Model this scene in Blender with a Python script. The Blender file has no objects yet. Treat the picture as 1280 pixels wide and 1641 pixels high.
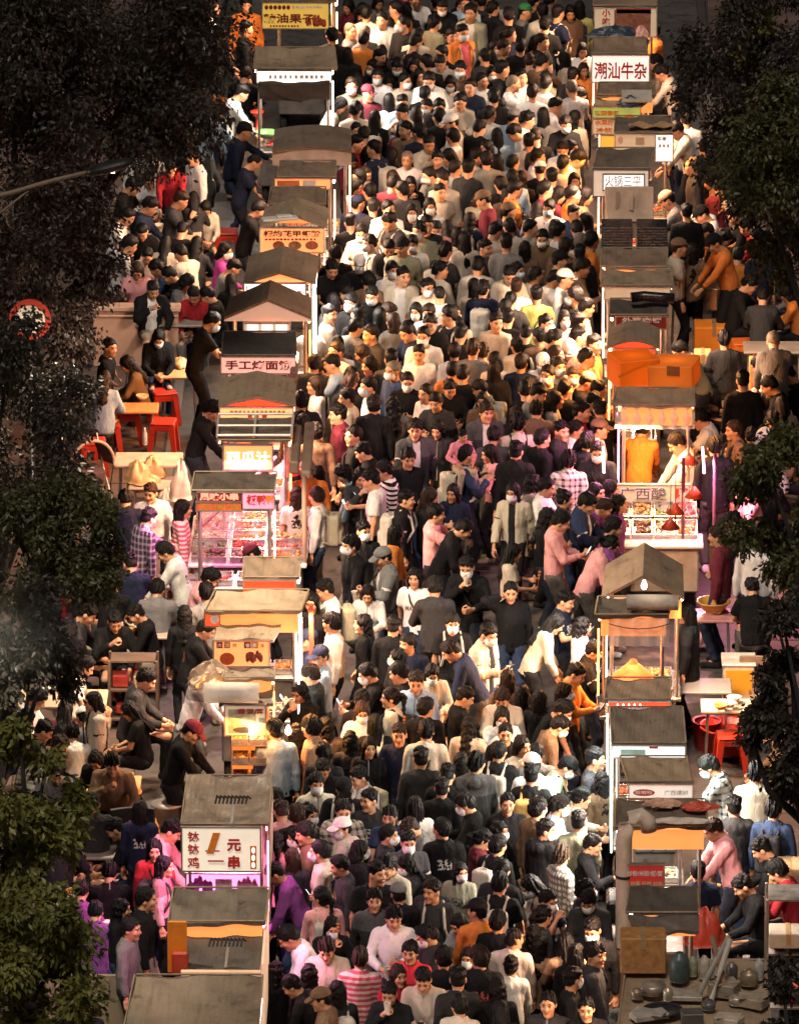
import bpy, bmesh, math, random, itertools
import numpy as np
from mathutils import Vector, Matrix, Euler
R = math.radians
scene = bpy.context.scene
COL = scene.collection

# ------------------------------------------------------------------ camera
CAM_H, CAM_Y, PITCH, YAW, FPX = 32.1, -99.0, R(18.0), R(0.774), 13300.0
cam_data = bpy.data.cameras.new('camera')
cam_data.sensor_fit = 'HORIZONTAL'; cam_data.sensor_width = 36.0
cam_data.lens = FPX / 1280.0 * 36.0
cam_data.clip_start = 1.0; cam_data.clip_end = 1000.0
cam = bpy.data.objects.new('camera', cam_data); COL.objects.link(cam)
cam.location = (0, CAM_Y, CAM_H)
cam.rotation_euler = (math.pi / 2 - PITCH, 0, YAW)
scene.camera = cam
_F = Vector((-math.sin(YAW) * math.cos(PITCH), math.cos(YAW) * math.cos(PITCH), -math.sin(PITCH)))
_Rt = Vector((math.cos(YAW), math.sin(YAW), 0))
_D = _F.cross(_Rt)
def at(px, py, z=0.0):
    """the point at height z that the photograph's pixel (px, py) looks at"""
    d = _F + _Rt * ((px - 640) / FPX) + _D * ((py - 820.5) / FPX)
    t = (z - CAM_H) / d.z
    return Vector((0, CAM_Y, CAM_H)) + d * t
def px_per_m(p):
    return FPX / ((p - Vector((0, CAM_Y, CAM_H))).dot(_F))

# ------------------------------------------------------------------ world, sun, exposure
SUN_EL, SUN_AZ = R(58), R(-12)          # weak glow of the city from above, behind the camera
world = bpy.data.worlds.new('World'); scene.world = world; world.use_nodes = True
wn = world.node_tree; wn.nodes.clear()
sky = wn.nodes.new('ShaderNodeTexSky'); sky.sky_type = 'NISHITA'; sky.sun_disc = False
sky.sun_elevation = SUN_EL; sky.sun_rotation = math.pi + SUN_AZ
sky.air_density = 1.0; sky.dust_density = 4.0
mixw = wn.nodes.new('ShaderNodeMix'); mixw.data_type = 'RGBA'; mixw.blend_type = 'MULTIPLY'
mixw.inputs['Factor'].default_value = 1.0
mixw.inputs['B'].default_value = (1.0, 0.72, 0.55, 1)
bg = wn.nodes.new('ShaderNodeBackground'); bg.inputs['Strength'].default_value = 0.012
wo = wn.nodes.new('ShaderNodeOutputWorld')
wn.links.new(sky.outputs[0], mixw.inputs['A']); wn.links.new(mixw.outputs['Result'], bg.inputs[0]); wn.links.new(bg.outputs[0], wo.inputs[0])
sun_d = bpy.data.lights.new('sun', 'SUN'); sun_d.energy = 1.1; sun_d.angle = R(14); sun_d.color = (1.0, 0.88, 0.77)
sun = bpy.data.objects.new('sun', sun_d); COL.objects.link(sun)
sun.rotation_euler = (math.pi / 2 - SUN_EL, 0, SUN_AZ)
vs = scene.view_settings
vs.view_transform = 'Standard'; vs.look = 'None'; vs.gamma = 1.0; vs.exposure = 0.48; vs.use_curve_mapping = False
scene.render.engine = 'CYCLES'
scene.cycles.use_denoising = True
scene.cycles.use_adaptive_sampling = True; scene.cycles.adaptive_threshold = 0.03
scene.cycles.max_bounces = 4; scene.cycles.diffuse_bounces = 2; scene.cycles.glossy_bounces = 2
scene.cycles.transmission_bounces = 4; scene.cycles.transparent_max_bounces = 8
scene.cycles.caustics_reflective = False; scene.cycles.caustics_refractive = False
scene.cycles.sample_clamp_indirect = 4.0

# ------------------------------------------------------------------ materials
MATS = {}
def nd(nt, kind, **kw):
    n = nt.nodes.new(kind)
    for k, v in kw.items():
        if k == 'inp':
            for kk, vv in v.items(): n.inputs[kk].default_value = vv
        else: setattr(n, k, v)
    return n
def mixc(nt, a, b, fac, mode='MIX'):
    m = nt.nodes.new('ShaderNodeMix'); m.data_type = 'RGBA'; m.blend_type = mode
    for sock, v in (('A', a), ('B', b), ('Factor', fac)):
        if hasattr(v, 'links') or hasattr(v, 'is_linked'): nt.links.new(v, m.inputs[sock])
        else: m.inputs[sock].default_value = v if sock == 'Factor' else (*v[:3], 1)
    return m.outputs['Result']
def mathn(nt, op, a, b=None, c=None):
    m = nt.nodes.new('ShaderNodeMath'); m.operation = op
    for i, v in enumerate((a, b, c)):
        if v is None: continue
        if hasattr(v, 'is_linked'): nt.links.new(v, m.inputs[i])
        else: m.inputs[i].default_value = v
    return m.outputs[0]
def ramp(nt, fac, stops):
    r = nt.nodes.new('ShaderNodeValToRGB'); nt.links.new(fac, r.inputs[0])
    els = r.color_ramp.elements
    while len(els) < len(stops): els.new(0.5)
    for e, (p, c) in zip(els, stops): e.position = p; e.color = (*c[:3], 1) if not isinstance(c, float) else (c, c, c, 1)
    return r.outputs[0]
def noise(nt, scale, detail=3.0, vec=None, rough=0.6):
    n = nt.nodes.new('ShaderNodeTexNoise'); n.inputs['Scale'].default_value = scale
    n.inputs['Detail'].default_value = detail; n.inputs['Roughness'].default_value = rough
    if vec is not None: nt.links.new(vec, n.inputs['Vector'])
    return n.outputs[0]
def new_mat(name):
    m = bpy.data.materials.new(name); m.use_nodes = True
    nt = m.node_tree; b = nt.nodes['Principled BSDF']
    return m, nt, b
def bump(nt, b, h, strength=0.3, dist=0.01):
    n = nt.nodes.new('ShaderNodeBump'); n.inputs['Strength'].default_value = strength; n.inputs['Distance'].default_value = dist
    nt.links.new(h, n.inputs['Height']); nt.links.new(n.outputs[0], b.inputs['Normal'])
def mat(name, col, rough=0.6, metal=0.0, var=0.25, vscale=6.0, bmp=0.15, emit=None, estr=0.0, trans=0.0, spec=0.5, alpha=1.0):
    """plain surface with uneven tone, a little wear and relief"""
    if name in MATS: return MATS[name]
    m, nt, b = new_mat(name)
    tc = nd(nt, 'ShaderNodeTexCoord'); oi = nd(nt, 'ShaderNodeObjectInfo')
    mp = nd(nt, 'ShaderNodeMapping'); nt.links.new(tc.outputs['Object'], mp.inputs['Vector'])
    cr = nd(nt, 'ShaderNodeCombineXYZ'); nt.links.new(mathn(nt, 'MULTIPLY', oi.outputs['Random'], 37.0), cr.inputs[0])
    nt.links.new(cr.outputs[0], mp.inputs['Location'])
    n1 = noise(nt, vscale, 5.0, mp.outputs[0]); n2 = noise(nt, vscale * 9, 3.0, mp.outputs[0])
    dark = tuple(c * (1 - var) for c in col); lite = tuple(min(1, c * (1 + var * 0.7) + 0.01 * var) for c in col)
    c1 = ramp(nt, n1, [(0.3, dark), (0.7, lite)])
    c2 = mixc(nt, c1, tuple(c * (1 - 0.6 * var) for c in col), ramp(nt, n2, [(0.45, 0.0), (0.75, 0.6)]))
    nt.links.new(c2, b.inputs['Base Color'])
    b.inputs['Metallic'].default_value = metal
    nt.links.new(ramp(nt, n1, [(0.3, max(0.05, rough - 0.12)), (0.7, min(1.0, rough + 0.12))]), b.inputs['Roughness'])
    b.inputs['Specular IOR Level'].default_value = spec
    if trans: b.inputs['Transmission Weight'].default_value = trans
    if alpha < 1: b.inputs['Alpha'].default_value = alpha
    if bmp: bump(nt, b, n2, bmp, 0.006)
    if emit: b.inputs['Emission Color'].default_value = (*emit, 1); b.inputs['Emission Strength'].default_value = estr; m.cycles.emission_sampling = 'NONE'
    MATS[name] = m
    return m
def emis(name, col, s):
    if name in MATS: return MATS[name]
    m, nt, b = new_mat(name)
    b.inputs['Base Color'].default_value = (*[min(.8, c) for c in col], 1)
    b.inputs['Emission Color'].default_value = (*col, 1); b.inputs['Emission Strength'].default_value = s; m.cycles.emission_sampling = 'NONE'
    MATS[name] = m; return m

# ------------------------------------------------------------------ mesh helpers
def mesh_from(name, v, f, smooth=False, attr=None, mats=()):
    me = bpy.data.meshes.new(name)
    v = np.asarray(v, dtype=np.float32)
    if isinstance(f, np.ndarray):
        n, k = f.shape
        me.vertices.add(len(v)); me.vertices.foreach_set('co', v.ravel())
        me.loops.add(n * k); me.loops.foreach_set('vertex_index', f.astype(np.int32).ravel())
        me.polygons.add(n); me.polygons.foreach_set('loop_start', np.arange(0, n * k, k, dtype=np.int32))
        me.polygons.foreach_set('loop_total', np.full(n, k, dtype=np.int32))
        if smooth: me.polygons.foreach_set('use_smooth', np.ones(n, dtype=bool))
        me.update(calc_edges=True); me.validate()
    else:
        me.from_pydata([tuple(a) for a in v], [], f)
        if smooth:
            for p in me.polygons: p.use_smooth = True
        me.update()
    if attr is not None:
        for nm, data in attr.items():
            a = me.attributes.new(nm, 'FLOAT_COLOR', 'POINT')
            c = np.ones((len(v), 4), dtype=np.float32); c[:, :3] = data
            a.data.foreach_set('color', c.ravel())
    for m in mats: me.materials.append(m)
    return me
def link(name, me, parent=None, loc=None, rot=None, scale=None, m=None):
    o = bpy.data.objects.new(name, me); COL.objects.link(o)
    if parent is not None: o.parent = parent
    if loc is not None: o.location = loc
    if rot is not None: o.rotation_euler = rot
    if scale is not None: o.scale = scale
    if m is not None and me is not None and len(me.materials) == 0: me.materials.append(m)
    return o
def tag(o, label, cat, group=None):
    o['label'] = label; o['category'] = cat
    if group: o['group'] = group
    return o
def empty(name, loc=(0, 0, 0), rz=0.0):
    o = bpy.data.objects.new(name, None); COL.objects.link(o)
    o.location = loc; o.rotation_euler = (0, 0, rz); o.empty_display_size = 0.1
    return o
class MB:
    """collects boxes, tubes, lathes; build() links them as one mesh object"""
    def __init__(s): s.v = []; s.f = []
    def add(s, v, f):
        o = len(s.v); s.v += [tuple(a) for a in v]; s.f += [tuple(i + o for i in q) for q in f]; return s
    def box(s, c, d, rz=0.0, bev=0.0, rx=0.0, ry=0.0):
        """box centred at c with full sizes d, edges chamfered by bev"""
        hx, hy, hz = d[0] / 2, d[1] / 2, d[2] / 2
        M = Euler((rx, ry, rz)).to_matrix(); c = Vector(c)
        b = min(bev, hx * .9, hy * .9, hz * .9)
        if b <= 0:
            v = [Vector((x, y, z)) for z in (-hz, hz) for y in (-hy, hy) for x in (-hx, hx)]
            f = [(0, 2, 3, 1), (4, 5, 7, 6), (0, 1, 5, 4), (2, 6, 7, 3), (0, 4, 6, 2), (1, 3, 7, 5)]
        else:
            v = []; idx = {}
            for sx in (-1, 1):
                for sy in (-1, 1):
                    for sz in (-1, 1):
                        for ax in range(3):
                            q = [sx * (hx - b), sy * (hy - b), sz * (hz - b)]
                            q[ax] += (sx, sy, sz)[ax] * b
                            idx[(sx, sy, sz, ax)] = len(v); v.append(Vector(q))
            f = []
            for ax in range(3):
                o1, o2 = [a for a in range(3) if a != ax]
                for sg in (-1, 1):
                    q = []
                    for a1, a2 in ((-1, -1), (1, -1), (1, 1), (-1, 1)):
                        t = [0, 0, 0]; t[ax] = sg; t[o1] = a1; t[o2] = a2; q.append(idx[(*t, ax)])
                    f.append(q)
            for ax in range(3):
                o1, o2 = [a for a in range(3) if a != ax]
                for a1 in (-1, 1):
                    for a2 in (-1, 1):
                        q = []
                        for sg, k in ((-1, o1), (1, o1), (1, o2), (-1, o2)):
                            t = [0, 0, 0]; t[ax] = sg; t[o1] = a1; t[o2] = a2; q.append(idx[(*t, k)])
                        f.append(q)
            for sx in (-1, 1):
                for sy in (-1, 1):
                    for sz in (-1, 1): f.append([idx[(sx, sy, sz, a)] for a in range(3)])
        return s.add([M @ a + c for a in v], f)
    def tube(s, pts, r, n=8, r2=None, caps=True):
        """round bar along a list of points; r may taper to r2"""
        pts = [Vector(p) for p in pts]; m = len(pts); rings = []
        for i, p in enumerate(pts):
            t = (pts[min(i + 1, m - 1)] - pts[max(i - 1, 0)]).normalized()
            u = t.cross(Vector((0, 0, 1)) if abs(t.z) < .9 else Vector((1, 0, 0))).normalized(); w = t.cross(u)
            rr = r if r2 is None else r + (r2 - r) * i / (m - 1)
            rings.append([p + (u * math.cos(a) + w * math.sin(a)) * rr for a in (2 * math.pi * k / n for k in range(n))])
        v = [q for g in rings for q in g]; f = []
        for i in range(m - 1):
            for k in range(n): f.append((i * n + k, i * n + (k + 1) % n, (i + 1) * n + (k + 1) % n, (i + 1) * n + k))
        if caps: f.append(tuple(range(n))); f.append(tuple((m - 1) * n + k for k in range(n)))
        return s.add(v, f)
    def lathe(s, prof, c=(0, 0, 0), n=16, closed=True):
        """(radius, z) profile turned about the vertical axis through c"""
        v = []; f = []; c = Vector(c)
        for r, z in prof:
            v += [c + Vector((r * math.cos(2 * math.pi * k / n), r * math.sin(2 * math.pi * k / n), z)) for k in range(n)]
        for i in range(len(prof) - 1):
            for k in range(n): f.append((i * n + k, i * n + (k + 1) % n, (i + 1) * n + (k + 1) % n, (i + 1) * n + k))
        if closed: f.append(tuple(range(n))); f.append(tuple((len(prof) - 1) * n + k for k in range(n)))
        return s.add(v, f)
    def sheet(s, fn, nu, nv, th=0.0):
        """grid sheet from fn(u, v) -> point, given thickness th along -z"""
        v = [Vector(fn(i / nu, j / nv)) for j in range(nv + 1) for i in range(nu + 1)]; w = nu + 1
        f = [(j * w + i, j * w + i + 1, (j + 1) * w + i + 1, (j + 1) * w + i) for j in range(nv) for i in range(nu)]
        if th:
            k = len(v); v += [a - Vector((0, 0, th)) for a in v]
            f += [tuple(k + i for i in reversed(q)) for q in f[:]]
            rim = [i for i in range(w)] + [j * w + nu for j in range(1, nv + 1)] + [nv * w + i for i in range(nu - 1, -1, -1)] + [j * w for j in range(nv - 1, 0, -1)]
            for a, b in zip(rim, rim[1:] + rim[:1]): f.append((a, k + a, k + b, b))
        return s.add(v, f)
    def mesh(s, name, m=None, smooth=False):
        me = mesh_from(name, s.v, s.f, smooth)
        if m is not None: me.materials.append(m)
        return me
    def build(s, name, m=None, parent=None, loc=None, rz=None, smooth=False):
        return link(name, s.mesh(name, m, smooth), parent, loc, None if rz is None else (0, 0, rz))
_text_cache = {}
def text_mesh(txt, m, depth=0.004, bold=0.0, shear=0.0):
    """lettering as a mesh in the xz plane facing -y, one unit high, centred"""
    key = (txt, m.name, depth, bold, shear)
    if key in _text_cache: return _text_cache[key]
    cu = bpy.data.curves.new('lettering', 'FONT'); cu.body = txt; cu.align_x = 'CENTER'; cu.align_y = 'CENTER'
    cu.size = 1.0; cu.extrude = depth; cu.offset = bold; cu.shear = shear; cu.resolution_u = 2
    o = bpy.data.objects.new('lettering', cu); COL.objects.link(o)
    dg = bpy.context.evaluated_depsgraph_get(); me = bpy.data.meshes.new_from_object(o.evaluated_get(dg))
    bpy.data.objects.remove(o); bpy.data.curves.remove(cu)
    me.name = 'lettering'
    co = np.zeros(len(me.vertices) * 3, dtype=np.float32); me.vertices.foreach_get('co', co); co = co.reshape(-1, 3)
    if len(co):
        ctr = (co.max(0) + co.min(0)) / 2; h = max(1e-3, co[:, 1].max() - co[:, 1].min())
        co = (co - ctr) ; co[:, :2] /= h
        me['aspect'] = float((co[:, 0].max() - co[:, 0].min()))
        co = np.stack([co[:, 0], -co[:, 2], co[:, 1]], 1)
    me.vertices.foreach_set('co', co.ravel()); me.update()
    me.materials.clear(); me.materials.append(m)
    _text_cache[key] = me
    return me

# ------------------------------------------------------------------ people: implicit bodies turned into meshes
def smin(a, b, k):
    h = np.clip(0.5 + 0.5 * (b - a) / k, 0, 1)
    return b * (1 - h) + a * h - k * h * (1 - h)
def smax(a, b, k): return -smin(-a, -b, k)
def rcone(p, a, b, ra, rb):
    a = np.asarray(a, dtype=np.float32); b = np.asarray(b, dtype=np.float32); ab = b - a
    h = np.clip(((p - a) @ ab) / (ab @ ab + 1e-9), 0, 1)
    return np.linalg.norm(p - a - h[:, None] * ab, axis=1) - (ra + (rb - ra) * h)
def ell(p, c, r):
    q = p - np.asarray(c, dtype=np.float32); r = np.asarray(r, dtype=np.float32)
    k0 = np.linalg.norm(q / r, axis=1); k1 = np.linalg.norm(q / (r * r), axis=1) + 1e-9
    return k0 * (k0 - 1) / k1
def rbox(p, c, d, r):
    q = np.abs(p - np.asarray(c, dtype=np.float32)) - (np.asarray(d, dtype=np.float32) - r)
    return np.linalg.norm(np.maximum(q, 0), axis=1) + np.minimum(q.max(1), 0) - r
def snet(fn, lo, hi, h):
    """surface net of fn < 0 on a grid of pitch h"""
    lo = np.asarray(lo, float); hi = np.asarray(hi, float)
    n = np.ceil((hi - lo) / h).astype(int) + 1
    ax = [lo[i] + h * np.arange(n[i]) for i in range(3)]
    K = 4; nb = -(-n // K)                                  # evaluate finely only in blocks near the surface
    bc = np.stack(np.meshgrid(*[lo[i] + h * (K * np.arange(nb[i]) + (K - 1) / 2) for i in range(3)], indexing='ij'), -1).reshape(-1, 3).astype(np.float32)
    dc = fn(bc).reshape(nb)
    act = np.abs(dc) < h * K * 1.45 + .012
    big = np.repeat(np.repeat(np.repeat(np.where(dc < 0, -1., 1.).astype(np.float32), K, 0), K, 1), K, 2)
    b = np.stack(np.nonzero(act), -1); loc = np.stack(np.meshgrid(*[np.arange(K)] * 3, indexing='ij'), -1).reshape(-1, 3)
    ii = (b[:, None, :] * K + loc[None]).reshape(-1, 3)
    big[ii[:, 0], ii[:, 1], ii[:, 2]] = fn((lo + h * ii).astype(np.float32))
    F = np.ascontiguousarray(big[:n[0], :n[1], :n[2]])
    F[0] = np.maximum(F[0], 1e-4); F[-1] = np.maximum(F[-1], 1e-4)
    F[:, 0] = np.maximum(F[:, 0], 1e-4); F[:, -1] = np.maximum(F[:, -1], 1e-4)
    F[:, :, 0] = np.maximum(F[:, :, 0], 1e-4); F[:, :, -1] = np.maximum(F[:, :, -1], 1e-4)
    S = F < 0; cn = n - 1
    corners = list(itertools.product((0, 1), repeat=3)); k8 = np.zeros(cn, np.uint8)
    for c in corners: k8 += S[c[0]:c[0] + cn[0], c[1]:c[1] + cn[1], c[2]:c[2] + cn[2]]
    act = (k8 > 0) & (k8 < 8); idx = np.full(cn, -1, np.int32); base = np.argwhere(act); idx[act] = np.arange(len(base))
    FC = {c: F[base[:, 0] + c[0], base[:, 1] + c[1], base[:, 2] + c[2]] for c in corners}
    acc = np.zeros((len(base), 3), np.float32); cnt = np.zeros(len(base), np.float32)
    for c in corners:
        for a in range(3):
            if c[a]: continue
            c2 = list(c); c2[a] = 1; f0, f1 = FC[c], FC[tuple(c2)]; m = (f0 < 0) != (f1 < 0)
            t = np.where(m, f0 / np.where(m, f0 - f1, 1), 0); mf = m.astype(np.float32)
            for i in range(3): acc[:, i] += t if i == a else c[i] * mf
            cnt += mf
    v = lo + h * (base + acc / cnt[:, None])
    quads = []
    for a in range(3):
        b, c = (a + 1) % 3, (a + 2) % 3
        sl0 = [slice(None)] * 3; sl1 = [slice(None)] * 3
        sl0[a] = slice(0, n[a] - 1); sl1[a] = slice(1, n[a])
        m = S[tuple(sl0)] != S[tuple(sl1)]
        e = np.stack(np.nonzero(m), -1)
        e = e[(e[:, b] > 0) & (e[:, c] > 0) & (e[:, b] < n[b] - 1) & (e[:, c] < n[c] - 1)]
        if not len(e): continue
        fl = S[tuple(sl0)][tuple(e.T)]
        def cell(db, dc):
            q = e.copy(); q[:, b] -= db; q[:, c] -= dc; return idx[tuple(q.T)]
        q = np.stack([cell(1, 1), cell(0, 1), cell(0, 0), cell(1, 0)], -1)
        q[~fl] = q[~fl][:, ::-1]
        quads.append(q)
    return v.astype(np.float32), np.concatenate(quads)
def join(parts):
    vs, fs, cs = [], [], []; o = 0
    for p in parts:
        v, f = p[0], p[1]; vs.append(v); fs.append(f + o); o += len(v)
        cs.append(p[2] if len(p) > 2 else np.ones((len(v), 3), np.float32))
    return np.concatenate(vs), np.concatenate(fs), np.concatenate(cs)
def rotm(rx, ry, rz): return np.array(Euler((rx, ry, rz)).to_matrix(), dtype=np.float32)

def wob(p, amp, fr, seed, zs=1.0):
    rs = np.random.RandomState(seed); d = np.zeros(len(p), np.float32)
    for i in range(4):
        k = rs.normal(0, 1, 3) * fr * (1 + .6 * i); k[2] *= zs; d += np.sin(p @ k.astype(np.float32) + rs.rand() * 6.28) / (1 + .5 * i)
    return d * amp
# --- head in its own frame: face towards -y, origin between the ears
def head_sdf(p):
    d = smin(ell(p, (0, .012, .030), (.077, .096, .090)), ell(p, (0, -.016, -.042), (.060, .074, .080)), .04)
    d = smin(d, ell(p, (0, -.072, -.098), (.026, .022, .020)), .03)
    d = smin(d, rcone(p, (0, -.080, .018), (0, -.106, -.022), .008, .013), .014)
    d = smin(d, ell(p, (.016, -.090, -.024), (.010, .010, .009)), .008); d = smin(d, ell(p, (-.016, -.090, -.024), (.010, .010, .009)), .008)
    d = smin(d, rcone(p, (-.045, -.080, .036), (.045, -.080, .036), .010, .010), .018)
    for sx in (-1, 1):
        d = smax(d, -ell(p, (sx * .032, -.100, .012), (.020, .017, .012)), .012)
        d = smin(d, ell(p, (sx * .032, -.079, .011), (.014, .012, .010)), .004)
        d = smin(d, ell(p, (sx * .079, .014, -.006), (.011, .022, .033)), .010)
        d = smin(d, ell(p, (sx * .042, -.066, -.022), (.022, .020, .022)), .03)
    d = smin(d, ell(p, (0, -.088, -.052), (.025, .011, .007)), .008); d = smin(d, ell(p, (0, -.085, -.064), (.022, .011, .008)), .008)
    d = smin(d, rcone(p, (0, .022, -.06), (0, .038, -.20), .054, .060), .03)
    return d
def head_mesh(h):
    v, f = snet(head_sdf, (-.11, -.14, -.20), (.11, .13, .14), h)
    c = np.ones((len(v), 3), np.float32); x, y, z = v[:, 0], v[:, 1], v[:, 2]; ax = np.abs(x); fr = y < -.05
    c[fr & (np.abs(ax - .033) < .020) & (np.abs(z - .036 + .3 * (ax - .03) ** 1) < .0065)] = (.24, .17, .14)
    c[fr & (np.abs(ax - .032) < .014) & (np.abs(z - .011) < .006)] = (.48, .38, .34)
    c[fr & (np.abs(ax - .032) < .0085) & (np.abs(z - .011) < .0065)] = (.20, .14, .12)
    c[fr & (np.abs(ax - .032) < .018) & (np.abs(z - .0205) < .0035)] = (.30, .21, .18)
    c[fr & (ax < .024) & (np.abs(z + .058) < .0125)] = (.78, .46, .42)
    return v, f, c
HEADS = {}
# --- hand in its own frame: fingers towards +x, palm towards -z, thumb towards +y
def hand_sdf(curl):
    segs = []
    for k, (y, l) in enumerate(((.030, .070), (.010, .078), (-.010, .073), (-.029, .058))):
        a = np.array([.082, y, 0.]); ang = curl * (.55 + .07 * k); l1, l2, l3 = l * .46, l * .32, l * .24
        b = a + l1 * np.array([math.cos(ang), y * .8, -math.sin(ang)]); ang2 = ang + curl * .9
        c = b + l2 * np.array([math.cos(ang2), y * .4, -math.sin(ang2)]); ang3 = ang2 + curl * .6
        d = c + l3 * np.array([math.cos(ang3), 0, -math.sin(ang3)])
        segs += [(a, b, .0095, .0088), (b, c, .0088, .0080), (c, d, .0080, .0068)]
    t0 = np.array([.022, .030, -.006]); t1 = np.array([.055, .058, -.016 - .012 * curl]); t2 = np.array([.085, .062 - .02 * curl, -.026 - .02 * curl])
    thumb = [(t0, t1, .013, .0105), (t1, t2, .0105, .008)]
    def fn(p):
        d = rbox(p, (.046, 0, 0), (.048, .041, .014), .013)
        d = smin(d, rcone(p, (-.045, 0, 0), (.02, 0, 0), .027, .024), .02)
        for a, b, ra, rb in thumb: d = smin(d, rcone(p, a, b, ra, rb), .010)
        g = None
        for a, b, ra, rb in segs:
            q = rcone(p, a, b, ra, rb); g = q if g is None else np.minimum(g, q)
        return smin(d, g, .006)
    return fn
HANDS = {}
def hand_mesh(curl, h):
    k = (round(curl, 1), h)
    if k not in HANDS: HANDS[k] = snet(hand_sdf(curl), (-.05, -.06, -.11), (.18, .085, .035), h)
    return HANDS[k]

def ik(s, t, l1, l2, pole):
    s = np.array(s, float); t = np.array(t, float); d = t - s; L = np.linalg.norm(d)
    if L > (l1 + l2) * .995: t = s + d / L * (l1 + l2) * .995; d = t - s; L = np.linalg.norm(d)
    u = d / L; a = (l1 * l1 - l2 * l2 + L * L) / (2 * L); hgt = math.sqrt(max(0, l1 * l1 - a * a))
    pole = np.array(pole, float); pole = pole - u * (pole @ u); pole /= np.linalg.norm(pole) + 1e-9
    return s + u * a + pole * hgt, t
# poses: hands given in the torso frame (x to the figure's left seen from the front = +x), face to -y
POSES = {
 'stand':  dict(hl=(.25, -.03, .80), hr=(-.25, -.05, .80)),
 'stand2': dict(hl=(.23, .05, .80), hr=(-.24, -.16, .84), hy=.25, hp=.05),
 'walk':   dict(hl=(.24, -.20, .84), hr=(-.24, .14, .82), fl=(.09, .20), fr=(-.09, -.22), hp=.02),
 'walk2':  dict(hl=(.24, .16, .82), hr=(-.24, -.24, .88), fl=(.09, -.24), fr=(-.09, .18), hy=-.2),
 'left':   dict(hl=(.24, -.06, .80), hr=(-.22, -.14, .86), hy=-.7, hp=.05),
 'right':  dict(hl=(.22, -.16, .88), hr=(-.25, -.02, .80), hy=.7, hp=.05),
 'phone':  dict(hl=(.10, -.30, 1.13), hr=(-.06, -.31, 1.17), hp=.45, cl=1.2),
 'food':   dict(hl=(.08, -.27, 1.18), hr=(-.12, -.27, 1.10), hp=.25, hy=.15, cl=1.3),
 'onehand':dict(hl=(.25, -.02, .80), hr=(-.12, -.30, 1.20), hp=.30, hy=-.1, cl=1.2),
 'eat':    dict(hl=(.12, -.26, 1.15), hr=(-.04, -.21, 1.40), hp=.28, cl=1.3),
 'cross':  dict(hl=(-.10, -.19, 1.13), hr=(.10, -.22, 1.09), hp=.12, cl=.8),
 'ear':    dict(hl=(.25, -.02, .80), hr=(-.115, -.05, 1.555), hp=.12, cl=1.2, er=(-1, -.4, -.3)),
 'clasp':  dict(hl=(.05, -.30, 1.38), hr=(-.05, -.30, 1.38), hp=.15, cl=.9),
 'lean':   dict(hl=(.20, -.36, 1.02), hr=(-.16, -.30, 1.0), lean=.42, hp=.25),
 'cook':   dict(hl=(.16, -.42, 1.08), hr=(-.14, -.40, 1.05), lean=.25, hp=.35, cl=1.1),
 'reach':  dict(hl=(.18, -.50, 1.22), hr=(-.22, -.12, .88), lean=.20, hp=.2, hy=.2, cl=1.0),
 'carry':  dict(hl=(.16, -.24, 1.30), hr=(-.16, -.24, 1.30), hp=-.02, hy=.1, cl=1.0),
 'sit':    dict(hl=(.12, -.36, 1.12), hr=(-.14, -.35, 1.14), sit=1, lean=.22, hp=.38, cl=1.1),
 'sit2':   dict(hl=(.18, -.30, 1.06), hr=(-.05, -.24, 1.38), sit=1, lean=.18, hp=.30, hy=.15, cl=1.3),
 'sit3':   dict(hl=(.07, -.28, 1.08), hr=(-.07, -.29, 1.10), sit=1, lean=.14, hp=.50, cl=1.3),
 'sit4':   dict(hl=(.24, -.22, .98), hr=(-.20, -.34, 1.10), sit=1, lean=.08, hp=.08, hy=-.5),
 'ride':   dict(hl=(.20, -.26, 1.10), hr=(-.20, -.24, 1.10), sit=2, lean=.08, hp=.12, hy=.5),
}
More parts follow.
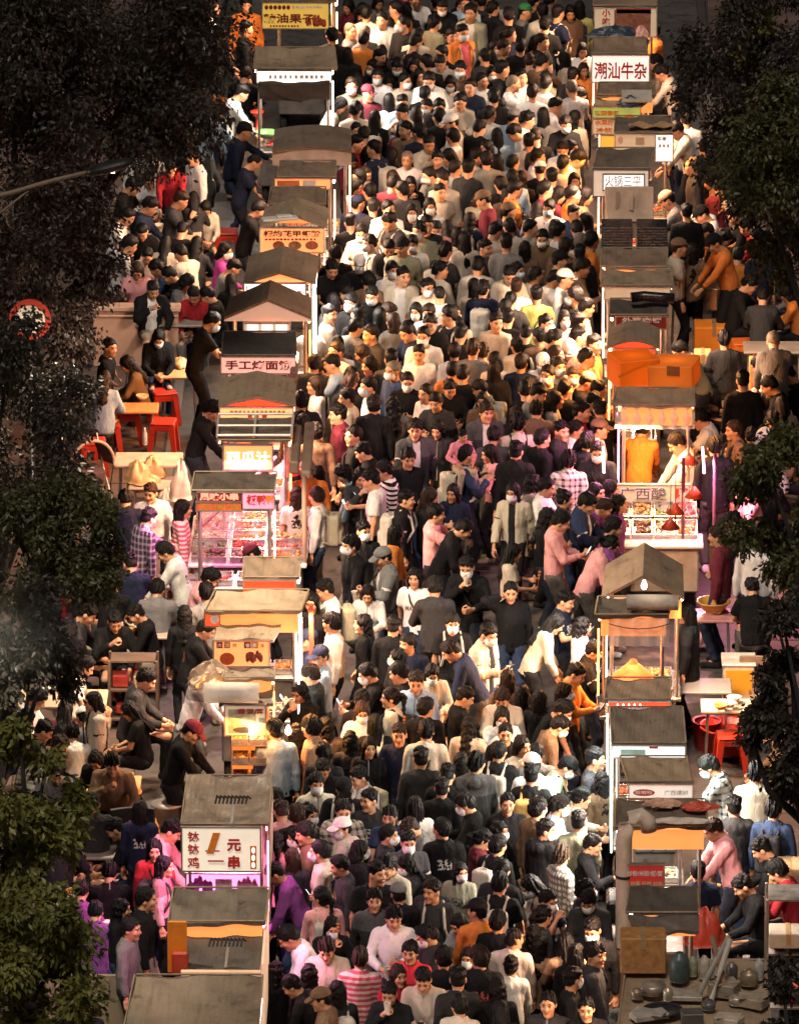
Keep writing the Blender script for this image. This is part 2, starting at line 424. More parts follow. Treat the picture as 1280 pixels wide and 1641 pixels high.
class Fig:
    def __init__(s, pose):
        P = POSES[pose]; s.P = P; sit = P.get('sit', 0); s.sit = sit
        drop = {0: 0, 1: -.42, 2: -.42}[sit]
        s.hip = np.array([0, .0, .93 + drop]); lean = P.get('lean', 0)
        s.T = rotm(lean, 0, 0)                                     # leans towards -y
        off = np.array([0, 0, .93])
        s.tw = lambda q: (np.asarray(q, float) - off) @ s.T.T + s.hip
        s.sh = [s.tw((sx * .172, .01, 1.395)) for sx in (1, -1)]
        s.arm = []
        for i, (sx, key) in enumerate(((1, 'hl'), (-1, 'hr'))):
            t = s.tw(P[key]); pole = P.get('el' if sx > 0 else 'er', (sx * .9, .55, -.6))
            e, w = ik(s.sh[i], t, .275, .245, pole); s.arm.append((s.sh[i], e, w))
        s.leg = []
        for sx, key in ((1, 'fl'), (-1, 'fr')):
            hp = s.hip + np.array([sx * .085, 0, -.03])
            if sit == 0:
                fx, fy = P.get(key, (sx * .10, -.02 * sx)); ank = np.array([fx, fy, .09 + (.05 if fy > .1 else 0)])
            elif sit == 1: ank = np.array([sx * .13, -.40, .09])
            else: ank = np.array([sx * .16, -.36, .10])
            k, a = ik(hp, ank, .44, .42, (sx * .12, -1, .25)); s.leg.append((hp, k, a))
        hp_, hy = P.get('hp', .08), P.get('hy', 0)
        s.HM = s.T @ rotm(0, 0, hy) @ rotm(hp_, 0, 0)
        s.HS = 1.03
        s.HC = s.tw((0, .012, 1.475)) + s.HM @ np.array([0, -.035, .125])
        s.head_eul = Matrix(s.HM.tolist()).to_euler()
        s.lo = np.array([-.62, -.75, -.02]); s.hi = np.array([.62, .40, 1.60])
    def torso(s, p, o, zh, flare=0.0):
        q = (p - s.hip) @ s.T + np.array([0, 0, .93], dtype=np.float32)
        sc = q.copy(); sc[:, 1] = (q[:, 1] - .01) * 1.42
        d = None
        ch = [((0, 0, zh + .10), .158 + flare), ((0, 0, max(zh + .12, .99)), .150 + flare * .7), ((0, 0, 1.10), .146 + flare * .3), ((0, -.01, 1.26), .162), ((0, .0, 1.34), .150)]
        for (a, ra), (b, rb) in zip(ch, ch[1:]):
            r = rcone(sc, a, b, ra + o, rb + o); d = r if d is None else smin(d, r, .04)
        d = smin(d, rcone(q, (-.135, .012, 1.385), (.135, .012, 1.385), .062 + o, .062 + o), .06)
        d = smin(d, rcone(q, (0, .02, 1.38), (0, .018, 1.47), .085 + o * .4, .060 + o * .4), .05)
        return d * .9, q
def body_parts(fig, res):
    """skin: one figure of head, hands, arms, torso and legs"""
    out = []
    def fn(p):
        d, q = fig.torso(p, -.018, .90)
        for s0, e, w in fig.arm:
            d = smin(d, rcone(p, s0, e, .050, .038), .03); d = smin(d, rcone(p, e, w, .038, .026), .02)
        for h, k, a in fig.leg:
            d = smin(d, rcone(p, h, k, .076, .052), .03); d = smin(d, rcone(p, k, a, .050, .036), .02)
            d = smin(d, rcone(p, a, a + np.array([0, -.12, -.055]), .036, .028), .02)
        return d
    out.append(snet(fn, fig.lo, fig.hi, max(.022 * res * (1.5 if res > 1.5 else 1), .0) if res < 2.5 else .075))
    hk = round(.0078 * res, 4)
    if hk not in HEADS: HEADS[hk] = head_mesh(hk)
    v, f, c = HEADS[hk]; out.append(((v * fig.HS @ fig.HM.T + fig.HC).astype(np.float32), f, c))
    hr = round(.0072 * (res if res < 1.5 else 2.7), 4)
    for i, (s0, e, w) in enumerate(fig.arm):
        x = (w - e) / np.linalg.norm(w - e); sx = 1 if i == 0 else -1
        th = np.array([-sx * .55, -.8, .35]); y = th - x * (th @ x); y /= np.linalg.norm(y); z = np.cross(x, y)
        hv, hf = hand_mesh(fig.P.get('cl', .6), hr)
        hv = hv.copy()
        if i == 1: hv[:, 2] *= 1.0
        flip = np.dot(np.cross(x, y), np.array([sx, 0, 0])) > 0   # palm turned towards the body
        if not flip: hv = hv * np.array([1, 1, -1], np.float32); hf = hf[:, ::-1]
        M = np.stack([x, y, z], 1); out.append(((hv @ M.T + w + x * .035).astype(np.float32), hf))
    return join(out)
def top_mesh(fig, kind, seed, res):
    o = {'t': .006, 's': .010, 'j': .020, 'h': .016, 'd': .018}[kind]; zh = {'t': .86, 's': .85, 'j': .83, 'h': .83, 'd': .62}[kind]
    if fig.sit: zh = max(zh, .84)
    def fn(p):
        w = wob(p, .0026, 22, seed, .6) + wob(p, .0042, 46, seed + 1, .45)
        d, q = fig.torso(p, o, zh - .16, .02 if kind == 'd' else .008)
        for s0, e, wr in fig.arm:
            if kind == 't':
                m = s0 + (e - s0) * .72; r = rcone(p, s0, m, .060 + o, .066 + o); u = (e - s0) / np.linalg.norm(e - s0); c = s0 + (e - s0) * .70
            else:
                wr2 = e + (wr - e) * .95; r = smin(rcone(p, s0, e, .058 + o, .046 + o), rcone(p, e, wr2, .046 + o, .036 + o * .8), .02)
                u = (wr - e) / np.linalg.norm(wr - e); c = e + (wr - e) * .93
            cut = (p - c) @ u
            r = np.where(np.linalg.norm(p - c, axis=1) < .16, np.maximum(r, cut), r)
            d = smin(d, r, .035)
        if kind == 'h': d = smin(d, ell(q, (0, .115, 1.43), (.105, .075, .075)), .03)
        if kind in 'jd':
            d = smin(d, np.abs(ell(q, (0, .012, 1.46), (.078, .075, .07))) - .010, .02)
        d = d + w
        # cuts: hem, cuffs, neck opening, open front
        d = np.maximum(d, zh - q[:, 2] + .004 * np.sin(q[:, 0] * 19 + seed))
        d = np.maximum(d, -ell(q, (0, -.012, 1.50), (.068, .070, .062 if kind != 't' else .075)))
        if kind == 'j':
            d = np.maximum(d, -rbox(q, (0, -.25, 1.15), (.045 + 0 * o, .24, .40), .01))
        return d
    return snet(fn, fig.lo, fig.hi, .0172 * res)
def trouser_mesh(fig, wide, seed, res):
    o = .012 + .014 * wide
    def fn(p):
        q = (p - fig.hip) @ fig.T + np.array([0, 0, .93], dtype=np.float32)
        sc = q.copy(); sc[:, 1] = (q[:, 1] - .01) * 1.3
        d = rcone(sc, (0, 0, .92), (0, 0, .99), .150, .140)
        for h, k, a in fig.leg:
            u = (a - k) / np.linalg.norm(a - k); c = k + (a - k) * .96
            r = smin(rcone(p, h, k, .082 + o, .056 + o), rcone(p, k, a, .056 + o, .042 + o * 1.3), .02)
            r = np.where(np.linalg.norm(p - c, axis=1) < .16, np.maximum(r, (p - c) @ u), r)
            d = smin(d, r, .03)
        d = d + wob(p, .0024, 20, seed) + wob(p, .003, 40, seed + 2, .4)
        return np.maximum(d, q[:, 2] - 1.01)
    hi = fig.hi.copy(); hi[2] = fig.hip[2] + .2
    return snet(fn, fig.lo, hi, .022 * res)
def shoe_mesh(fig, side, res):
    def fn(p):
        d = None
        for h, k, a in fig.leg[side:side + 1]:
            z = a[2] - .09; c = np.array([a[0], a[1] + .02, z + .04]); t = np.array([a[0] + .02 * np.sign(a[0]), a[1] - .16, z + .035])
            q = rcone(p, c, t, .045, .040); q = smin(q, rcone(p, c, a, .044, .042), .03); q = np.maximum(q, z - p[:, 2])
            d = q if d is None else np.minimum(d, q)
        return d
    hi = fig.hi.copy(); hi[2] = .35
    return snet(fn, fig.lo, hi, .016 * res)
def hair_mesh(kind, seed, res):
    def fn(p):
        x, y, z = p[:, 0], p[:, 1], p[:, 2]
        w = wob(p, .0040, 58, seed, .5) + wob(p, .0034, 95, seed + 3, .4)
        th = {'z': .003, 'g': .008, 's': .012, 'S': .015, 'c': .005, 'M': .014}.get(kind, .013)
        if kind == 'U': th = .003 + .017 * np.clip((z - .035) / .05, 0, 1); w = w * np.clip((z - .02) / .05, .15, 1.3)
        if kind == 'M': w = w * 1.9
        if kind == 'V': w = w * .8 + .010 * np.exp(-((x - .028) / .007) ** 2) * (z > .05)
        if np.ndim(th): d = smin(ell(p, (0, .014, .034), (.078, .097, .090)), ell(p, (0, .04, -.02), (.066, .065, .07)), .03) - th
        else: d = smin(ell(p, (0, .014, .034), (.078 + th, .097 + th, .090 + th * 1.2)), ell(p, (0, .04, -.02), (.066 + th * .6, .065 + th * .6, .07)), .03)
        front = {'s': .080, 'S': .060, 'U': .076, 'M': .058, 'V': .082, 'z': .078, 'g': .086, 'c': .075}.get(kind, .076)
        side = {'l': -.10, 'b': -.10, 'p': -.03, 'P': -.03}.get(kind, .004); back = {'s': -.062, 'S': -.066, 'U': -.05, 'M': -.07, 'V': -.06, 'z': -.05, 'g': -.055, 'c': -.06}.get(kind, -.085)
        t1 = np.clip((y + .075) / .055, 0, 1); t2 = np.clip((y - .01) / .06, 0, 1)
        line = front + (side - front) * t1 + (back - side) * t2
        line = line + .012 * np.sin(x * 120 + seed) * (1 - t1) + (.02 * np.abs(x) / .07 * -(1 - t1) if kind in 'lbpP' else 0)
        d = np.maximum(d + w, line - z)
        if kind in 'lb':
            zl = -.36 if kind == 'l' else -.12
            sc = p.copy(); sc[:, 1] *= 1.5
            tail = rcone(sc, (0, .09, .0), (0, .145, zl), .088, .070 if kind == 'l' else .085)
            for sx in (-1, 1): tail = smin(tail, rcone(p, (sx * .078, .01, .02), (sx * .088, .018, zl * .62), .024, .022), .03)
            tail = np.maximum(tail + w * 1.3, zl + .02 * np.sin(x * 90 + seed) - z)
            tail = np.maximum(tail, -ell(p, (0, -.06, -.03), (.070, .095, .125)))
            d = smin(d, tail, .025)
        if kind == 'p': d = smin(d, rcone(p, (0, .105, .05), (0, .165, .0), .026, .036) + w, .015); d = smin(d, rcone(p, (0, .165, .0), (0, .150, -.20), .036, .014) + w, .02)
        if kind == 'P': d = smin(d, ell(p, (0, .085, .105), (.045, .045, .042)) + w, .012)
        return d
    lo, hi = ((-.15, -.14, -.40), (.15, .24, .20))
    if kind in 'szgScUMV': lo, hi = (-.13, -.14, -.13), (.13, .16, .17)
    return snet(fn, lo, hi, .0068 * res)
def mask_mesh(res):
    def fn(p):
        d = np.abs(smin(ell(p, (0, -.016, -.042), (.066, .088, .088)), ell(p, (0, -.085, -.03), (.03, .028, .035)), .04) - .005) - .0045
        return np.maximum(np.maximum(d, p[:, 1] + .012 + .5 * np.abs(p[:, 2] + .045)), np.abs(p[:, 2] + .045) - .052)
    return snet(fn, (-.09, -.14, -.11), (.09, .01, .02), .006 * res)
def cap_mesh(res):
    def fn(p):
        d = ell(p, (0, .012, .045), (.096, .113, .098)); d = np.maximum(d, .045 - p[:, 2])
        q = p.copy(); q[:, 2] = (p[:, 2] - .046 + .9 * np.clip(-p[:, 1] - .10, 0, 1) ** 1.3 + p[:, 0] ** 2 * 3) * 3.0
        br = ell(q, (0, -.105, 0), (.082, .095, .022)); br = np.maximum(br, p[:, 1] + .06)
        return smin(d, br, .006)
    return snet(fn, (-.12, -.22, .01), (.12, .15, .17), .008 * res)
def pack_mesh(res):
    def fn(p):
        d = rbox(p, (0, .215, 1.17), (.145, .085, .21), .05); d = smin(d, rbox(p, (0, .30, 1.08), (.105, .035, .10), .03), .01)
        d = smin(d, rcone(p, (-.03, .2, 1.39), (.03, .2, 1.39), .012, .012), .01)
        for sx in (-1, 1):
            ch = [(.085, .15, 1.36), (.10, .02, 1.475), (.115, -.115, 1.38), (.13, -.15, 1.22), (.155, -.06, 1.06), (.12, .14, 1.0)]
            for a, b in zip(ch, ch[1:]): d = np.minimum(d, rcone(p, (sx * a[0], *a[1:]), (sx * b[0], *b[1:]), .018, .018))
        return d
    return snet(fn, (-.22, -.22, .9), (.22, .40, 1.52), .0125 * res)
def strap_mesh(res):
    def fn(p):
        ch = [(-.10, .0, 1.48), (-.04, -.150, 1.32), (.10, -.165, 1.10), (.20, -.06, .90), (.14, .12, 1.02), (-.02, .150, 1.26), (-.10, .0, 1.48)]
        d = None
        for a, b in zip(ch, ch[1:]):
            q = rcone(p, a, b, .013, .013); d = q if d is None else np.minimum(d, q)
        return np.minimum(d, rbox(p, (.235, -.04, .86), (.045, .10, .08), .025))
    return snet(fn, (-.25, -.25, .72), (.32, .25, 1.54), .0105 * res)

# ---- colours and surface of skin, cloth and hair
def cloth_material(name, crowd=False):
    m, nt, b = new_mat(name)
    tc = nd(nt, 'ShaderNodeTexCoord'); co = tc.outputs['Object']
    if crowd:
        base = nd(nt, 'ShaderNodeVertexColor', layer_name='col').outputs[0]; c = base
    else:
        oi = nd(nt, 'ShaderNodeObjectInfo'); base = oi.outputs['Color']
        ac = nd(nt, 'ShaderNodeAttribute', attribute_type='OBJECT', attribute_name='accent')
        pt = nd(nt, 'ShaderNodeAttribute', attribute_type='OBJECT', attribute_name='pattern')
        sx = nd(nt, 'ShaderNodeSeparateXYZ'); nt.links.new(co, sx.inputs[0])
        st = mathn(nt, 'GREATER_THAN', mathn(nt, 'SINE', mathn(nt, 'MULTIPLY', sx.outputs[2], 105.0)), 0.1)
        hz = mathn(nt, 'GREATER_THAN', mathn(nt, 'SINE', mathn(nt, 'MULTIPLY', sx.outputs[2], 78.0)), 0.35)
        vt = mathn(nt, 'GREATER_THAN', mathn(nt, 'SINE', mathn(nt, 'MULTIPLY', mathn(nt, 'ADD', sx.outputs[0], sx.outputs[1]), 78.0)), 0.35)
        pl = mathn(nt, 'MULTIPLY', mathn(nt, 'ADD', hz, vt), 0.5)
        ar = mathn(nt, 'GREATER_THAN', mathn(nt, 'MULTIPLY', mathn(nt, 'SINE', mathn(nt, 'MULTIPLY', mathn(nt, 'ADD', sx.outputs[0], mathn(nt, 'MULTIPLY', sx.outputs[2], .6)), 70.0)),
                   mathn(nt, 'SINE', mathn(nt, 'MULTIPLY', mathn(nt, 'SUBTRACT', sx.outputs[0], mathn(nt, 'MULTIPLY', sx.outputs[2], .6)), 70.0))), 0.15)
        f1 = mathn(nt, 'MULTIPLY', st, mathn(nt, 'COMPARE', pt.outputs['Fac'], 1.0, .1))
        f2 = mathn(nt, 'MULTIPLY', pl, mathn(nt, 'COMPARE', pt.outputs['Fac'], 2.0, .1))
        f3 = mathn(nt, 'MULTIPLY', ar, mathn(nt, 'COMPARE', pt.outputs['Fac'], 3.0, .1))
        cp = mathn(nt, 'MULTIPLY', mathn(nt, 'LESS_THAN', mathn(nt, 'ABSOLUTE', sx.outputs[0]), .085), mathn(nt, 'LESS_THAN', mathn(nt, 'ABSOLUTE', mathn(nt, 'SUBTRACT', sx.outputs[2], 1.23)), .06))
        blk = noise(nt, 34.0, 1.0, co); cp = mathn(nt, 'MULTIPLY', cp, mathn(nt, 'GREATER_THAN', blk, .5))
        zp = mathn(nt, 'MULTIPLY', mathn(nt, 'LESS_THAN', mathn(nt, 'ABSOLUTE', sx.outputs[0]), .007), mathn(nt, 'LESS_THAN', sx.outputs[1], 0.0))
        yk = mathn(nt, 'GREATER_THAN', sx.outputs[2], 1.27)
        f4 = mathn(nt, 'MULTIPLY', cp, mathn(nt, 'COMPARE', pt.outputs['Fac'], 4.0, .1)); f5 = mathn(nt, 'MULTIPLY', zp, mathn(nt, 'COMPARE', pt.outputs['Fac'], 5.0, .1)); f6 = mathn(nt, 'MULTIPLY', yk, mathn(nt, 'COMPARE', pt.outputs['Fac'], 6.0, .1))
        c = mixc(nt, base, ac.outputs['Color'], mathn(nt, 'ADD', mathn(nt, 'ADD', mathn(nt, 'ADD', f1, f2), f3), mathn(nt, 'ADD', mathn(nt, 'ADD', f4, f5), f6)))
    mpc = nd(nt, 'ShaderNodeMapping'); mpc.inputs['Scale'].default_value = (1, 1, .45); mpc.inputs['Rotation'].default_value = (.3, .35, 0)
    nt.links.new(co, mpc.inputs[0]); n1 = noise(nt, 17.0, 4.0, mpc.outputs[0]); n2 = noise(nt, 60.0, 3.0, co)
    c = mixc(nt, c, (.70, .70, .70), ramp(nt, n1, [(.35, 0.55), (.62, 0.0)]), 'MULTIPLY')
    nt.links.new(c, b.inputs['Base Color']); b.inputs['Roughness'].default_value = .85; b.inputs['Specular IOR Level'].default_value = .12
    bump(nt, b, mathn(nt, 'ADD', n1, mathn(nt, 'MULTIPLY', n2, .35)), .9, .022)
    return m
def skin_material(name, crowd=False):
    m, nt, b = new_mat(name)
    tint = nd(nt, 'ShaderNodeVertexColor', layer_name='tint').outputs[0]
    if crowd: base = nd(nt, 'ShaderNodeVertexColor', layer_name='col').outputs[0]
    else: base = nd(nt, 'ShaderNodeObjectInfo').outputs['Color']
    nz = noise(nt, 30.0, 3.0, nd(nt, 'ShaderNodeTexCoord').outputs['Object'])
    c = mixc(nt, base, tint, 1.0, 'MULTIPLY'); c = mixc(nt, c, (.86, .70, .64), ramp(nt, nz, [(.4, 0.0), (.7, 0.45)]), 'MULTIPLY')
    nt.links.new(c, b.inputs['Base Color']); b.inputs['Roughness'].default_value = .48; b.inputs['Specular IOR Level'].default_value = .35
    b.inputs['Subsurface Weight'].default_value = 0.0
    return m
def hair_material(name, crowd=False):
    m, nt, b = new_mat(name)
    if crowd: base = nd(nt, 'ShaderNodeVertexColor', layer_name='col').outputs[0]
    else: base = nd(nt, 'ShaderNodeObjectInfo').outputs['Color']
    tc = nd(nt, 'ShaderNodeTexCoord'); mp = nd(nt, 'ShaderNodeMapping'); mp.inputs['Scale'].default_value = (60, 60, 9)
    nt.links.new(tc.outputs['Object'], mp.inputs[0]); nz = noise(nt, 2.2, 4.0, mp.outputs[0])
    c = mixc(nt, base, (.30, .30, .30), ramp(nt, nz, [(.35, .8), (.65, 0.0)]), 'MULTIPLY')
    nt.links.new(c, b.inputs['Base Color']); b.inputs['Roughness'].default_value = .50; b.inputs['Specular IOR Level'].default_value = .16
    bump(nt, b, nz, .7, .01)
    return m
M_CLOTH, M_SKIN, M_HAIR = cloth_material('cloth'), skin_material('skin'), hair_material('hair')
MC_CLOTH, MC_SKIN, MC_HAIR = cloth_material('crowd_cloth', True), skin_material('crowd_skin', True), hair_material('crowd_hair', True)
_figs = {}; _geo = {}; _mesh = {}
def fig(pose):
    if pose not in _figs: _figs[pose] = Fig(pose)
    return _figs[pose]
def geo(part, *a, res=1.0):
    k = (part, a, res)
    if k not in _geo:
        if part == 'body': g = body_parts(fig(a[0]), res)
        elif part == 'top': g = top_mesh(fig(a[0]), a[1], a[2], res)
        elif part == 'legs': g = trouser_mesh(fig(a[0]), a[1], a[2], res)
        elif part == 'shoes': g = shoe_mesh(fig(a[0]), a[1], res)
        elif part == 'hair': g = hair_mesh(a[0], a[1], res)
        elif part == 'mask': g = mask_mesh(res)
        elif part == 'cap': g = cap_mesh(res)
        elif part == 'pack': g = pack_mesh(res)
        elif part == 'strap': g = strap_mesh(res)
        _geo[k] = g
    return _geo[k]
def pmesh(part, *a):
    k = (part, a)
    if k not in _mesh:
        g = geo(part, *a)
        mt = M_SKIN if part == 'body' else M_HAIR if part == 'hair' else M_CLOTH
        _mesh[k] = mesh_from(part, g[0], g[1], True, {'tint': g[2]} if len(g) > 2 else None, (mt,))
    return _mesh[k]
PAL = {'K': (.010, .010, .011), 'N': (.014, .019, .042), 'W': (.74, .72, .69), 'C': (.55, .48, .39), 'G': (.16, .16, .155), 'D': (.036, .036, .038),
       'R': (.30, .020, .028), 'O': (.62, .20, .04), 'P': (.70, .33, .33), 'M': (.13, .022, .035), 'B': (.30, .40, .50), 'E': (.26, .27, .19), 'Y': (.50, .52, .17),
       'T': (.17, .105, .065), 'V': (.20, .06, .22), 'J': (.035, .055, .115), 'L': (.55, .52, .42), 'Q': (.50, .20, .05), 'S': (.70, .68, .63), 'A': (.10, .095, .09), 'X': (.45, .06, .32)}
CNAME = {'K': 'black', 'N': 'navy', 'W': 'white', 'C': 'cream', 'G': 'grey', 'D': 'charcoal', 'R': 'red', 'O': 'orange', 'P': 'pink', 'M': 'maroon', 'B': 'pale blue', 'E': 'olive',
         'Y': 'lime', 'T': 'brown', 'V': 'purple', 'J': 'denim blue', 'L': 'checked', 'Q': 'orange checked', 'S': 'striped', 'A': 'diamond-patterned', 'X': 'magenta'}
KIND = {'t': 't-shirt', 's': 'sweater', 'j': 'open jacket', 'h': 'hoodie', 'd': 'long coat'}
PANTS = [((.014, .014, .016), 'black'), ((.03, .045, .09), 'dark denim'), ((.022, .024, .035), 'navy'), ((.12, .11, .10), 'grey'), ((.34, .29, .22), 'beige'), ((.07, .065, .06), 'charcoal')]
DIRS = {'f': 0, 'fr': 45, 'r': 88, 'br': 135, 'b': 180, 'bl': -135, 'l': -88, 'fl': -45}
DNAME = {'f': 'facing the camera', 'b': 'back turned', 'l': 'in profile facing left', 'r': 'in profile facing right', 'fl': 'half turned left', 'fr': 'half turned right', 'bl': 'seen from behind, turned left', 'br': 'seen from behind, turned right'}
def jit(rng, c, a):
    k = 1 + rng.uniform(-a, a); return tuple(max(.004, v * k * (1 + rng.uniform(-a, a) * .2)) for v in c)
def person_spec(x, y, face, hair, top, opts, rng, pose=None, scale=None, zhead=None):
    """what one figure looks like, read off the photograph at head pixel (x, y)"""
    S = dict(x=x, y=y, face=face, opts=opts)
    S['col'] = top[0]; kind = top[1] if len(top) > 1 and top[1] in 'tsjhd' else None
    if kind is None: kind = rng.choice('sssst' if S['col'] in 'WCKGDNPOYB' else 'ssss')
    S['kind'] = kind
    if pose is None:
        if 'u' in opts: pose = 'phone'
        elif 'i' in opts: pose = 'clasp' if face in ('r', 'l') else 'eat'
        elif 'x' in opts: pose = 'cross'
        elif 'o' in opts: pose = 'ear'
        elif 'e' in opts: pose = 'food'
        elif 'n' in opts: pose = 'lean'
        elif 'a' in opts: pose = 'carry'
        elif 'd' in opts: pose = rng.choice(['phone', 'food'])
        elif face == 'b' or face in ('bl', 'br'): pose = rng.choice(['stand', 'stand2', 'walk', 'walk2', 'onehand', 'left', 'right', 'phone'])
        elif face in ('l', 'r'): pose = rng.choice(['stand', 'stand2', 'onehand', 'phone', 'food', 'lean', 'left', 'right'])
        else: pose = rng.choice(['stand', 'stand2', 'walk', 'walk2', 'left', 'right', 'phone', 'onehand', 'food', 'eat'])
    S['pose'] = pose
    S['hair'] = hair; S['fem'] = hair in ('l', 'p', 'b')
    S['scale'] = scale if scale else (rng.uniform(.865, .945) if S['fem'] else rng.uniform(.92, 1.02))
    F = fig(pose); zh = (F.HC[2]) * S['scale']
    if zhead: zh = zhead
    S['pos'] = at(x, y, zh); S['pos'].z = zh - F.HC[2] * S['scale']
    S['rz'] = R(DIRS[face] + rng.uniform(-16, 16))
    hc = Matrix.Rotation(S['rz'], 3, 'Z') @ Vector(F.HC * S['scale']); S['pos'].x -= hc.x; S['pos'].y -= hc.y
    S['skin'] = jit(rng, (.53, .285, .165), .16); S['hcol'] = jit(rng, (.007, .006, .006), .5) if rng.random() > .10 else jit(rng, (.028, .016, .010), .4)
    if hair == 'g': S['hcol'] = jit(rng, (.16, .13, .10), .4)
    pi = rng.choices(range(6), (8, 4, 3, 1, 1.2, 2))[0]; S['pants'] = pi
    S['tcol'] = jit(rng, PAL[S['col']], .18); S['seed'] = rng.randrange(3); S['wide'] = rng.randrange(2); S['hs'] = rng.randrange(6)
    S['shoe'] = rng.choice([(.6, .58, .54), (.02, .02, .02), (.02, .02, .02), (.25, .2, .15)])
    S['pat'] = {'S': 1, 'L': 2, 'Q': 2, 'A': 3}.get(S['col'], 0)
    S['acc'] = {'S': (.012, .012, .014), 'L': (.05, .045, .04), 'Q': (.08, .03, .015), 'A': (.42, .38, .32)}.get(S['col'], (0, 0, 0))
    if not S['pat']:
        q = rng.random(); lightc = sum(S['tcol']) > .6
        if q < .16: S['pat'], S['acc'] = 4, ((.05, .05, .06) if lightc else rng.choice([(.6, .58, .54), (.5, .3, .1), (.45, .1, .08)]))
        elif q < .34 and kind in 'sh': S['pat'], S['acc'] = 5, ((.2, .18, .16) if lightc else (.25, .24, .23))
        elif q < .42: S['pat'], S['acc'] = 6, tuple(v * (.4 if lightc else 2.2) for v in S['tcol'])
    if 'k' not in opts and 'z' not in opts and 'q' not in opts and pose not in ('cook', 'reach') and not pose.startswith('sit') and rng.random() < .16: S['opts'] = opts = opts + rng.choice('zzk')
    if top == 'Sr': S['tcol'] = (.50, .10, .13); S['acc'] = (.66, .50, .44)
    if top == 'Lp': S['tcol'] = (.045, .025, .05); S['acc'] = (.30, .24, .30)
    if top == 'Lb': S['tcol'] = (.50, .48, .45); S['acc'] = (.03, .03, .03)
    return S
def hair_kind(S):
    h = S['hair']
    if h[0] == 'c': return 'c', 1
    if h == 's': return 'sSUMVU'[S['hs']], S['hs'] % 3
    if h == 'p': return ('p', 'P')[S['seed'] % 2], 2
    return h, S['seed'] % 2 + 4
def pieces(S):
    """(part name, geometry key, colour, frame) for each piece of a figure"""
    p = S['pose']; L = [('person', ('body', p), S['skin'], 0)]
    L.append(('hair', ('hair', *hair_kind(S)), S['hcol'], 1))
    tn = {'t': 't_shirt', 's': 'sweater', 'j': 'jacket', 'h': 'hoodie', 'd': 'coat'}[S['kind']]
    L.append((tn, ('top', p, S['kind'], 3), S['tcol'], 0))
    if S['kind'] in 'j': L.append(('t_shirt', ('top', p, 't', 3), S.get('inner', (.66, .63, .58)), 0))
    L.append(('trousers', ('legs', p, S['wide'], 3), PANTS[S['pants']][0], 0))
    for k in (0, 1): L.append(('shoe', ('shoes', p, k), S['shoe'], 0))
    o = S['opts']
    if 'm' in o: L.append(('face_mask', ('mask',), (.80, .80, .78) if S['seed'] else (.62, .70, .74), 1))
    if S['hair'][0] == 'c': L.append(('cap', ('cap',), jit(random.Random(S['x']), {**PAL, 'E': (.03, .16, .06)}[S['hair'][1]], .1), 1))
    if 'k' in o or 'q' in o: L.append(('backpack', ('pack',), (.50, .30, .10) if 'q' in o else (.34, .32, .22) if S['col'] == 'W' else (.45, .42, .36) if S['seed'] else (.03, .03, .035), 2))
    if 'z' in o: L.append(('shoulder_bag', ('strap',), (.02, .02, .02), 2))
    return L
HAIRN = {'s': 'short hair', 'l': 'long hair', 'p': 'tied-up hair', 'b': 'bobbed hair', 'g': 'greying hair', 'z': 'cropped hair'}
CAPN = {'W': 'white', 'N': 'navy', 'K': 'black', 'G': 'grey', 'E': 'green', 'T': 'tan', 'M': 'maroon'}
people = []
def make_person(S):
    F = fig(S['pose']); root = None
    for name, key, col, fr in pieces(S):
        me = pmesh(*key)
        if root is None:
            root = o = link(name, me, None, S['pos'], (0, 0, S['rz']), (S['scale'] * (.90 if S['fem'] else .955), S['scale'], S['scale']))
        else:
            o = link(name, me, root)
            if fr == 1: o.location = F.HC; o.rotation_euler = F.head_eul; o.scale = (F.HS,) * 3
            elif fr == 2:
                o.rotation_euler = Matrix(F.T.tolist()).to_euler(); o.location = Vector(F.hip) - Matrix(F.T.tolist()) @ Vector((0, 0, .93))
        o.color = (*col, 1)
        if key[0] == 'top' and name not in ('t_shirt',) or (key[0] == 'top' and S['kind'] == 't'):
            o['pattern'] = float(S['pat']); o['accent'] = [float(v) for v in S['acc']]
        else:
            if key[0] != 'body' and key[0] != 'hair': o['pattern'] = 0.0; o['accent'] = [0.0, 0.0, 0.0]
    S['root'] = root; people.append(S)
    return root
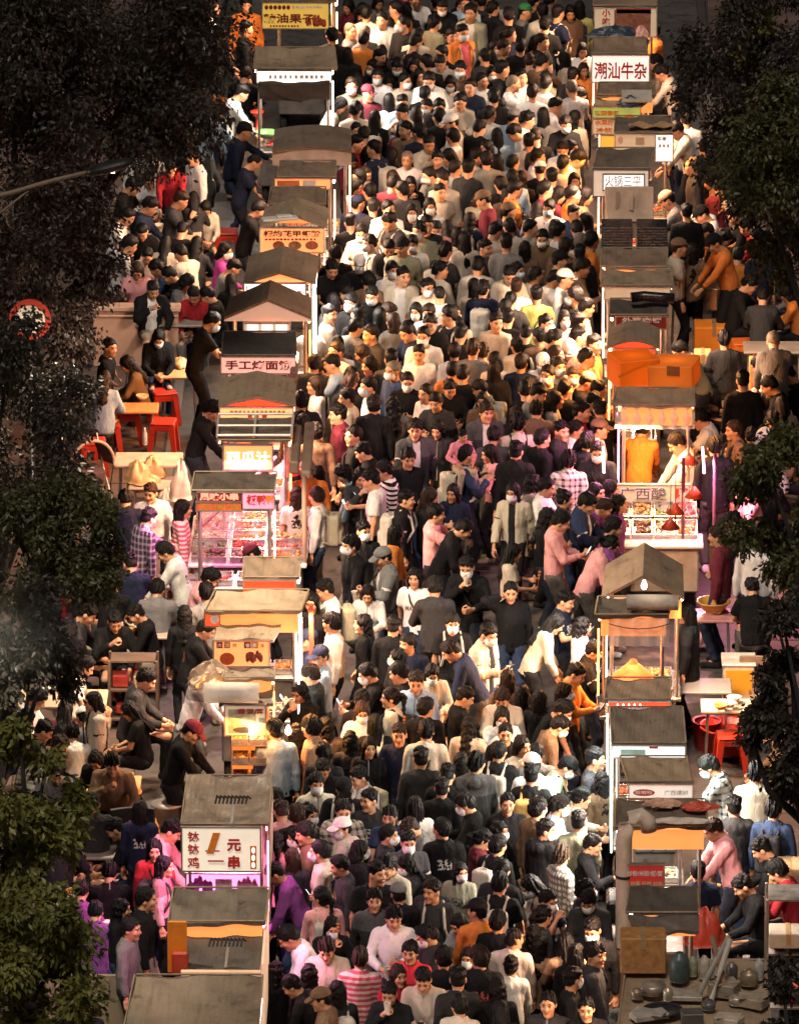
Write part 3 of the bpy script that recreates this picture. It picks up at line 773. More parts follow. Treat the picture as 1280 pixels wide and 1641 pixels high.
def crowd_mesh(specs, res=2.0):
    """all farther figures as one mesh with per-figure colours"""
    V, Fc, T, C, MI = [], [], [], [], []; off = 0
    for n_, S in enumerate(specs):
        lod = {'body': 2.2, 'top': 2.4, 'legs': 3.2, 'hair': 2.8} if n_ < len(specs) * .38 else {'body': 2.7, 'top': 2.9, 'legs': 3.8, 'hair': 3.4}
        F = fig(S['pose']); Rz = rotm(0, 0, S['rz']); sc = np.array([S['scale'] * (.90 if S['fem'] else .955), S['scale'], S['scale']], np.float32); pos = np.array(S['pos'], np.float32)
        for name, key, col, fr in pieces(S):
            if key[0] == 'shoes' : continue
            g = geo(*key, res=lod.get(key[0], 1.15 if key[0] == 'mask' else 2.2)); v = g[0]
            if fr == 1: v = v * F.HS @ F.HM.T + F.HC
            elif fr == 2: v = (v - np.array([0, 0, .93])) @ F.T.T + F.hip
            v = ((v * sc) @ Rz.T + pos).astype(np.float32)
            V.append(v); Fc.append(g[1] + off); off += len(v)
            T.append(g[2] if len(g) > 2 else np.ones((len(v), 3), np.float32)); c = np.empty((len(v), 3), np.float32); c[:] = col; C.append(c)
            MI.append(np.full(len(g[1]), {'body': 0, 'hair': 1}.get(key[0], 2), np.int32))
    me = mesh_from('crowd', np.concatenate(V), np.concatenate(Fc), True, {'tint': np.concatenate(T), 'col': np.concatenate(C)}, (MC_SKIN, MC_HAIR, MC_CLOTH))
    me.polygons.foreach_set('material_index', np.concatenate(MI)); me.update()
    return me

# ------------------------------------------------------------------ ground, road, pavements
def atY(px, py, Y):
    d = _F + _Rt * ((px - 640) / FPX) + _D * ((py - 820.5) / FPX)
    return Vector((0, CAM_Y, CAM_H)) + d * ((Y - CAM_Y) / d.y)
def struct(o): o['kind'] = 'structure'; return o
def asphalt():
    m, nt, b = new_mat('asphalt'); tc = nd(nt, 'ShaderNodeTexCoord').outputs['Object']
    n1 = noise(nt, .7, 6.0, tc); n2 = noise(nt, 60.0, 3.0, tc); n3 = noise(nt, 5.0, 4.0, tc)
    c = ramp(nt, n1, [(.3, (.045, .040, .037)), (.7, (.085, .076, .070))])
    c = mixc(nt, c, (.02, .018, .016), ramp(nt, n3, [(.52, 0.0), (.68, .7)])); c = mixc(nt, c, (.16, .15, .14), ramp(nt, n2, [(.62, 0.0), (.74, .6)]))
    nt.links.new(c, b.inputs['Base Color']); nt.links.new(ramp(nt, n3, [(.4, .85), (.7, .42)]), b.inputs['Roughness']); bump(nt, b, n2, .5, .01)
    return m
M_ASPH = asphalt()
M_GRD = mat('earth', (.05, .042, .034), .95, vscale=1.5)
M_SLAB = mat('paving_stone', (.105, .068, .054), .75, var=.45, vscale=2.5, bmp=.3)
M_BED = mat('paving_joint', (.045, .036, .030), .95)
M_KERB = mat('kerb_stone', (.11, .098, .088), .8)
L_IN, R_IN = at(484, 820, 1.0).x, at(962, 820, 1.0).x          # the two lines of cart fronts
XK_L, XK_R = L_IN - 1.75, R_IN + 1.75
struct(MB().box((0, 0, -.11), (420, 420, .02)).build('ground', M_GRD))
struct(MB().box(((XK_L + XK_R) / 2, 0, -.05), (XK_R - XK_L, 120, .1)).build('road', M_ASPH))
for sx, nm, xk in ((-1, 'pavement_left', XK_L), (1, 'pavement_right', XK_R)):
    w = 7.0
    pv = struct(MB().box((xk + sx * (w / 2 + .14), 0, .03), (w, 120, .16)).build(nm, M_BED))
    kb = MB().box((0, 0, 0), (.14, .98, .16), bev=.015).mesh('kerb_stone', M_KERB)
    for i in range(44):
        link('kerb_stone', kb, pv, (xk + sx * .07, -20 + i, .035))
    sl = [MB().box((0, 0, 0), (.585, .585, .03), bev=.008).mesh('paving_slab', M_SLAB) for k in range(2)]
    rg = random.Random(5); n = 0
    for j in range(70):
        for i in range(5):
            if n >= 140: break
            y = -16 + j * .6; x = xk + sx * (.46 + i * .6)
            if (i + j) % 2 and j > 50: continue
            link('paving_slab', sl[n % 2], pv, (x, y, .117 + rg.uniform(-.003, .003)), (rg.uniform(-.004, .004), rg.uniform(-.004, .004), rg.choice((0, math.pi / 2)))); n += 1
    rest = MB()
    for j in range(80):
        for i in range(11):
            y = -16 + j * .6; x = xk + sx * (.46 + i * .6)
            if i < 5 and j < 28: continue
            rest.box((x, y, .117), (.585, .585, .03))
    o = rest.build('farther_slabs', M_SLAB, pv); o['kind'] = 'stuff'
# trampled paper and a drain cover in the gap of the crowd
dc = MB().box((0, 0, 0), (.62, .42, .012), bev=.004)
for k in range(7): dc.box((-.24 + k * .08, 0, .008), (.035, .34, .008))
p = at(745, 905, 0); tag(dc.build('drain_cover', mat('cast_iron', (.04, .038, .036), .55, .7), None, (p.x, p.y, .010)), 'dark iron drain cover on the asphalt in the gap of the crowd', 'drain cover')

# ------------------------------------------------------------------ trees
def leaf_mat(name, c1, c2):
    m, nt, b = new_mat(name)
    tc = nd(nt, 'ShaderNodeTexCoord').outputs['Object']; n1 = noise(nt, 1.7, 3.0, tc); n2 = noise(nt, 14.0, 2.0, tc)
    c = ramp(nt, mathn(nt, 'ADD', mathn(nt, 'MULTIPLY', n1, .5), mathn(nt, 'MULTIPLY', n2, .5)), [(.36, c1), (.64, c2)])
    nt.links.new(c, b.inputs['Base Color']); b.inputs['Roughness'].default_value = .5
    tr = nd(nt, 'ShaderNodeBsdfTranslucent'); nt.links.new(c, tr.inputs[0]); mx = nd(nt, 'ShaderNodeMixShader'); mx.inputs[0].default_value = .22
    nt.links.new(b.outputs[0], mx.inputs[1]); nt.links.new(tr.outputs[0], mx.inputs[2]); nt.links.new(mx.outputs[0], nt.nodes['Material Output'].inputs[0])
    return m
LEAF = {'d': leaf_mat('leaf_dark', (.019, .016, .012), (.058, .050, .036)), 'r': leaf_mat('leaf_russet', (.022, .015, .011), (.066, .040, .029)),
        'g': leaf_mat('leaf_green', (.075, .085, .018), (.24, .25, .058)), 'm': leaf_mat('leaf_mid', (.030, .036, .012), (.115, .120, .038))}
M_BARK = mat('bark', (.020, .016, .013), .95, var=.5, vscale=9, bmp=.8)
def leaves(clumps, n, size, seed):
    """drooping leaves hung through the clumps of a crown: each a folded blade of four triangles"""
    rs = np.random.RandomState(seed); w = np.array([c[3] ** 2 for c in clumps]); w /= w.sum()
    ci = rs.choice(len(clumps), n, p=w); C = np.array([c[:3] for c in clumps])[ci]; r = np.array([c[3] for c in clumps])[ci]
    u = rs.normal(0, 1, (n, 3)); u /= np.linalg.norm(u, axis=1)[:, None]; rad = rs.rand(n) ** .45
    # twigs: leaves gather along short sprays
    tw = rs.randint(0, 26, n); trs = np.random.RandomState(seed + 1).normal(0, 1, (len(clumps) * 26, 3)); td = trs[ci * 26 + tw]; td /= np.linalg.norm(td, axis=1)[:, None]
    pos = C + (td * .8 + u * .32) * (r * rad)[:, None]; pos[:, 2] -= .12 * r * rad
    d = td * .6 + rs.normal(0, .6, (n, 3)); d[:, 2] -= .75; d /= np.linalg.norm(d, axis=1)[:, None]
    s = np.cross(d, rs.normal(0, 1, (n, 3))); s /= np.linalg.norm(s, axis=1)[:, None]; nn = np.cross(d, s)
    L = size * rs.uniform(.7, 1.3, n)[:, None]; W = L * .24
    v = np.stack([pos, pos + d * L * .5 + s * W + nn * W * .35, pos + d * L, pos + d * L * .5 - s * W + nn * W * .35], 1).reshape(-1, 3)
    k = np.arange(n)[:, None] * 4
    f = np.concatenate([k + np.array([[0, 1, 2]]), k + np.array([[0, 2, 3]])])
    return v, f
def tree(px, py, z, rad, tone, n, seed, label, size=.095, nclump=26, tilt=0.0):
    c = at(px, py, z); rg = random.Random(seed); root = empty('street_tree', (c.x + tilt, c.y, 0))
    cl = []
    for k in range(nclump):
        while True:
            q = Vector((rg.uniform(-1, 1), rg.uniform(-1, 1), rg.uniform(-1, 1)))
            if .35 < q.length < 1: break
        cl.append((q.x * rad[0] - tilt, q.y * rad[1], z + q.z * rad[2], min(rad) * rg.uniform(.28, .46)))
    v, f = leaves(cl, n, size, seed)
    link('crown', mesh_from('crown', v, f, False, None, (LEAF[tone],)), root)
    t = MB(); h0 = z - rad[2] * .55
    pts = [Vector((rg.uniform(-.06, .06) - tilt * (i / 6) ** 1.6, rg.uniform(-.06, .06), h0 * i / 6)) for i in range(7)]; t.tube(pts, .15, 9, .085)
    for q in cl[::3]:
        a = pts[rg.choice((4, 5, 6))]; b = Vector(q[:3]); m = a.lerp(b, .5) + Vector((rg.uniform(-.15, .15), rg.uniform(-.15, .15), -.08)); t.tube([a, m, b], .05, 6, .014)
    t.build('trunk', M_BARK, root, smooth=True)
    return tag(root, label, 'tree', 'street trees on both pavements')
tree(95, 60, 6.4, (2.1, 2.0, 1.7), 'd', 78000, 1, 'big dark-leaved tree filling the upper left corner above the diners', .072, 60, tilt=-1.19)
tree(250, 120, 5.8, (.62, .9, .85), 'm', 7140, 2, 'olive-tinged tree lit at its edge beside the big dark tree', .07, 16, tilt=-2.6)
tree(35, 400, 5.2, (1.0, 1.3, 1.45), 'r', 18700, 3, 'sparse russet-leaved tree below the street lamp arm', .072, 34, tilt=-1.05)
tree(15, 690, 5.0, (1.02, 1.2, 1.3), 'd', 18700, 4, 'dark tree in front of the round red-ringed road sign', .072, 30, tilt=-0.43)
tree(60, 880, 4.6, (.78, .9, .85), 'm', 11050, 5, 'grey-green tree beside the stroller', .072, 22, tilt=-0.86)
tree(15, 1040, 4.4, (.72, .9, .8), 'd', 9350, 6, 'dark tree leaning over the diners\' crowded low table', .072, 20, tilt=-0.43)
tree(20, 1300, 4.2, (.62, .8, .95), 'g', 8840, 7, 'yellow-green tree at the lower left edge, upper crown', .085, 26, tilt=-0.48)
tree(45, 1540, 3.8, (.66, .8, .85), 'g', 8840, 8, 'yellow-green tree in the bottom left corner', .085, 26, tilt=-0.71)
tree(1205, 140, 6.0, (.92, 1.3, 1.45), 'd', 22100, 9, 'dense dark tree at the upper right behind the beef-offal cart', .072, 34, tilt=1.84)
tree(1285, 250, 6.6, (.92, 1.0, 1.65), 'm', 22100, 10, 'tree at the right edge with pale green lit tips', .072, 34, tilt=0.84)
tree(1260, 70, 6.4, (.6, .8, .5), 'g', 2550, 15, 'small bright green crown at the top of the right edge', .072, 9, tilt=1.08)
tree(1276, 830, 5.0, (.62, .9, .95), 'm', 11900, 11, 'olive tree at the right edge beside the pink-lit pickle cart', .072, 24, tilt=1.06)
tree(1272, 1130, 4.6, (.50, .8, 1.20), 'd', 12750, 12, 'dark tree at the right edge above the orange cabinet', .072, 24, tilt=0.96)
tree(1285, 1600, 3.6, (.36, .6, .60), 'd', 4080, 13, 'low dark bush-like tree in the bottom right corner', .072, 12, tilt=0.84)

# ------------------------------------------------------------------ street lamp and road sign at the left
M_STEEL = mat('galvanised_steel', (.33, .31, .28), .45, .6)
M_DARK = mat('dark_metal', (.025, .024, .022), .5, .4)
tip = at(212, 259, 7.35); a1 = at(140, 276, 7.3); pole_x = at(-80, 330, 6.9)
lp = empty('street_lamp', (pole_x.x, tip.y, 0)); o0 = Vector((pole_x.x, tip.y, 0))
def lpt(px, py): q = atY(px, py, tip.y); return q - o0
MB().tube([(0, 0, 0), (0, 0, 3), (0, 0, lpt(-80, 331).z)], .072, 12, .06).build('pole', M_STEEL, lp, smooth=True)
MB().tube([lpt(-80, 331), lpt(20, 308), lpt(80, 290), lpt(142, 275)], .030, 10, .024).build('arm', mat('weathered_arm', (.20, .15, .11), .7, .1), lp, smooth=True)
MB().tube([lpt(-60, 376), lpt(0, 341), lpt(48, 303)], .012, 8).build('brace', mat('weathered_arm', (.34, .26, .20)), lp, smooth=True)
hd = MB(); A, B = lpt(138, 276), lpt(214, 258); dv = (B - A).normalized()
for k in range(8):
    pass
prof = [(0, .035), (.12, .055), (.45, .070), (.8, .060), (1.0, .022)]
rings = []
for t, r in prof: rings.append((A.lerp(B, t), r))
vv, ff = [], []
for q, r in rings:
    for k in range(12):
        an = 2 * math.pi * k / 12; vv.append(q + Vector((0, math.cos(an) * r * 1.7, math.sin(an) * r)))
for i in range(len(rings) - 1):
    for k in range(12): ff.append((i * 12 + k, i * 12 + (k + 1) % 12, (i + 1) * 12 + (k + 1) % 12, (i + 1) * 12 + k))
ff += [tuple(range(12)), tuple(48 + k for k in range(12))]
hd.add(vv, ff); hd.build('lamp_head', M_DARK, lp, smooth=True)
lens = A.lerp(B, .45) + Vector((0, .02, -.062)); MB().box(lens, (.16, .05, .008), bev=.003).build('lens', emis('sodium_lens', (1.0, .78, .52), 6.0), lp)
ld = bpy.data.lights.new('street_light', 'SPOT'); ld.energy = 2200; ld.spot_size = R(125); ld.spot_blend = .6; ld.shadow_soft_size = .12; ld.color = (1, .80, .58)
lo = link('street_light', ld, lp, lens + Vector((0, 0, -.06))); lo.rotation_euler = (0, R(-8), 0)
tag(lp, 'grey street lamp arm reaching in over the trees, dark lamp head at its end', 'street lamp')
sg = at(48, 512, 4.6); rs_ = empty('road_sign', (sg.x, sg.y, 0)); SZ = 4.6
MB().tube([(0, .05, 0), (0, .05, 4.8)], .03, 10).build('post', M_DARK, rs_, smooth=True)
def disc(r0, r1, y, th=.012, n=32):
    m = MB(); v = []
    for yy in (y, y + th):
        for r in (r0, r1): v += [(r * math.cos(2 * math.pi * k / n), yy, SZ + r * math.sin(2 * math.pi * k / n)) for k in range(n)]
    f = []
    for k in range(n):
        q = (k + 1) % n
        f += [(k, q, n + q, n + k), (2 * n + k, 3 * n + k, 3 * n + q, 2 * n + q), (n + k, n + q, 3 * n + q, 3 * n + k), (k, 2 * n + k, 2 * n + q, q)]
    return m.add(v, f)
disc(.001, .175, .004).build('face', mat('sign_cream', (.78, .72, .62), .5), rs_)
disc(.175, .245, -.004, .022).build('ring', mat('sign_red', (.42, .045, .03), .45), rs_)
sy = MB()
for dx in (-.05, .05): sy.box((dx, -.004, SZ - .03), (.022, .010, .16), bev=.004)
sy.box((0, -.006, SZ + .09), (.11, .010, .022), bev=.004); sy.build('symbol', mat('sign_grey', (.10, .10, .11), .6), rs_)
tag(rs_, 'round road sign with a red ring half hidden by dark leaves', 'road sign')

# thin haze volume added to carry the lamp's pale glow at the left edge
def glow_haze(px, py, z, rad, dens, label):
    m = bpy.data.materials.new('glow_haze'); m.use_nodes = True; nt = m.node_tree; nt.nodes.clear(); out = nd(nt, 'ShaderNodeOutputMaterial'); v = nd(nt, 'ShaderNodeVolumePrincipled'); v.inputs['Color'].default_value = (.85, .88, .80, 1); v.inputs['Anisotropy'].default_value = .2
    tc = nd(nt, 'ShaderNodeTexCoord').outputs['Object']; ln = nd(nt, 'ShaderNodeVectorMath', operation='LENGTH'); nt.links.new(tc, ln.inputs[0])
    fall = ramp(nt, ln.outputs['Value'], [(.15, 1.0), (.95, 0.0)]); nz = ramp(nt, noise(nt, 2.2, 4.0, tc), [(.35, .1), (.7, 1.0)])
    nt.links.new(mathn(nt, 'MULTIPLY', mathn(nt, 'MULTIPLY', fall, nz), dens), v.inputs['Density']); nt.links.new(v.outputs[0], out.inputs['Volume'])
    o = MB().lathe([(.01, -1), (.5, -.87), (.87, -.5), (1, 0), (.87, .5), (.5, .87), (.01, 1)], n=20).build('glow_haze', m, None, at(px, py, z), 0, True); o.scale = rad; o['kind'] = 'stuff'; o['label'] = label; o['category'] = 'glow_haze'
    return o
# second lamp whose head hangs just past the left edge, over the dark tree
q = at(-14, 938, 5.75); l2 = empty('street_lamp', (q.x - 1.2, q.y, 0))
MB().tube([(0, 0, 0), (0, 0, 3.2), (0, 0, 6.0)], .08, 12, .055).build('pole', M_STEEL, l2, smooth=True)
MB().tube([(0, 0, 5.9), (.5, 0, 6.0), (1.05, 0, 5.9)], .035, 10, .028).build('arm', MATS['weathered_arm'], l2, smooth=True)
MB().lathe([(.02, .10), (.10, .06), (.15, 0), (.14, -.02), (.02, -.015)], (1.2, 0, 5.82), 16).build('lamp_head', M_DARK, l2, smooth=True)
ld = bpy.data.lights.new('street_light', 'SPOT'); ld.energy = 420; ld.spot_size = R(115); ld.spot_blend = .7; ld.shadow_soft_size = .1; ld.color = (1, .92, .74); link('street_light', ld, l2, (1.2, 0, 5.76))
tag(l2, 'street lamp just past the left edge throwing a pale glow on dark leaves', 'street lamp')
glow_haze(-6, 985, 5.15, (1.0, .6, .8), .26, 'pale glowing haze under the lamp at the left edge')

# ------------------------------------------------------------------ food carts
CT = math.cos(PITCH)
def roof_mat(name, col, k):
    """weathered sheet: large blotches, run-off streaks, speckled dirt"""
    m, nt, b = new_mat(name); tc = nd(nt, 'ShaderNodeTexCoord').outputs['Object']; oi = nd(nt, 'ShaderNodeObjectInfo')
    mp = nd(nt, 'ShaderNodeMapping'); nt.links.new(tc, mp.inputs[0]); cx = nd(nt, 'ShaderNodeCombineXYZ'); nt.links.new(mathn(nt, 'MULTIPLY', oi.outputs['Random'], 50.0), cx.inputs[0]); nt.links.new(cx.outputs[0], mp.inputs['Location'])
    ms = nd(nt, 'ShaderNodeMapping'); ms.inputs['Scale'].default_value = (14, 1.2, 1); nt.links.new(mp.outputs[0], ms.inputs[0])
    n1 = noise(nt, 1.6, 6.0, mp.outputs[0], .65); n2 = noise(nt, 1.0, 4.0, ms.outputs[0]); n3 = noise(nt, 38.0, 3.0, mp.outputs[0]); n4 = noise(nt, 4.5, 5.0, mp.outputs[0], .7)
    c = ramp(nt, n1, [(.25, tuple(v * .55 for v in col)), (.5, col), (.78, tuple(v * 1.35 for v in col))])
    c = mixc(nt, c, tuple(v * .5 for v in col), ramp(nt, n2, [(.5, 0.0), (.72, .55)])); c = mixc(nt, c, (.035, .026, .018), ramp(nt, n4, [(.58, 0.0), (.72, .65)]))
    c = mixc(nt, c, tuple(min(1, v * 1.8) for v in col), ramp(nt, n3, [(.60, 0.0), (.75, .45)])); nt.links.new(c, b.inputs['Base Color'])
    nt.links.new(ramp(nt, n4, [(.35, .85), (.7, .45)]), b.inputs['Roughness']); bump(nt, b, mathn(nt, 'ADD', n1, mathn(nt, 'MULTIPLY', n3, .25)), .5, .02)
    MATS[name] = m; return m
M_ROOF = [roof_mat('roof_sheet_%d' % i, c, i) for i, c in enumerate([(.255, .180, .118), (.32, .235, .150), (.165, .125, .090), (.090, .072, .056), (.24, .165, .110)])]
M_CART = [mat('cart_panel_%d' % i, c, .35, .75, var=.25) for i, c in enumerate([(.45, .43, .40), (.40, .36, .32)])] + [mat('cart_red', (.36, .04, .025), .45), mat('cart_cream', (.55, .44, .33), .55), mat('cart_brown', (.16, .095, .06), .6)]
M_POST = mat('post_steel', (.42, .38, .34), .38, .8)
M_TYRE = mat('tyre', (.015, .015, .015), .85); M_RIM = mat('rim', (.4, .4, .4), .4, .8)
M_PALE = mat('pale_canvas', (.62, .47, .36), .8); M_WOOD = mat('plywood', (.36, .24, .14), .7)
RED = mat('print_red', (.50, .030, .018), .5); DRED = mat('print_dark_red', (.22, .015, .015), .5); WHT = mat('print_white', (.75, .72, .68), .5)
BLK = mat('print_black', (.03, .028, .028), .5); ORG = mat('print_orange', (.72, .22, .03), .5); GRY = mat('print_grey', (.13, .12, .115), .5); YEL = mat('print_gold', (.50, .34, .06), .5)
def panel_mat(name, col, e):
    """panel glowing in its own colour: backlit signs, also cloth and boards made to glow"""
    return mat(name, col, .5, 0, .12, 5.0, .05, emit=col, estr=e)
WHEEL = MB().lathe([(.10, -.045), (.165, -.05), (.185, -.02), (.185, .02), (.165, .05), (.10, .045)], n=18).mesh('tyre', M_TYRE, True)
RIM = MB().lathe([(.02, -.05), (.10, -.035), (.10, .035), (.02, .05)], n=14).mesh('rim', M_RIM)
BULB = MB().lathe([(.012, .05), (.02, .03), (.034, -.01), (.03, -.04), (.012, -.058)], n=10).mesh('bulb', emis('bulb_warm', (1.0, .72, .42), 26.0), True)
carts = []
WARM, WHITE, PINK, AMBER = (1.0, .60, .38), (1.0, .83, .70), (1.0, .32, .58), (1.0, .40, .12)
TUBE_M = {}
def tube_m(c, s=14.0):
    k = 'tube_%d_%d_%d_%d' % (*[int(v * 100) for v in c], s)
    return emis(k, c, s)
FOODC = [(.50, .17, .03), (.34, .07, .02), (.55, .34, .10), (.20, .09, .04), (.14, .20, .05), (.60, .48, .30), (.45, .05, .03)]
def food_heap(seed, w, d, n=26, col=None):
    """a tray's heap of skewers and morsels, one mesh"""
    rg = random.Random(seed); m = MB()
    for k in range(n):
        x, y = rg.uniform(-w / 2, w / 2) * .9, rg.uniform(-d / 2, d / 2) * .9; s = rg.uniform(.022, .042); z = .02 + .03 * (1 - (2 * x / w) ** 2) * rg.random()
        m.box((x, y, z), (s * rg.uniform(.8, 2.2), s, s), rg.uniform(0, 3), s * .3, rg.uniform(-.4, .4), rg.uniform(-.4, .4))
    return m
_heaps = {}
def tray(parent, c, w, d, seed, tilt=0.0, cat=None):
    k = seed % 7; key = (k, round(w, 2), round(d, 2))
    if key not in _heaps:
        fm = mat('food_%d' % k, FOODC[k], .45, 0, .5, 20, .3)
        b = MB().box((0, 0, 0), (w, d, .012)); t = .012
        for sx in (-1, 1): b.box((sx * (w / 2 - t / 2), 0, .03), (t, d, .05)); b.box((0, sx * (d / 2 - t / 2), .03), (w - 2 * t, t, .05))
        _heaps[key] = (b.mesh('food_tray', mat('tray_steel', (.55, .53, .50), .3, .8)), food_heap(k, w - .03, d - .03, 30).mesh('food', fm))
    a, b = _heaps[key]
    o = link('food_tray', a, parent, c, (tilt, 0, 0)); link('food', b, o)
    return o
def slab(xlb, xrb, yb, zb, xlf, xrf, yf, zf, kind, org, th=.035, rise=.22):
    """roof through four sighted corners: back edge at height zb, front edge at zf"""
    A, B, C, D = at(xlb, yb, zb) - org, at(xrb, yb, zb) - org, at(xrf, yf, zf) - org, at(xlf, yf, zf) - org
    m = MB(); rg = random.Random(int(xlb + yb)); ph = rg.random() * 6
    def fn(u, v):
        p = D.lerp(C, u).lerp(A.lerp(B, u), v)
        if kind == 'gable': p = p + Vector((0, 0, rise * (1 - abs(2 * u - 1)) - rise * .0))
        elif kind == 'arch': p = p + Vector((0, 0, rise * math.sin(math.pi * u)))
        else: p = p + Vector((0, 0, .014 * math.sin(7 * u + ph) + .010 * math.sin(6 * v + ph * 2) + .008 * math.sin(17 * u + 9 * v + ph) - .02 * math.sin(math.pi * u) * math.sin(math.pi * v)))
        return p
    m.sheet(fn, 18, 10, th)
    return m, (A, B, C, D)
def cart(side, short, label, roof, signs=(), light=WARM, power=26, front=30, roofm=0, body=0, zr=2.15, fcol=None, kind='flat', rise=.22, zf=None, extra=None, gable=None, tube=True, lettered=True, nobody=False, cab=None):
    """one food cart; roof = (xlb, xrb, yb, xlf, xrf, yf) in sighted pixels at height zr"""
    xlb, xrb, yb, xlf, xrf, yf = roof
    zf = zr - .04 if zf is None else zf
    pf, pb = at((xlf + xrf) / 2, yf, zf), at((xlb + xrb) / 2, yb, zr)
    org = Vector(((pf.x + pb.x) / 2, (pf.y + pb.y) / 2, 0)); root = empty('food_cart', org)
    m, (A, B, C, D) = slab(xlb, xrb, yb, zr, xlf, xrf, yf, zf, kind, org, rise=rise)
    ro = m.build('roof', M_ROOF[roofm], root)
    # raised rim along the roof edge
    if kind == 'flat':
        rm = MB(); up = Vector((0, 0, .012))
        for a, b in ((A, B), (B, C), (C, D), (D, A)): rm.tube([a.lerp(b, 0.01) + up, a.lerp(b, .99) + up], .010, 6)
        rm.build('roof_rim', M_ROOF[1], ro)
    front *= .85 if yf < 330 else .9 if yf < 560 else 1.0 if yf < 1050 else 1.05
    x0, x1, y0, y1 = max(A.x, D.x) + .05, min(B.x, C.x) - .05, min(C.y, D.y) + .08, max(A.y, B.y) - .06
    if cab: x0, x1, y0, y1 = cab
    yfr = (C.y + D.y) / 2
    carts.append(dict(short=short, side=side, y=org.y, x=org.x, root=root))
    if not nobody:
        for px_ in (x0 + .02, x1 - .02):
            for py_ in (y0, y1):
                v_ = (py_ - D.y) / max(.01, (A.y - D.y)); zt = zf + (zr - zf) * v_
                MB().tube([(px_, py_, .85), (px_, py_, zt - .02)], .018, 8).build('post', M_POST, root)
        L = y1 - y0
        MB().box(((x0 + x1) / 2, (y0 + y1) / 2, .60), (x1 - x0 - .06, L - .04, .46), bev=.02).build('cabinet', M_CART[body], root)
        MB().box(((x0 + x1) / 2, (y0 + y1) / 2, .865), (x1 - x0 + .06, L + .06, .05), bev=.012).build('counter', mat('counter_steel', (.50, .47, .43), .3, .8), root)
        for wx in (x0 + .10, x1 - .10):
            for wy in (y0 + .22, y1 - .22):
                w = link('wheel', WHEEL, root, (wx, wy, .186), (0, math.pi / 2, 0)); link('rim', RIM, w)
        nt_ = max(1, int(L / .42)); k = 0
        for j in range(nt_):
            for i in range(2):
                tray(root, (x0 + (x1 - x0) * (.28 + .44 * i), y0 + L * (j + .5) / nt_, .902), (x1 - x0) * .38, .34, sum(map(ord, short)) % 97 + j * 2 + i); k += 1
    inner = x1 if side < 0 else x0; sg = -side        # direction from the cart to the crowd
    # lit tube under the roof edge that faces the crowd, and a lamp over the counter
    if tube:
        tx = inner + sg * .035; zt = min(zr, zf) - .10
        MB().tube([(tx, y0 + .06, zt), (tx, y1 - .06, zt)], .016, 8).build('lamp_tube', tube_m(light), root)
        la = bpy.data.lights.new('tube_light', 'AREA'); la.shape = 'RECTANGLE'; la.size = max(.5, y1 - y0 - .2); la.size_y = .05; la.energy = front * 1.35; la.spread = R(130); la.color = fcol or light
        lo = link('tube_light', la, root, (tx + sg * .03, (y0 + y1) / 2, zt - .01)); lo.rotation_euler = Vector((sg * .72, 0, -.70)).to_track_quat('-Z', 'Y').to_euler()
        bx_ = (x0 if side < 0 else x1) - sg * .03                     # weaker tube for the cook on the pavement side
        MB().tube([(bx_, y0 + .15, zt), (bx_, y1 - .15, zt)], .012, 8).build('lamp_tube', tube_m(light), root)
        la = bpy.data.lights.new('rear_light', 'AREA'); la.shape = 'RECTANGLE'; la.size = max(.4, y1 - y0 - .3); la.size_y = .05; la.energy = front * .95; la.spread = R(140); la.color = light
        lo = link('rear_light', la, root, (bx_ - sg * .03, (y0 + y1) / 2, zt - .01)); lo.rotation_euler = Vector((-sg * .9, 0, -.42)).to_track_quat('-Z', 'Y').to_euler()
    if power:
        la = bpy.data.lights.new('counter_light', 'AREA'); la.shape = 'RECTANGLE'; la.size = (x1 - x0) * .6; la.size_y = .18; la.energy = power * 1.6; la.color = light
        lo = link('counter_light', la, root, ((x0 + x1) / 2, y0 + .22, min(zr, zf) - .16)); lo.rotation_euler = Vector((0, -.42, -1)).to_track_quat('-Z', 'Y').to_euler()
        MB().box(((x0 + x1) / 2, y0 + .22, min(zr, zf) - .11), ((x1 - x0) * .6, .10, .05), bev=.015).build('lamp_case', M_POST, root)
    if tube:
        MB().box((inner + sg * .045, y0 + .01, 1.52), (.022, .022, .80), bev=.005).build('light_strip', tube_m(fcol or light, 3.5), root)
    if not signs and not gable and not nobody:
        MB().box(((x0 + x1) / 2, yfr + .04, min(zr, zf) - .15), (x1 - x0 + .04, .02, .22), bev=.005).build('added_glow_board', S_ADDGLOW, root)  # glowing board added so a front without a sign is not dark
    yw = org.y + yfr
    for s in signs: add_sign(root, org, yw - .03 - s.get('d', 0), s)
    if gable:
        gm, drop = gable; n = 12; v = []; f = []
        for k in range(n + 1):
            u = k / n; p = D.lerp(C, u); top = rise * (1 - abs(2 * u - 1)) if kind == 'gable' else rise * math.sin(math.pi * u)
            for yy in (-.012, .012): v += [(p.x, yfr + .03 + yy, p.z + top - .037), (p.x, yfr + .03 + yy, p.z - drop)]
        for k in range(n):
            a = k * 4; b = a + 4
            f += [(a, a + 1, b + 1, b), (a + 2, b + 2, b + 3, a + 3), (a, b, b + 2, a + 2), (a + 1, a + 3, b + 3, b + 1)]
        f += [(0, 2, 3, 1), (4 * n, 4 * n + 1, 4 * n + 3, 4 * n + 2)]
        MB().add(v, f).build('gable_cloth', gm, root)  # where emissive, the glow stands in for lamplight coming through the cloth
    if extra: extra(root, org, (x0, x1, y0, y1, A, B, C, D))
    tag(root, label, 'food cart', 'food carts lining the street')
    return root
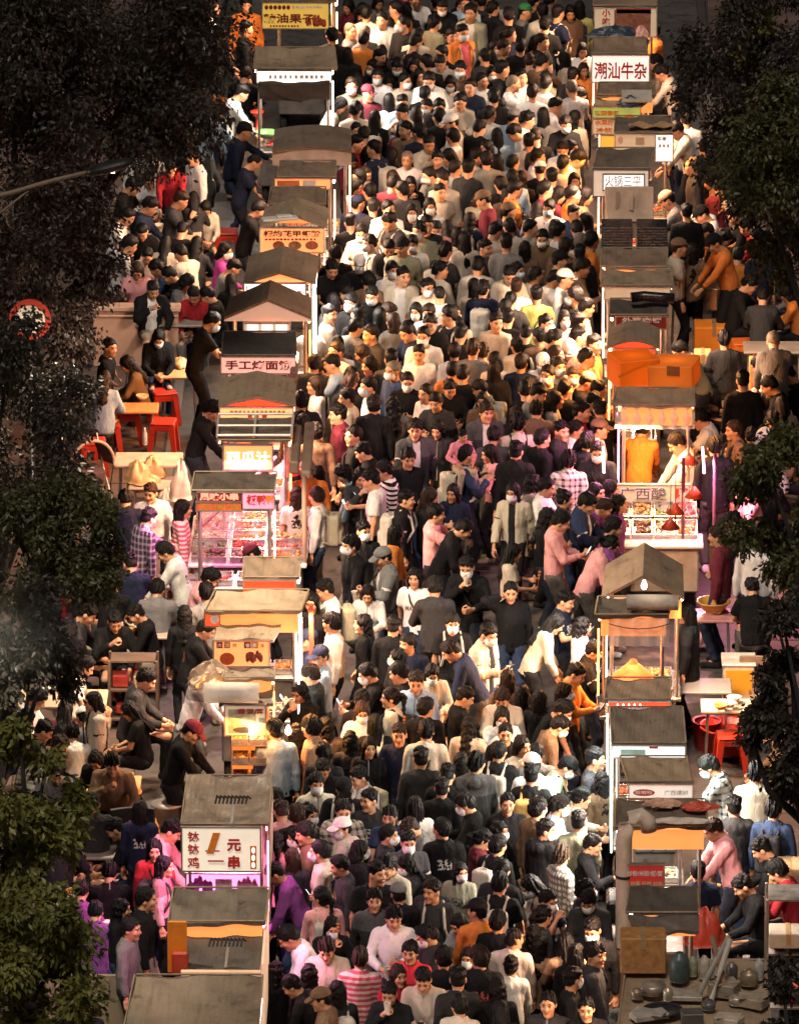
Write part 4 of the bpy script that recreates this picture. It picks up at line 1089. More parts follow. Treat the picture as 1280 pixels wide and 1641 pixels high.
def add_sign(root, org, Y, s):
    """sign panel between sighted pixels on the plane at depth Y, with its lettering and pictures"""
    xl, xr, y0, y1 = s['r']; P, Q = atY(xl, y0, Y) - org, atY(xr, y1, Y) - org; ppm = px_per_m(atY(xl, y0, Y))
    c = (P + Q) / 2; w, h = Q.x - P.x, P.z - Q.z
    sg = MB().box(c, (w, .04, h), bev=.006).build('sign_board', s['m'], root)
    fr = MB(); b = .016
    for zz in (P.z, Q.z): fr.box((c.x, c.y - .004, zz), (w + b, .055, b))
    for xx in (P.x, Q.x): fr.box((xx, c.y - .004, c.z), (b, .052, h - b))
    fr.build('frame', s.get('fm', M_POST), sg)
    for ti, t in enumerate(s.get('t', ())):
        txt, cx, cy, hpx, tm = t[:5]; bold = t[5] if len(t) > 5 else .012; shear = t[6] if len(t) > 6 else 0
        q = atY(cx, cy, Y) - org; hh = hpx / (ppm * CT); wx = t[7] if len(t) > 7 else None
        me = text_mesh(txt, tm, .004, bold, shear); k = hh
        sx_ = (wx / ppm) / me['aspect'] if wx else k
        o = link('lettering', me, sg, (q.x, c.y - .027 - .003 * ti, q.z)); o.scale = (sx_, 1.0, k)
    for (a, b_, c_, d_, mm, shape) in s.get('p', ()):
        U, V = atY(a, b_, Y) - org, atY(c_, d_, Y) - org; cc = (U + V) / 2
        if shape == 'o':
            m_ = MB(); n = 20; v = []
            for yy in (-.026, -.021): v += [(cc.x + (V.x - U.x) / 2 * math.cos(2 * math.pi * k / n), c.y + yy, cc.z + (U.z - V.z) / 2 * math.sin(2 * math.pi * k / n)) for k in range(n)]
            m_.add(v, [tuple(range(n)), tuple(range(2 * n - 1, n - 1, -1))] + [(k, n + k, n + (k + 1) % n, (k + 1) % n) for k in range(n)]); m_.build('picture', mm, sg)
        elif shape == 'h':
            fm = food_heap(int(a), V.x - U.x, .02, 22); fm.v = [(x_ + cc.x, c.y - .026 + y_ * .2, (z_ - .03) * (U.z - V.z) / .06 * .9 + cc.z) for x_, y_, z_ in fm.v]; fm.build('picture', mm, sg)
        else: MB().box((cc.x, c.y - .0225, cc.z), (V.x - U.x, .006, U.z - V.z)).build('picture' if shape == 'b' else 'print_line', mm, sg)
    return sg
def lines(x0, x1, y, h, n, m, seed=1):
    """a row of small print too fine to read, as short dashes"""
    rg = random.Random(seed); out = []; x = x0; st = (x1 - x0) / n
    for k in range(n): out.append((x + st * .12, y, x + st * rg.uniform(.6, .9), y + h, m, 'l')); x += st
    return out
def prop(name, m, root, org, px, py, z, **k): return m.build(name, k.get('m'), root, at(px, py, z) - org)
def bag_mesh(seed, r=(.24, .18, .10), sub=26):
    """crumpled bag or folded sheet"""
    rg = random.Random(seed); m = MB(); v = []; f = []; nu, nv = sub, 10; ph = [rg.random() * 6 for _ in range(6)]
    for j in range(nv + 1):
        a = math.pi / 2 * j / nv
        for i in range(nu):
            b = 2 * math.pi * i / nu
            k = 1 + .10 * math.sin(3 * b + ph[0] + 2 * a) + .08 * math.sin(7 * b + ph[1] - 5 * a) + .05 * math.sin(13 * b + ph[2] + 9 * a) + rg.uniform(-.05, .05)
            v.append((r[0] * math.cos(a) * math.cos(b) * k, r[1] * math.cos(a) * math.sin(b) * k, r[2] * math.sin(a) * (1 + .16 * math.sin(4 * b + ph[3]) + .1 * math.sin(9 * b + ph[4]) + rg.uniform(-.06, .06))))
    for j in range(nv):
        for i in range(nu): f.append((j * nu + i, j * nu + (i + 1) % nu, (j + 1) * nu + (i + 1) % nu, (j + 1) * nu + i))
    f.append(tuple(range(nu)))
    return m.add(v, f)
def roof_thing(name, m, matl, px, py, z, label, cat, rz=0.0, smooth=False):
    return tag(m.build(name, matl, None, at(px, py, z), rz, smooth), label, cat)
M_BAGBLUE = mat('bag_blue', (.035, .055, .085), .35, 0, .4, 8, .3); M_BAGBLK = mat('bag_black', (.012, .012, .013), .3, 0, .4, 8, .4)
M_FILM = mat('clear_film', (.78, .70, .62), .25, 0, .25, 5, .5, alpha=.62); M_CARD = mat('cardboard', (.42, .25, .12), .8, 0, .22, 4, .2)
M_CARDO = mat('cardboard_orange', (.85, .25, .015), .7, 0, .2, 3, .15)
def lit_sheet(name, col):
    m, nt, b = new_mat(name); b.inputs['Base Color'].default_value = (*col, 1); b.inputs['Roughness'].default_value = .7
    tr = nd(nt, 'ShaderNodeBsdfTranslucent'); tr.inputs[0].default_value = (*col, 1); mx = nd(nt, 'ShaderNodeMixShader'); mx.inputs[0].default_value = .4
    nt.links.new(b.outputs[0], mx.inputs[1]); nt.links.new(tr.outputs[0], mx.inputs[2]); nt.links.new(mx.outputs[0], nt.nodes['Material Output'].inputs[0]); MATS[name] = m; return m
M_GLOWO = lit_sheet('orange_sheet', (.90, .27, .015)); M_GLOWO2 = lit_sheet('orange_sheet_pale', (.92, .36, .05)); M_WPLAS = mat('white_plastic', (.70, .66, .60), .5, 0, .15)
M_FOAM = mat('white_foam_roll', (.66, .58, .48), .8)

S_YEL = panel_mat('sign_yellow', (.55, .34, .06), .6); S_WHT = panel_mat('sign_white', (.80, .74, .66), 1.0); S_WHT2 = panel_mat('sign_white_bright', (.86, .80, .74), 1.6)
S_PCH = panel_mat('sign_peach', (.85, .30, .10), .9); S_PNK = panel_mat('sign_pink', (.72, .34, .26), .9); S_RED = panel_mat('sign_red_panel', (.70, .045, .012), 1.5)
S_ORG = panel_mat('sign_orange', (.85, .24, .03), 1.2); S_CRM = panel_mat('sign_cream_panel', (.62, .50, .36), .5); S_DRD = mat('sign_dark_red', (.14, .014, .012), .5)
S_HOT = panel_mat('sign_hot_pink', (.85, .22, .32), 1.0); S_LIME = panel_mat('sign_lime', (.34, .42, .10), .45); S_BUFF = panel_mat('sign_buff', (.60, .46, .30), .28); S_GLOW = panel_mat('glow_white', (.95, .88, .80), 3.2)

S_ADDGLOW = panel_mat('added_glow_board', (.85, .27, .07), .9)  # emission colour of the glow boards added under plain roofs
# ---- left row, far to near
def x_lamps(n, col=None):
    def f(root, org, b):
        x0, x1, y0, y1, A, B, C, D = b
        for k in range(n):
            o = link('bulb', BULB, root, (x0 + (x1 - x0) * (k + .5) / n, y0 + .05, C.z - .20))
    return f
cart(-1, 'dough-ball cart', 'food cart with a yellow board lettered in dark red and lit open shelf', (440, 545, -40, 418, 540, 0),
     [dict(r=(420, 527, 3, 45), m=S_YEL, t=[('糖油果子', 463, 28, 15, DRED, .03, 0, 82)], p=[(424 + 7 * k, 7, 430 + 7 * k, 14, DRED, 'o') for k in range(6)] + lines(468, 518, 8, 4, 9, WHT) + lines(432, 480, 39, 3, 10, DRED, 3) + [(488, 23, 522, 43, mat('fruit_print', (.42, .06, .03), .5, 0, .6, 30), 'h')])],
     power=30, front=30, extra=x_lamps(3))
def x_second(r, zb, zf, m, name='awning', kind='flat', rise=.1):
    def f(root, org, b):
        s, _ = slab(r[0], r[1], r[2], zb, r[3], r[4], r[5], zf, kind, org, rise=rise); s.build(name, M_ROOF[m], root)
    return f
cart(-1, 'lightbox cart', 'food cart with wide grey roof, white lightbox and dark glass awning', (410, 536, 76, 406, 540, 110),
     [dict(r=(411, 531, 112, 132), m=S_WHT2, p=lines(430, 520, 119, 6, 11, mat('faint_print', (.6, .48, .40), .5), 4))], WHITE, 30, 34, 1,
     extra=x_second((414, 529, 131, 416, 528, 157), 1.98, 1.72, 3))
def x_dark_lumps(root, org, b):
    for k, (px, py) in enumerate(((425, 168), (470, 166), (500, 172))): pass
cart(-1, 'humped-canopy cart', 'food cart under a wide brown canopy sagging over a beige cloth front', (440, 563, 206, 436, 563, 240), [], WARM, 24, 34, 2, kind='arch', rise=.06, gable=(M_PALE, .22))
cart(-1, 'small brown cart', 'small brown-roofed food cart over an orange lit panel', (449, 538, 258, 444, 538, 284),
     [dict(r=(440, 530, 285, 302), m=S_PCH, p=[(485, 288, 506, 298, WHT, 'b'), (444, 288, 480, 301, mat('menu_orange', (.6, .2, .06), .5), 'b')])], WARM, 18, 36, 4)
cart(-1, 'shrimp-noodle cart', 'food cart with orange menu of red characters and round dishes', (434, 522, 300, 430, 522, 328), [], WARM, 16, 34, 4,
     extra=lambda root, org, b: (x_second((424, 526, 333, 416, 524, 362), 2.10, 2.02, 1, 'tent_roof', 'gable', .16)(root, org, b),
        add_sign(root, org, at(470, 362, 2.02).y, dict(r=(416, 520, 364, 404), m=S_PCH, t=[('相約花甲虾粉', 468, 373, 10, DRED, .03, 0, 92)], p=lines(424, 508, 381, 3, 14, RED, 5) + [(437, 385, 456, 399, mat('dish_print', (.45, .14, .03), .5, 0, .6, 40), 'o'), (462, 385, 483, 399, mat('dish_print2', (.35, .16, .05), .5, 0, .6, 40), 'o'), (489, 385, 510, 399, mat('dish_print3', (.50, .12, .05), .5, 0, .6, 40), 'o')]))))
cart(-1, 'glowing-panel cart', 'gabled food cart with a glowing white board and white side panel', (398, 511, 410, 390, 506, 452),
     [dict(r=(391, 490, 453, 486), m=S_WHT2, t=[('饼', 398, 461, 9, RED, .02), ('香', 480, 468, 8, RED, .02)])], WHITE, 24, 40, 0, kind='gable', rise=.14, gable=(S_PCH, .01),
     extra=lambda root, org, b: MB().box((b[1] + .02, (b[2] + b[3]) / 2, 1.6), (.02, b[3] - b[2] - .1, .95), bev=.004).build('lit_side_panel', S_GLOW, root))
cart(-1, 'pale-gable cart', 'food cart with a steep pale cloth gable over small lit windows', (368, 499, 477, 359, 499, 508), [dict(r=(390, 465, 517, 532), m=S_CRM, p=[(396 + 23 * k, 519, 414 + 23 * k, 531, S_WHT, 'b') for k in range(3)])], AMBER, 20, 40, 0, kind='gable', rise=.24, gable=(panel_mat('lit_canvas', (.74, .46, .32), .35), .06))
cart(-1, 'gluten-skewer cart', 'food cart with a pink signboard of red brushed characters', (358, 474, 532, 355, 475, 570),
     [dict(r=(354, 474, 571, 598), m=S_PNK, t=[('手工烤面筋', 414, 584, 15, DRED, .03, 0, 106)])], WARM, 22, 34, 3, extra=lambda root, org, b: MB().box((b[1] + .05, (b[2] + b[3]) / 2 - .3, 1.92), (.09, .9, .14), bev=.02).build('side_rail', mat('rail_brown', (.20, .12, .09), .6), root))
cart(-1, 'yellow-banner cart', 'low-gabled food cart with a red peak and pale yellow banner', (352, 472, 606, 350, 474, 648),
     [dict(r=(352, 470, 652, 672), m=panel_mat('banner_yellow', (.80, .52, .20), .7), p=lines(368, 458, 657, 5, 13, mat('banner_print', (.45, .30, .10), .5), 6) + lines(396, 430, 664, 5, 3, RED, 7))], WARM, 20, 34, 1, kind='gable', rise=.10, gable=(S_RED, .02))
def x_frame(root, org, b):
    x0, x1, y0, y1, A, B, C, D = b; m = MB(); z = D.z + .01
    for u in (0, .5, 1): m.tube([D.lerp(C, u) + Vector((0, 0, .05)), A.lerp(B, u) + Vector((0, 0, .05))], .017, 6)
    for v in (0, .45, 1): m.tube([D.lerp(A, v) + Vector((0, 0, .07)), C.lerp(B, v) + Vector((0, 0, .07))], .017, 6)
    m.build('hatch_frame', mat('white_steel', (.72, .64, .56), .4, .3), root)
    MB().box((x1 + .10, (y0 + y1) / 2 - .2, 1.95), (.12, y1 - y0 + .9, .16), bev=.02).build('side_beam', mat('beam_brown', (.20, .14, .10), .6), root)
cart(-1, 'glass-hatch cart', 'food cart with a framed glass hatch roof and glowing white characters', (350, 470, 672, 348, 466, 706),
     [dict(r=(358, 437, 712, 752), m=S_PCH, t=[('西瓜汁', 398, 732, 19, panel_mat('glow_text', (.95, .85, .75), 1.6), .015, 0, 70)])], AMBER, 8, 44, 2, extra=x_frame)
def x_duck(root, org, b):
    Y = at(400, 815, 2.0).y - org.y; P = at(400, 860, .95) - org
    MB().box((P.x, P.y, .60), (1.30, 1.75, .50), bev=.02).build('front_cabinet', M_CART[0], root)
    MB().box((P.x, P.y, .885), (1.42, 1.9, .05), bev=.012).build('front_counter', mat('pink_counter', (.70, .58, .55), .3, .1), root)
    k = 0
    for j in range(5):
        for i in range(3): tray(root, (P.x - .46 + .46 * i, P.y - .72 + .36 * j, .925), .42, .32, 3 + 2 * i + j); k += 1
    MB().box((P.x - .33, P.y + .3, 1.22), (.5, .9, .55), bev=.03).build('glass_case', mat('case_glass', (.85, .62, .70), .15, 0, .1, 4, 0, alpha=.28), root)
    MB().tube([(P.x - .55, P.y - .5, 1.25), (P.x + .30, P.y + .65, 1.75)], .022, 8).build('prop_bar', mat('bar_mauve', (.30, .14, .16), .5), root)
    for dx in (.15, .45):
        la = bpy.data.lights.new('grow_light', 'AREA'); la.size = .5; la.energy = 30; la.color = (1.0, .32, .55); link('grow_light', la, root, (P.x - .1 + dx * .5, P.y + dx, 1.88))
    sh = MB().lathe([(.03, .16), (.05, .12), (.20, .0), (.19, .0), (.045, .11)], n=18, closed=False).build('lamp_shade', mat('shade_red', (.40, .04, .02), .45), root, (P.x + .42, P.y + .45, 1.62))
    MB().tube([(P.x + .68, P.y - .85, .9), (P.x + .68, P.y - .85, 2.0)], .03, 8).build('corner_post', mat('post_brown', (.22, .14, .10), .6), root)
    MB().box((P.x + .70, P.y + .15, 2.0), (.12, 2.0, .10), bev=.02).build('roof_beam', mat('beam_brown', (.20, .14, .10), .6), root)
cart(-1, 'duck cart', 'pink-lit duck cart with red glowing characters and food on an open counter', (312, 444, 757, 306, 440, 787),
     [dict(r=(316, 388, 788, 803), m=S_DRD, t=[('风味小串', 351, 795, 12, mat('neon_red', (.8, .12, .08), .4, emit=(1, .22, .14), estr=1.6), .05, 0, 62)]), dict(r=(388, 440, 788, 815), m=S_HOT, t=[('板鸭', 411, 800, 16, RED, .05), ('鸭', 433, 799, 14, ORG, .05)]), dict(r=(314, 388, 804, 818), m=panel_mat('menu_red', (.5, .06, .03), .4), p=[(318 + 24 * k, 805, 338 + 24 * k, 817, mat('menu_dish', (.5, .16, .03), .5, 0, .5, 40), 'b') for k in range(3)])],
     PINK, 20, 34, 3, fcol=(1.0, .70, .45), extra=x_duck)
cart(-1, 'scarlet-board cart', 'small brown-roofed food cart over a plain scarlet board', (391, 482, 894, 389, 480, 926), [dict(r=(390, 474, 929, 948), m=S_RED)], WARM, 14, 24, 4)
def x_chicken(root, org, b):
    s, q = slab(358, 458, 981, 2.12, 342, 438, 1026, 1.98, 'flat', org); s.build('lower_roof', M_ROOF[1], root)
    yy = at(400, 1026, 1.98).y
    add_sign(root, org, yy, dict(r=(342, 432, 1026, 1070), m=S_PCH, t=[('大', 352, 1033, 6, WHT, .03), ('鸡', 364, 1033, 6, WHT, .03), ('排', 376, 1033, 6, ORG, .03), ('香', 397, 1033, 6, WHT, .03), ('酥', 408, 1033, 6, WHT, .03), ('鸡', 420, 1033, 6, ORG, .03)],
        p=[(347, 1028, 357, 1038, DRED, 'b'), (359, 1028, 369, 1038, ORG, 'b'), (391, 1028, 402, 1038, DRED, 'b'), (403, 1028, 414, 1038, ORG, 'b'), (352, 1045, 376, 1065, mat('roast_print', (.42, .07, .015), .5, 0, .5, 30), 'o'), (394, 1042, 420, 1062, mat('wings_print', (.20, .03, .015), .5, 0, .6, 30), 'h')]))
    P = atY(445, 1045, org.y + b[2] + .5) - org
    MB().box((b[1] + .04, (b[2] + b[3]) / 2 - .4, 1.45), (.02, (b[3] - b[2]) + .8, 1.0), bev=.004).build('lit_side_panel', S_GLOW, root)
    MB().box((b[1] + .16, b[2] + .2, 1.55), (.05, .06, 1.3)).build('red_post', mat('post_red', (.5, .07, .03), .5), root)
    add_sign(root, org, org.y + b[2] - .05, dict(r=(328, 352, 981, 1003), m=S_RED, p=[(337, 984, 350, 999, WHT, 'o')]))
cart(-1, 'fried-chicken cart', 'food cart with broad buff awning, stepped roof and two dish pictures', (345, 495, 946, 328, 482, 980), [], WARM, 24, 40, 1, extra=x_chicken, zr=2.25)
def x_tofu(root, org, b):
    x0, x1, y0, y1, A, B, C, D = b
    s, q = slab(352, 440, 1086, 2.02, 350, 438, 1126, 1.90, 'flat', org); s.build('lower_roof', M_ROOF[2], root)
    yy = at(395, 1126, 1.90).y
    add_sign(root, org, yy - .02, dict(r=(360, 426, 1129, 1178), m=S_BUFF, t=[('香豆腐', 401, 1139, 9, DRED, .02, 0, 42)], p=[(366, 1136, 410, 1174, mat('tofu_print', (.28, .27, .18), .5, 0, .5, 25), 'b'), (373, 1164, 408, 1174, BLK, 'o'), (384, 1148, 398, 1166, mat('steam_print', (.5, .42, .32), .5), 'o'), (414, 1150, 424, 1160, mat('stamp', (.3, .32, .26), .5), 'b'), (414, 1164, 424, 1174, mat('stamp', (.3, .32, .26), .5), 'b')]))
    for j in range(3):
        MB().box((x0 + (x1 - x0) * .5, yy - org.y - .02, 1.02 + .22 * j), (x1 - x0 - .05, .34, .02)).build('shelf', M_POST, root)
        for i in range(2): tray(root, (x0 + (x1 - x0) * (.27 + .46 * i), yy - org.y - .05, 1.04 + .22 * j), (x1 - x0) * .42, .26, i + 2 * j)
    MB().box(((x0 + x1) / 2, yy - org.y + .17, 1.28), (x1 - x0 - .04, .02, .75), bev=.004).build('added_glow_back', panel_mat('cabinet_glow', (.92, .20, .03), 1.0), root)  # glowing panel added behind the shelves for the cabinet's orange light
    for k in range(2): link('bulb', BULB, root, (x0 + .25 + .4 * k, yy - org.y - .1, 1.62))
    la = bpy.data.lights.new('cabinet_light', 'AREA'); la.size = .5; la.energy = 12; la.color = (1.0, .34, .08); lo = link('cabinet_light', la, root, ((x0 + x1) / 2, yy - org.y - .22, 1.66)); lo.rotation_euler = Vector((-.2, .25, -1)).to_track_quat('-Z', 'Y').to_euler()
cart(-1, 'tofu cart', 'amber-lit food cart with shelves of food and a buff tofu board', (362, 440, 1070, 356, 440, 1087), [], AMBER, 16, 34, 4, extra=x_tofu)
def x_strip(side):
    def f(root, org, b):
        x0, x1, y0, y1, A, B, C, D = b; xx = x1 if side < 0 else x0
        MB().box((xx - side * .05, (y0 + y1) / 2, 1.55), (.03, y1 - y0, 1.1), bev=.005).build('side_panel', M_ROOF[1], root)
    return f
cart(-1, 'one-yuan skewer cart', 'food cart with white one-yuan skewer board and a hook on its flat roof', (300, 436, 1244, 290, 430, 1322),
     [dict(r=(291, 418, 1325, 1396), m=panel_mat('corrugated_white', (.80, .72, .58), .42), t=[('钵', 310, 1340, 17, RED, .02), ('钵', 310, 1360, 17, RED, .02), ('鸡', 310, 1381, 18, RED, .02), ('1', 342, 1350, 34, ORG, .09, .3), ('元', 375, 1353, 20, RED, .04), ('串', 375, 1380, 21, RED, .045), ('一', 346, 1378, 2.2, RED, .0)],  # board itself is made to glow so that it looks brighter
        p=[(329, 1362, 352, 1364, RED, 'l'), (401, 1355, 411, 1392, ORG, 'b'), (403, 1357, 409, 1367, S_WHT, 'o'), (403, 1369, 409, 1379, S_WHT, 'o'), (403, 1381, 409, 1390, S_WHT, 'o')]),
      dict(r=(298, 418, 1399, 1442), d=-.12, m=panel_mat('case_pink', (.85, .26, .62), 1.5), p=[(302, 1404, 340, 1438, mat('purple_goods', (.30, .05, .28), .4, 0, .6, 20), 'h'), (345, 1408, 372, 1436, mat('pink_goods', (.75, .45, .60), .3, 0, .5, 30), 'b'), (374, 1404, 414, 1438, mat('rose_goods', (.65, .22, .38), .4, 0, .6, 25), 'h')])],  # glowing panel added in place of the pink-lit glass case
     PINK, 44, 15, 0, zr=2.2, zf=2.12, extra=x_strip(-1))
def x_seventeen(root, org, b):
    s, q = slab(300, 424, 1480, 2.02, 294, 416, 1553, 1.90, 'flat', org); s.build('lower_roof', M_ROOF[3], root)
    yy = at(350, 1553, 1.9).y - org.y; P = atY(290, 1556, yy + org.y) - org; Q = atY(418, 1562, yy + org.y) - org
    MB().box(((P.x + Q.x) / 2, yy - .02, (P.z + Q.z) / 2), (Q.x - P.x, .05, .06), bev=.008).build('fascia', panel_mat('fascia_cream', (.70, .46, .28), .35), root)
    P = atY(268, 1478, yy + org.y + .1) - org; Q = atY(300, 1560, yy + org.y + .1) - org
    MB().box(((P.x + Q.x) / 2, yy + .12, (P.z + Q.z) / 2), (Q.x - P.x, .03, P.z - Q.z), bev=.006).build('side_board', M_CARDO, root)
    MB().box(((P.x + Q.x) / 2 + .03, yy + .05, Q.z + .12), (.17, .06, .26), bev=.02).build('red_bag', mat('bag_red', (.5, .05, .02), .5), root)
    MB().box((b[1] + .05, (b[2] + b[3]) / 2 - .5, 1.6), (.03, b[3] - b[2] + 1.0, .9), bev=.005).build('side_panel', panel_mat('strip_cream', (.72, .50, .32), .4), root)
cart(-1, 'double-slope cart', 'dark double-roofed food cart with an orange side board and roof hook', (278, 432, 1424, 270, 425, 1478), [], PINK, 14, 16, 2, zr=2.2, zf=2.14, extra=x_seventeen)
cart(-1, 'bottom-edge cart', 'large plain grey-roofed food cart at the bottom edge of the photo', (216, 421, 1564, 196, 414, 1660), [], WHITE, 14, 30, 0, zr=2.2, zf=2.1)

# ---- right row, far to near
cart(1, 'snack cart', 'cream food cart with a small-eats board at the top of the photo', (955, 1055, -30, 950, 1052, 9),
     [dict(r=(952, 1052, 11, 58), m=S_BUFF, t=[('小', 971, 19, 12, RED, .03), ('吃', 971, 33, 12, RED, .03)], p=[(984, 14, 1042, 56, mat('menu_brown', (.26, .10, .06), .5, 0, .5, 12), 'b'), (987, 12, 1043, 20, RED, 'b')])], WARM, 20, 34, 0)
cart(1, 'beef-offal cart', 'food cart with a white board of four large red characters', (950, 1034, 60, 948, 1037, 86),
     [dict(r=(948, 1040, 87, 131), m=panel_mat('sign_white_r', (.82, .74, .66), .7), t=[('潮汕牛杂', 994, 112, 27, RED, .02, 0, 84)])], WARM, 20, 36, 0)
def x_fruit(root, org, b):
    yy = org.y + b[2] - .25
    add_sign(root, org, yy, dict(r=(949, 1026, 170, 188), m=S_LIME, t=[('德国香肠', 972, 180, 8, ORG, .03, 0, 40)], p=[(1000, 182, 1016, 190, ORG, 'o')]))
    add_sign(root, org, yy - .01, dict(r=(949, 985, 190, 214), m=S_BUFF, t=[('水果捞', 968, 195, 8, ORG, .03, 0, 30), ('冷饮', 968, 207, 8, ORG, .03, 0, 26)]))
    add_sign(root, org, yy - .03, dict(r=(962, 985, 216, 236), m=S_ORG))
cart(1, 'fruit cart', 'food cart with lime and orange stacked signs beside its sloping roof', (960, 1050, 132, 956, 1049, 152), [], WARM, 18, 34, 0, extra=lambda r, o, b: (x_second((956, 1048, 153, 950, 1028, 168), 2.08, 1.98, 1)(r, o, b), x_fruit(r, o, b)))
cart(1, 'buff-board cart', 'food cart with cardboard sheets on its roof and a faint buff board', (986, 1076, 186, 984, 1076, 213),
     [dict(r=(985, 1052, 214, 240), m=S_BUFF, p=[(1018, 219, 1032, 231, mat('faint_drawing', (.42, .33, .22), .6), 'b'), (990, 217, 998, 229, mat('faint_pink', (.6, .38, .26), .6), 'o')]), dict(r=(1050, 1078, 214, 258), m=S_WHT, d=.03, t=[('车串', 1060, 221, 7, GRY, .02)], p=lines(1054, 1074, 230, 5, 3, mat('faint_line', (.6, .55, .48), .6), 9))], AMBER, 26, 30, 2)
cart(1, 'hotpot cart', 'food cart with a green-tinged roof and pale glowing hotpot characters', (958, 1049, 237, 950, 1040, 270),
     [dict(r=(950, 1039, 271, 314), m=panel_mat('peach_lit', (.74, .54, .40), .45)), dict(r=(966, 1032, 278, 304), m=S_WHT, d=.03, t=[('火锅三平', 998, 289, 17, mat('outline_lilac', (.45, .42, .55), .5), .0, 0, 58)])], WARM, 20, 40, 2)
cart(1, 'basket cart', 'food cart stacked with black slatted baskets behind a slanted cardboard box', (965, 1070, 398, 962, 1068, 428), [], WARM, 16, 40, 4)
cart(1, 'plain buff cart', 'plain buff-roofed food cart with a bare pale front', (966, 1077, 432, 963, 1078, 458), [dict(r=(968, 1074, 459, 480), m=S_BUFF)], WARM, 16, 40, 1)
cart(1, 'meat-pie cart', 'food cart with a dark red board of small white characters', (978, 1071, 479, 976, 1070, 505),
     [dict(r=(986, 1068, 506, 526), m=S_DRD, t=[('外婆肉饼', 1028, 512, 9, WHT, .03, 0, 64)])], WARM, 16, 40, 3)
cart(1, 'arched cart', 'food cart with a grey arched roof over a red front', (975, 1057, 526, 972, 1057, 556), [dict(r=(985, 1050, 558, 580), m=S_RED, t=[('烤', 996, 566, 9, WHT, .04), ('冷', 1008, 566, 9, WHT, .04)])], AMBER, 20, 40, 0, kind='arch', rise=.10, gable=(S_RED, .02))
def x_pickle(root, org, b):
    x0, x1, y0, y1, A, B, C, D = b; Yf = org.y + y0
    P, Q = atY(985, 652, Yf - .04) - org, atY(1113, 688, Yf - .04) - org
    MB().sheet(lambda u, v: (P.x + (Q.x - P.x) * u, P.y + .02 * math.sin(u * 40) + .015 * math.sin(v * 9), P.z + (Q.z - P.z) * v), 30, 6).build('plastic_valance', M_FILM, root)
    c = at(1045, 800, 1.12); cy = c.y - org.y; cx = c.x - org.x
    add_sign(root, org, c.y, dict(r=(990, 1104, 776, 806), m=S_BUFF, t=[('广西酸', 1030, 790, 22, WHT, .07, 0, 78), ('广西酸', 1030, 790, 20, GRY, .01, 0, 74), ('嘢', 1092, 791, 20, RED, .04)]))
    MB().box((cx, cy - .55, .55), (1.10, 1.0, .55), bev=.02).build('front_cabinet', M_CART[3], root)
    for j in range(2):
        for i in range(4): tray(root, (cx - .40 + .27 * i, cy - .22 - .40 * j, 1.02 - .10 * j), .25, .36, 2 * i + j, .22)
    MB().box((cx, cy - .85, .86), (1.2, .5, .04), bev=.01).build('front_counter', mat('pink_counter', (.70, .58, .55)), root)
    for (px, py) in ((1093, 806), (1143, 800)):
        q = at(px, py + 130, .3); MB().tube([(q.x - org.x, q.y - org.y, .0), (q.x - org.x, q.y - org.y, 1.9)], .022, 8).build('pole', mat('pole_plum', (.10, .04, .06), .5), root)
    for k in range(2):
        la = bpy.data.lights.new('counter_light', 'AREA'); la.size = .5; la.energy = 20; la.color = (1.0, .52, .45) if k else (1.0, .66, .32); lo = link('counter_light', la, root, (cx - .2 + .4 * k, cy - .3 + .75 * (1 - k), 1.95))
    for dx, e in ((-.62, 20), (.62, 95)):                          # pink tubes along both sides of the counter
        la = bpy.data.lights.new('pink_light', 'AREA'); la.shape = 'RECTANGLE'; la.size = 1.1; la.size_y = .06; la.energy = e; la.color = PINK
        lo = link('pink_light', la, root, (cx + dx, cy - .5, 1.75)); lo.rotation_euler = Vector((math.copysign(.75, dx), -.15, -.65)).to_track_quat('-Z', 'Y').to_euler()
        MB().tube([(cx + dx * .97, cy - 1.0, 1.78), (cx + dx * .97, cy, 1.78)], .014, 8).build('lamp_tube', tube_m(PINK, 10.0), root)
    MB().box((cx, cy + .45, 1.02), (1.0, .7, .10), bev=.03).build('work_top', mat('butter_top', (.72, .52, .28), .5), root)
cart(1, 'pickle cart', 'lit pickle cart with grey outlined characters, food trays and wrapped valance', (990, 1112, 622, 980, 1113, 650), [], AMBER, 40, 20, 1, zr=2.25, fcol=PINK, extra=x_pickle)
cart(1, 'grey-tent cart', 'food cart under a grey tent roof with a lit ridge lamp', (970, 1094, 905, 963, 1096, 958), [], WHITE, 30, 40, 0, kind='gable', rise=.27, gable=None, extra=lambda root, org, b: (link('bulb', BULB, root, (0, b[2] - .02, 2.25)), MB().box((0, b[2] + .05, 2.02), (b[1] - b[0] - .1, .03, .14), bev=.01).build('fruit_banner', panel_mat('banner_fruit', (.55, .42, .30), .5), root)))
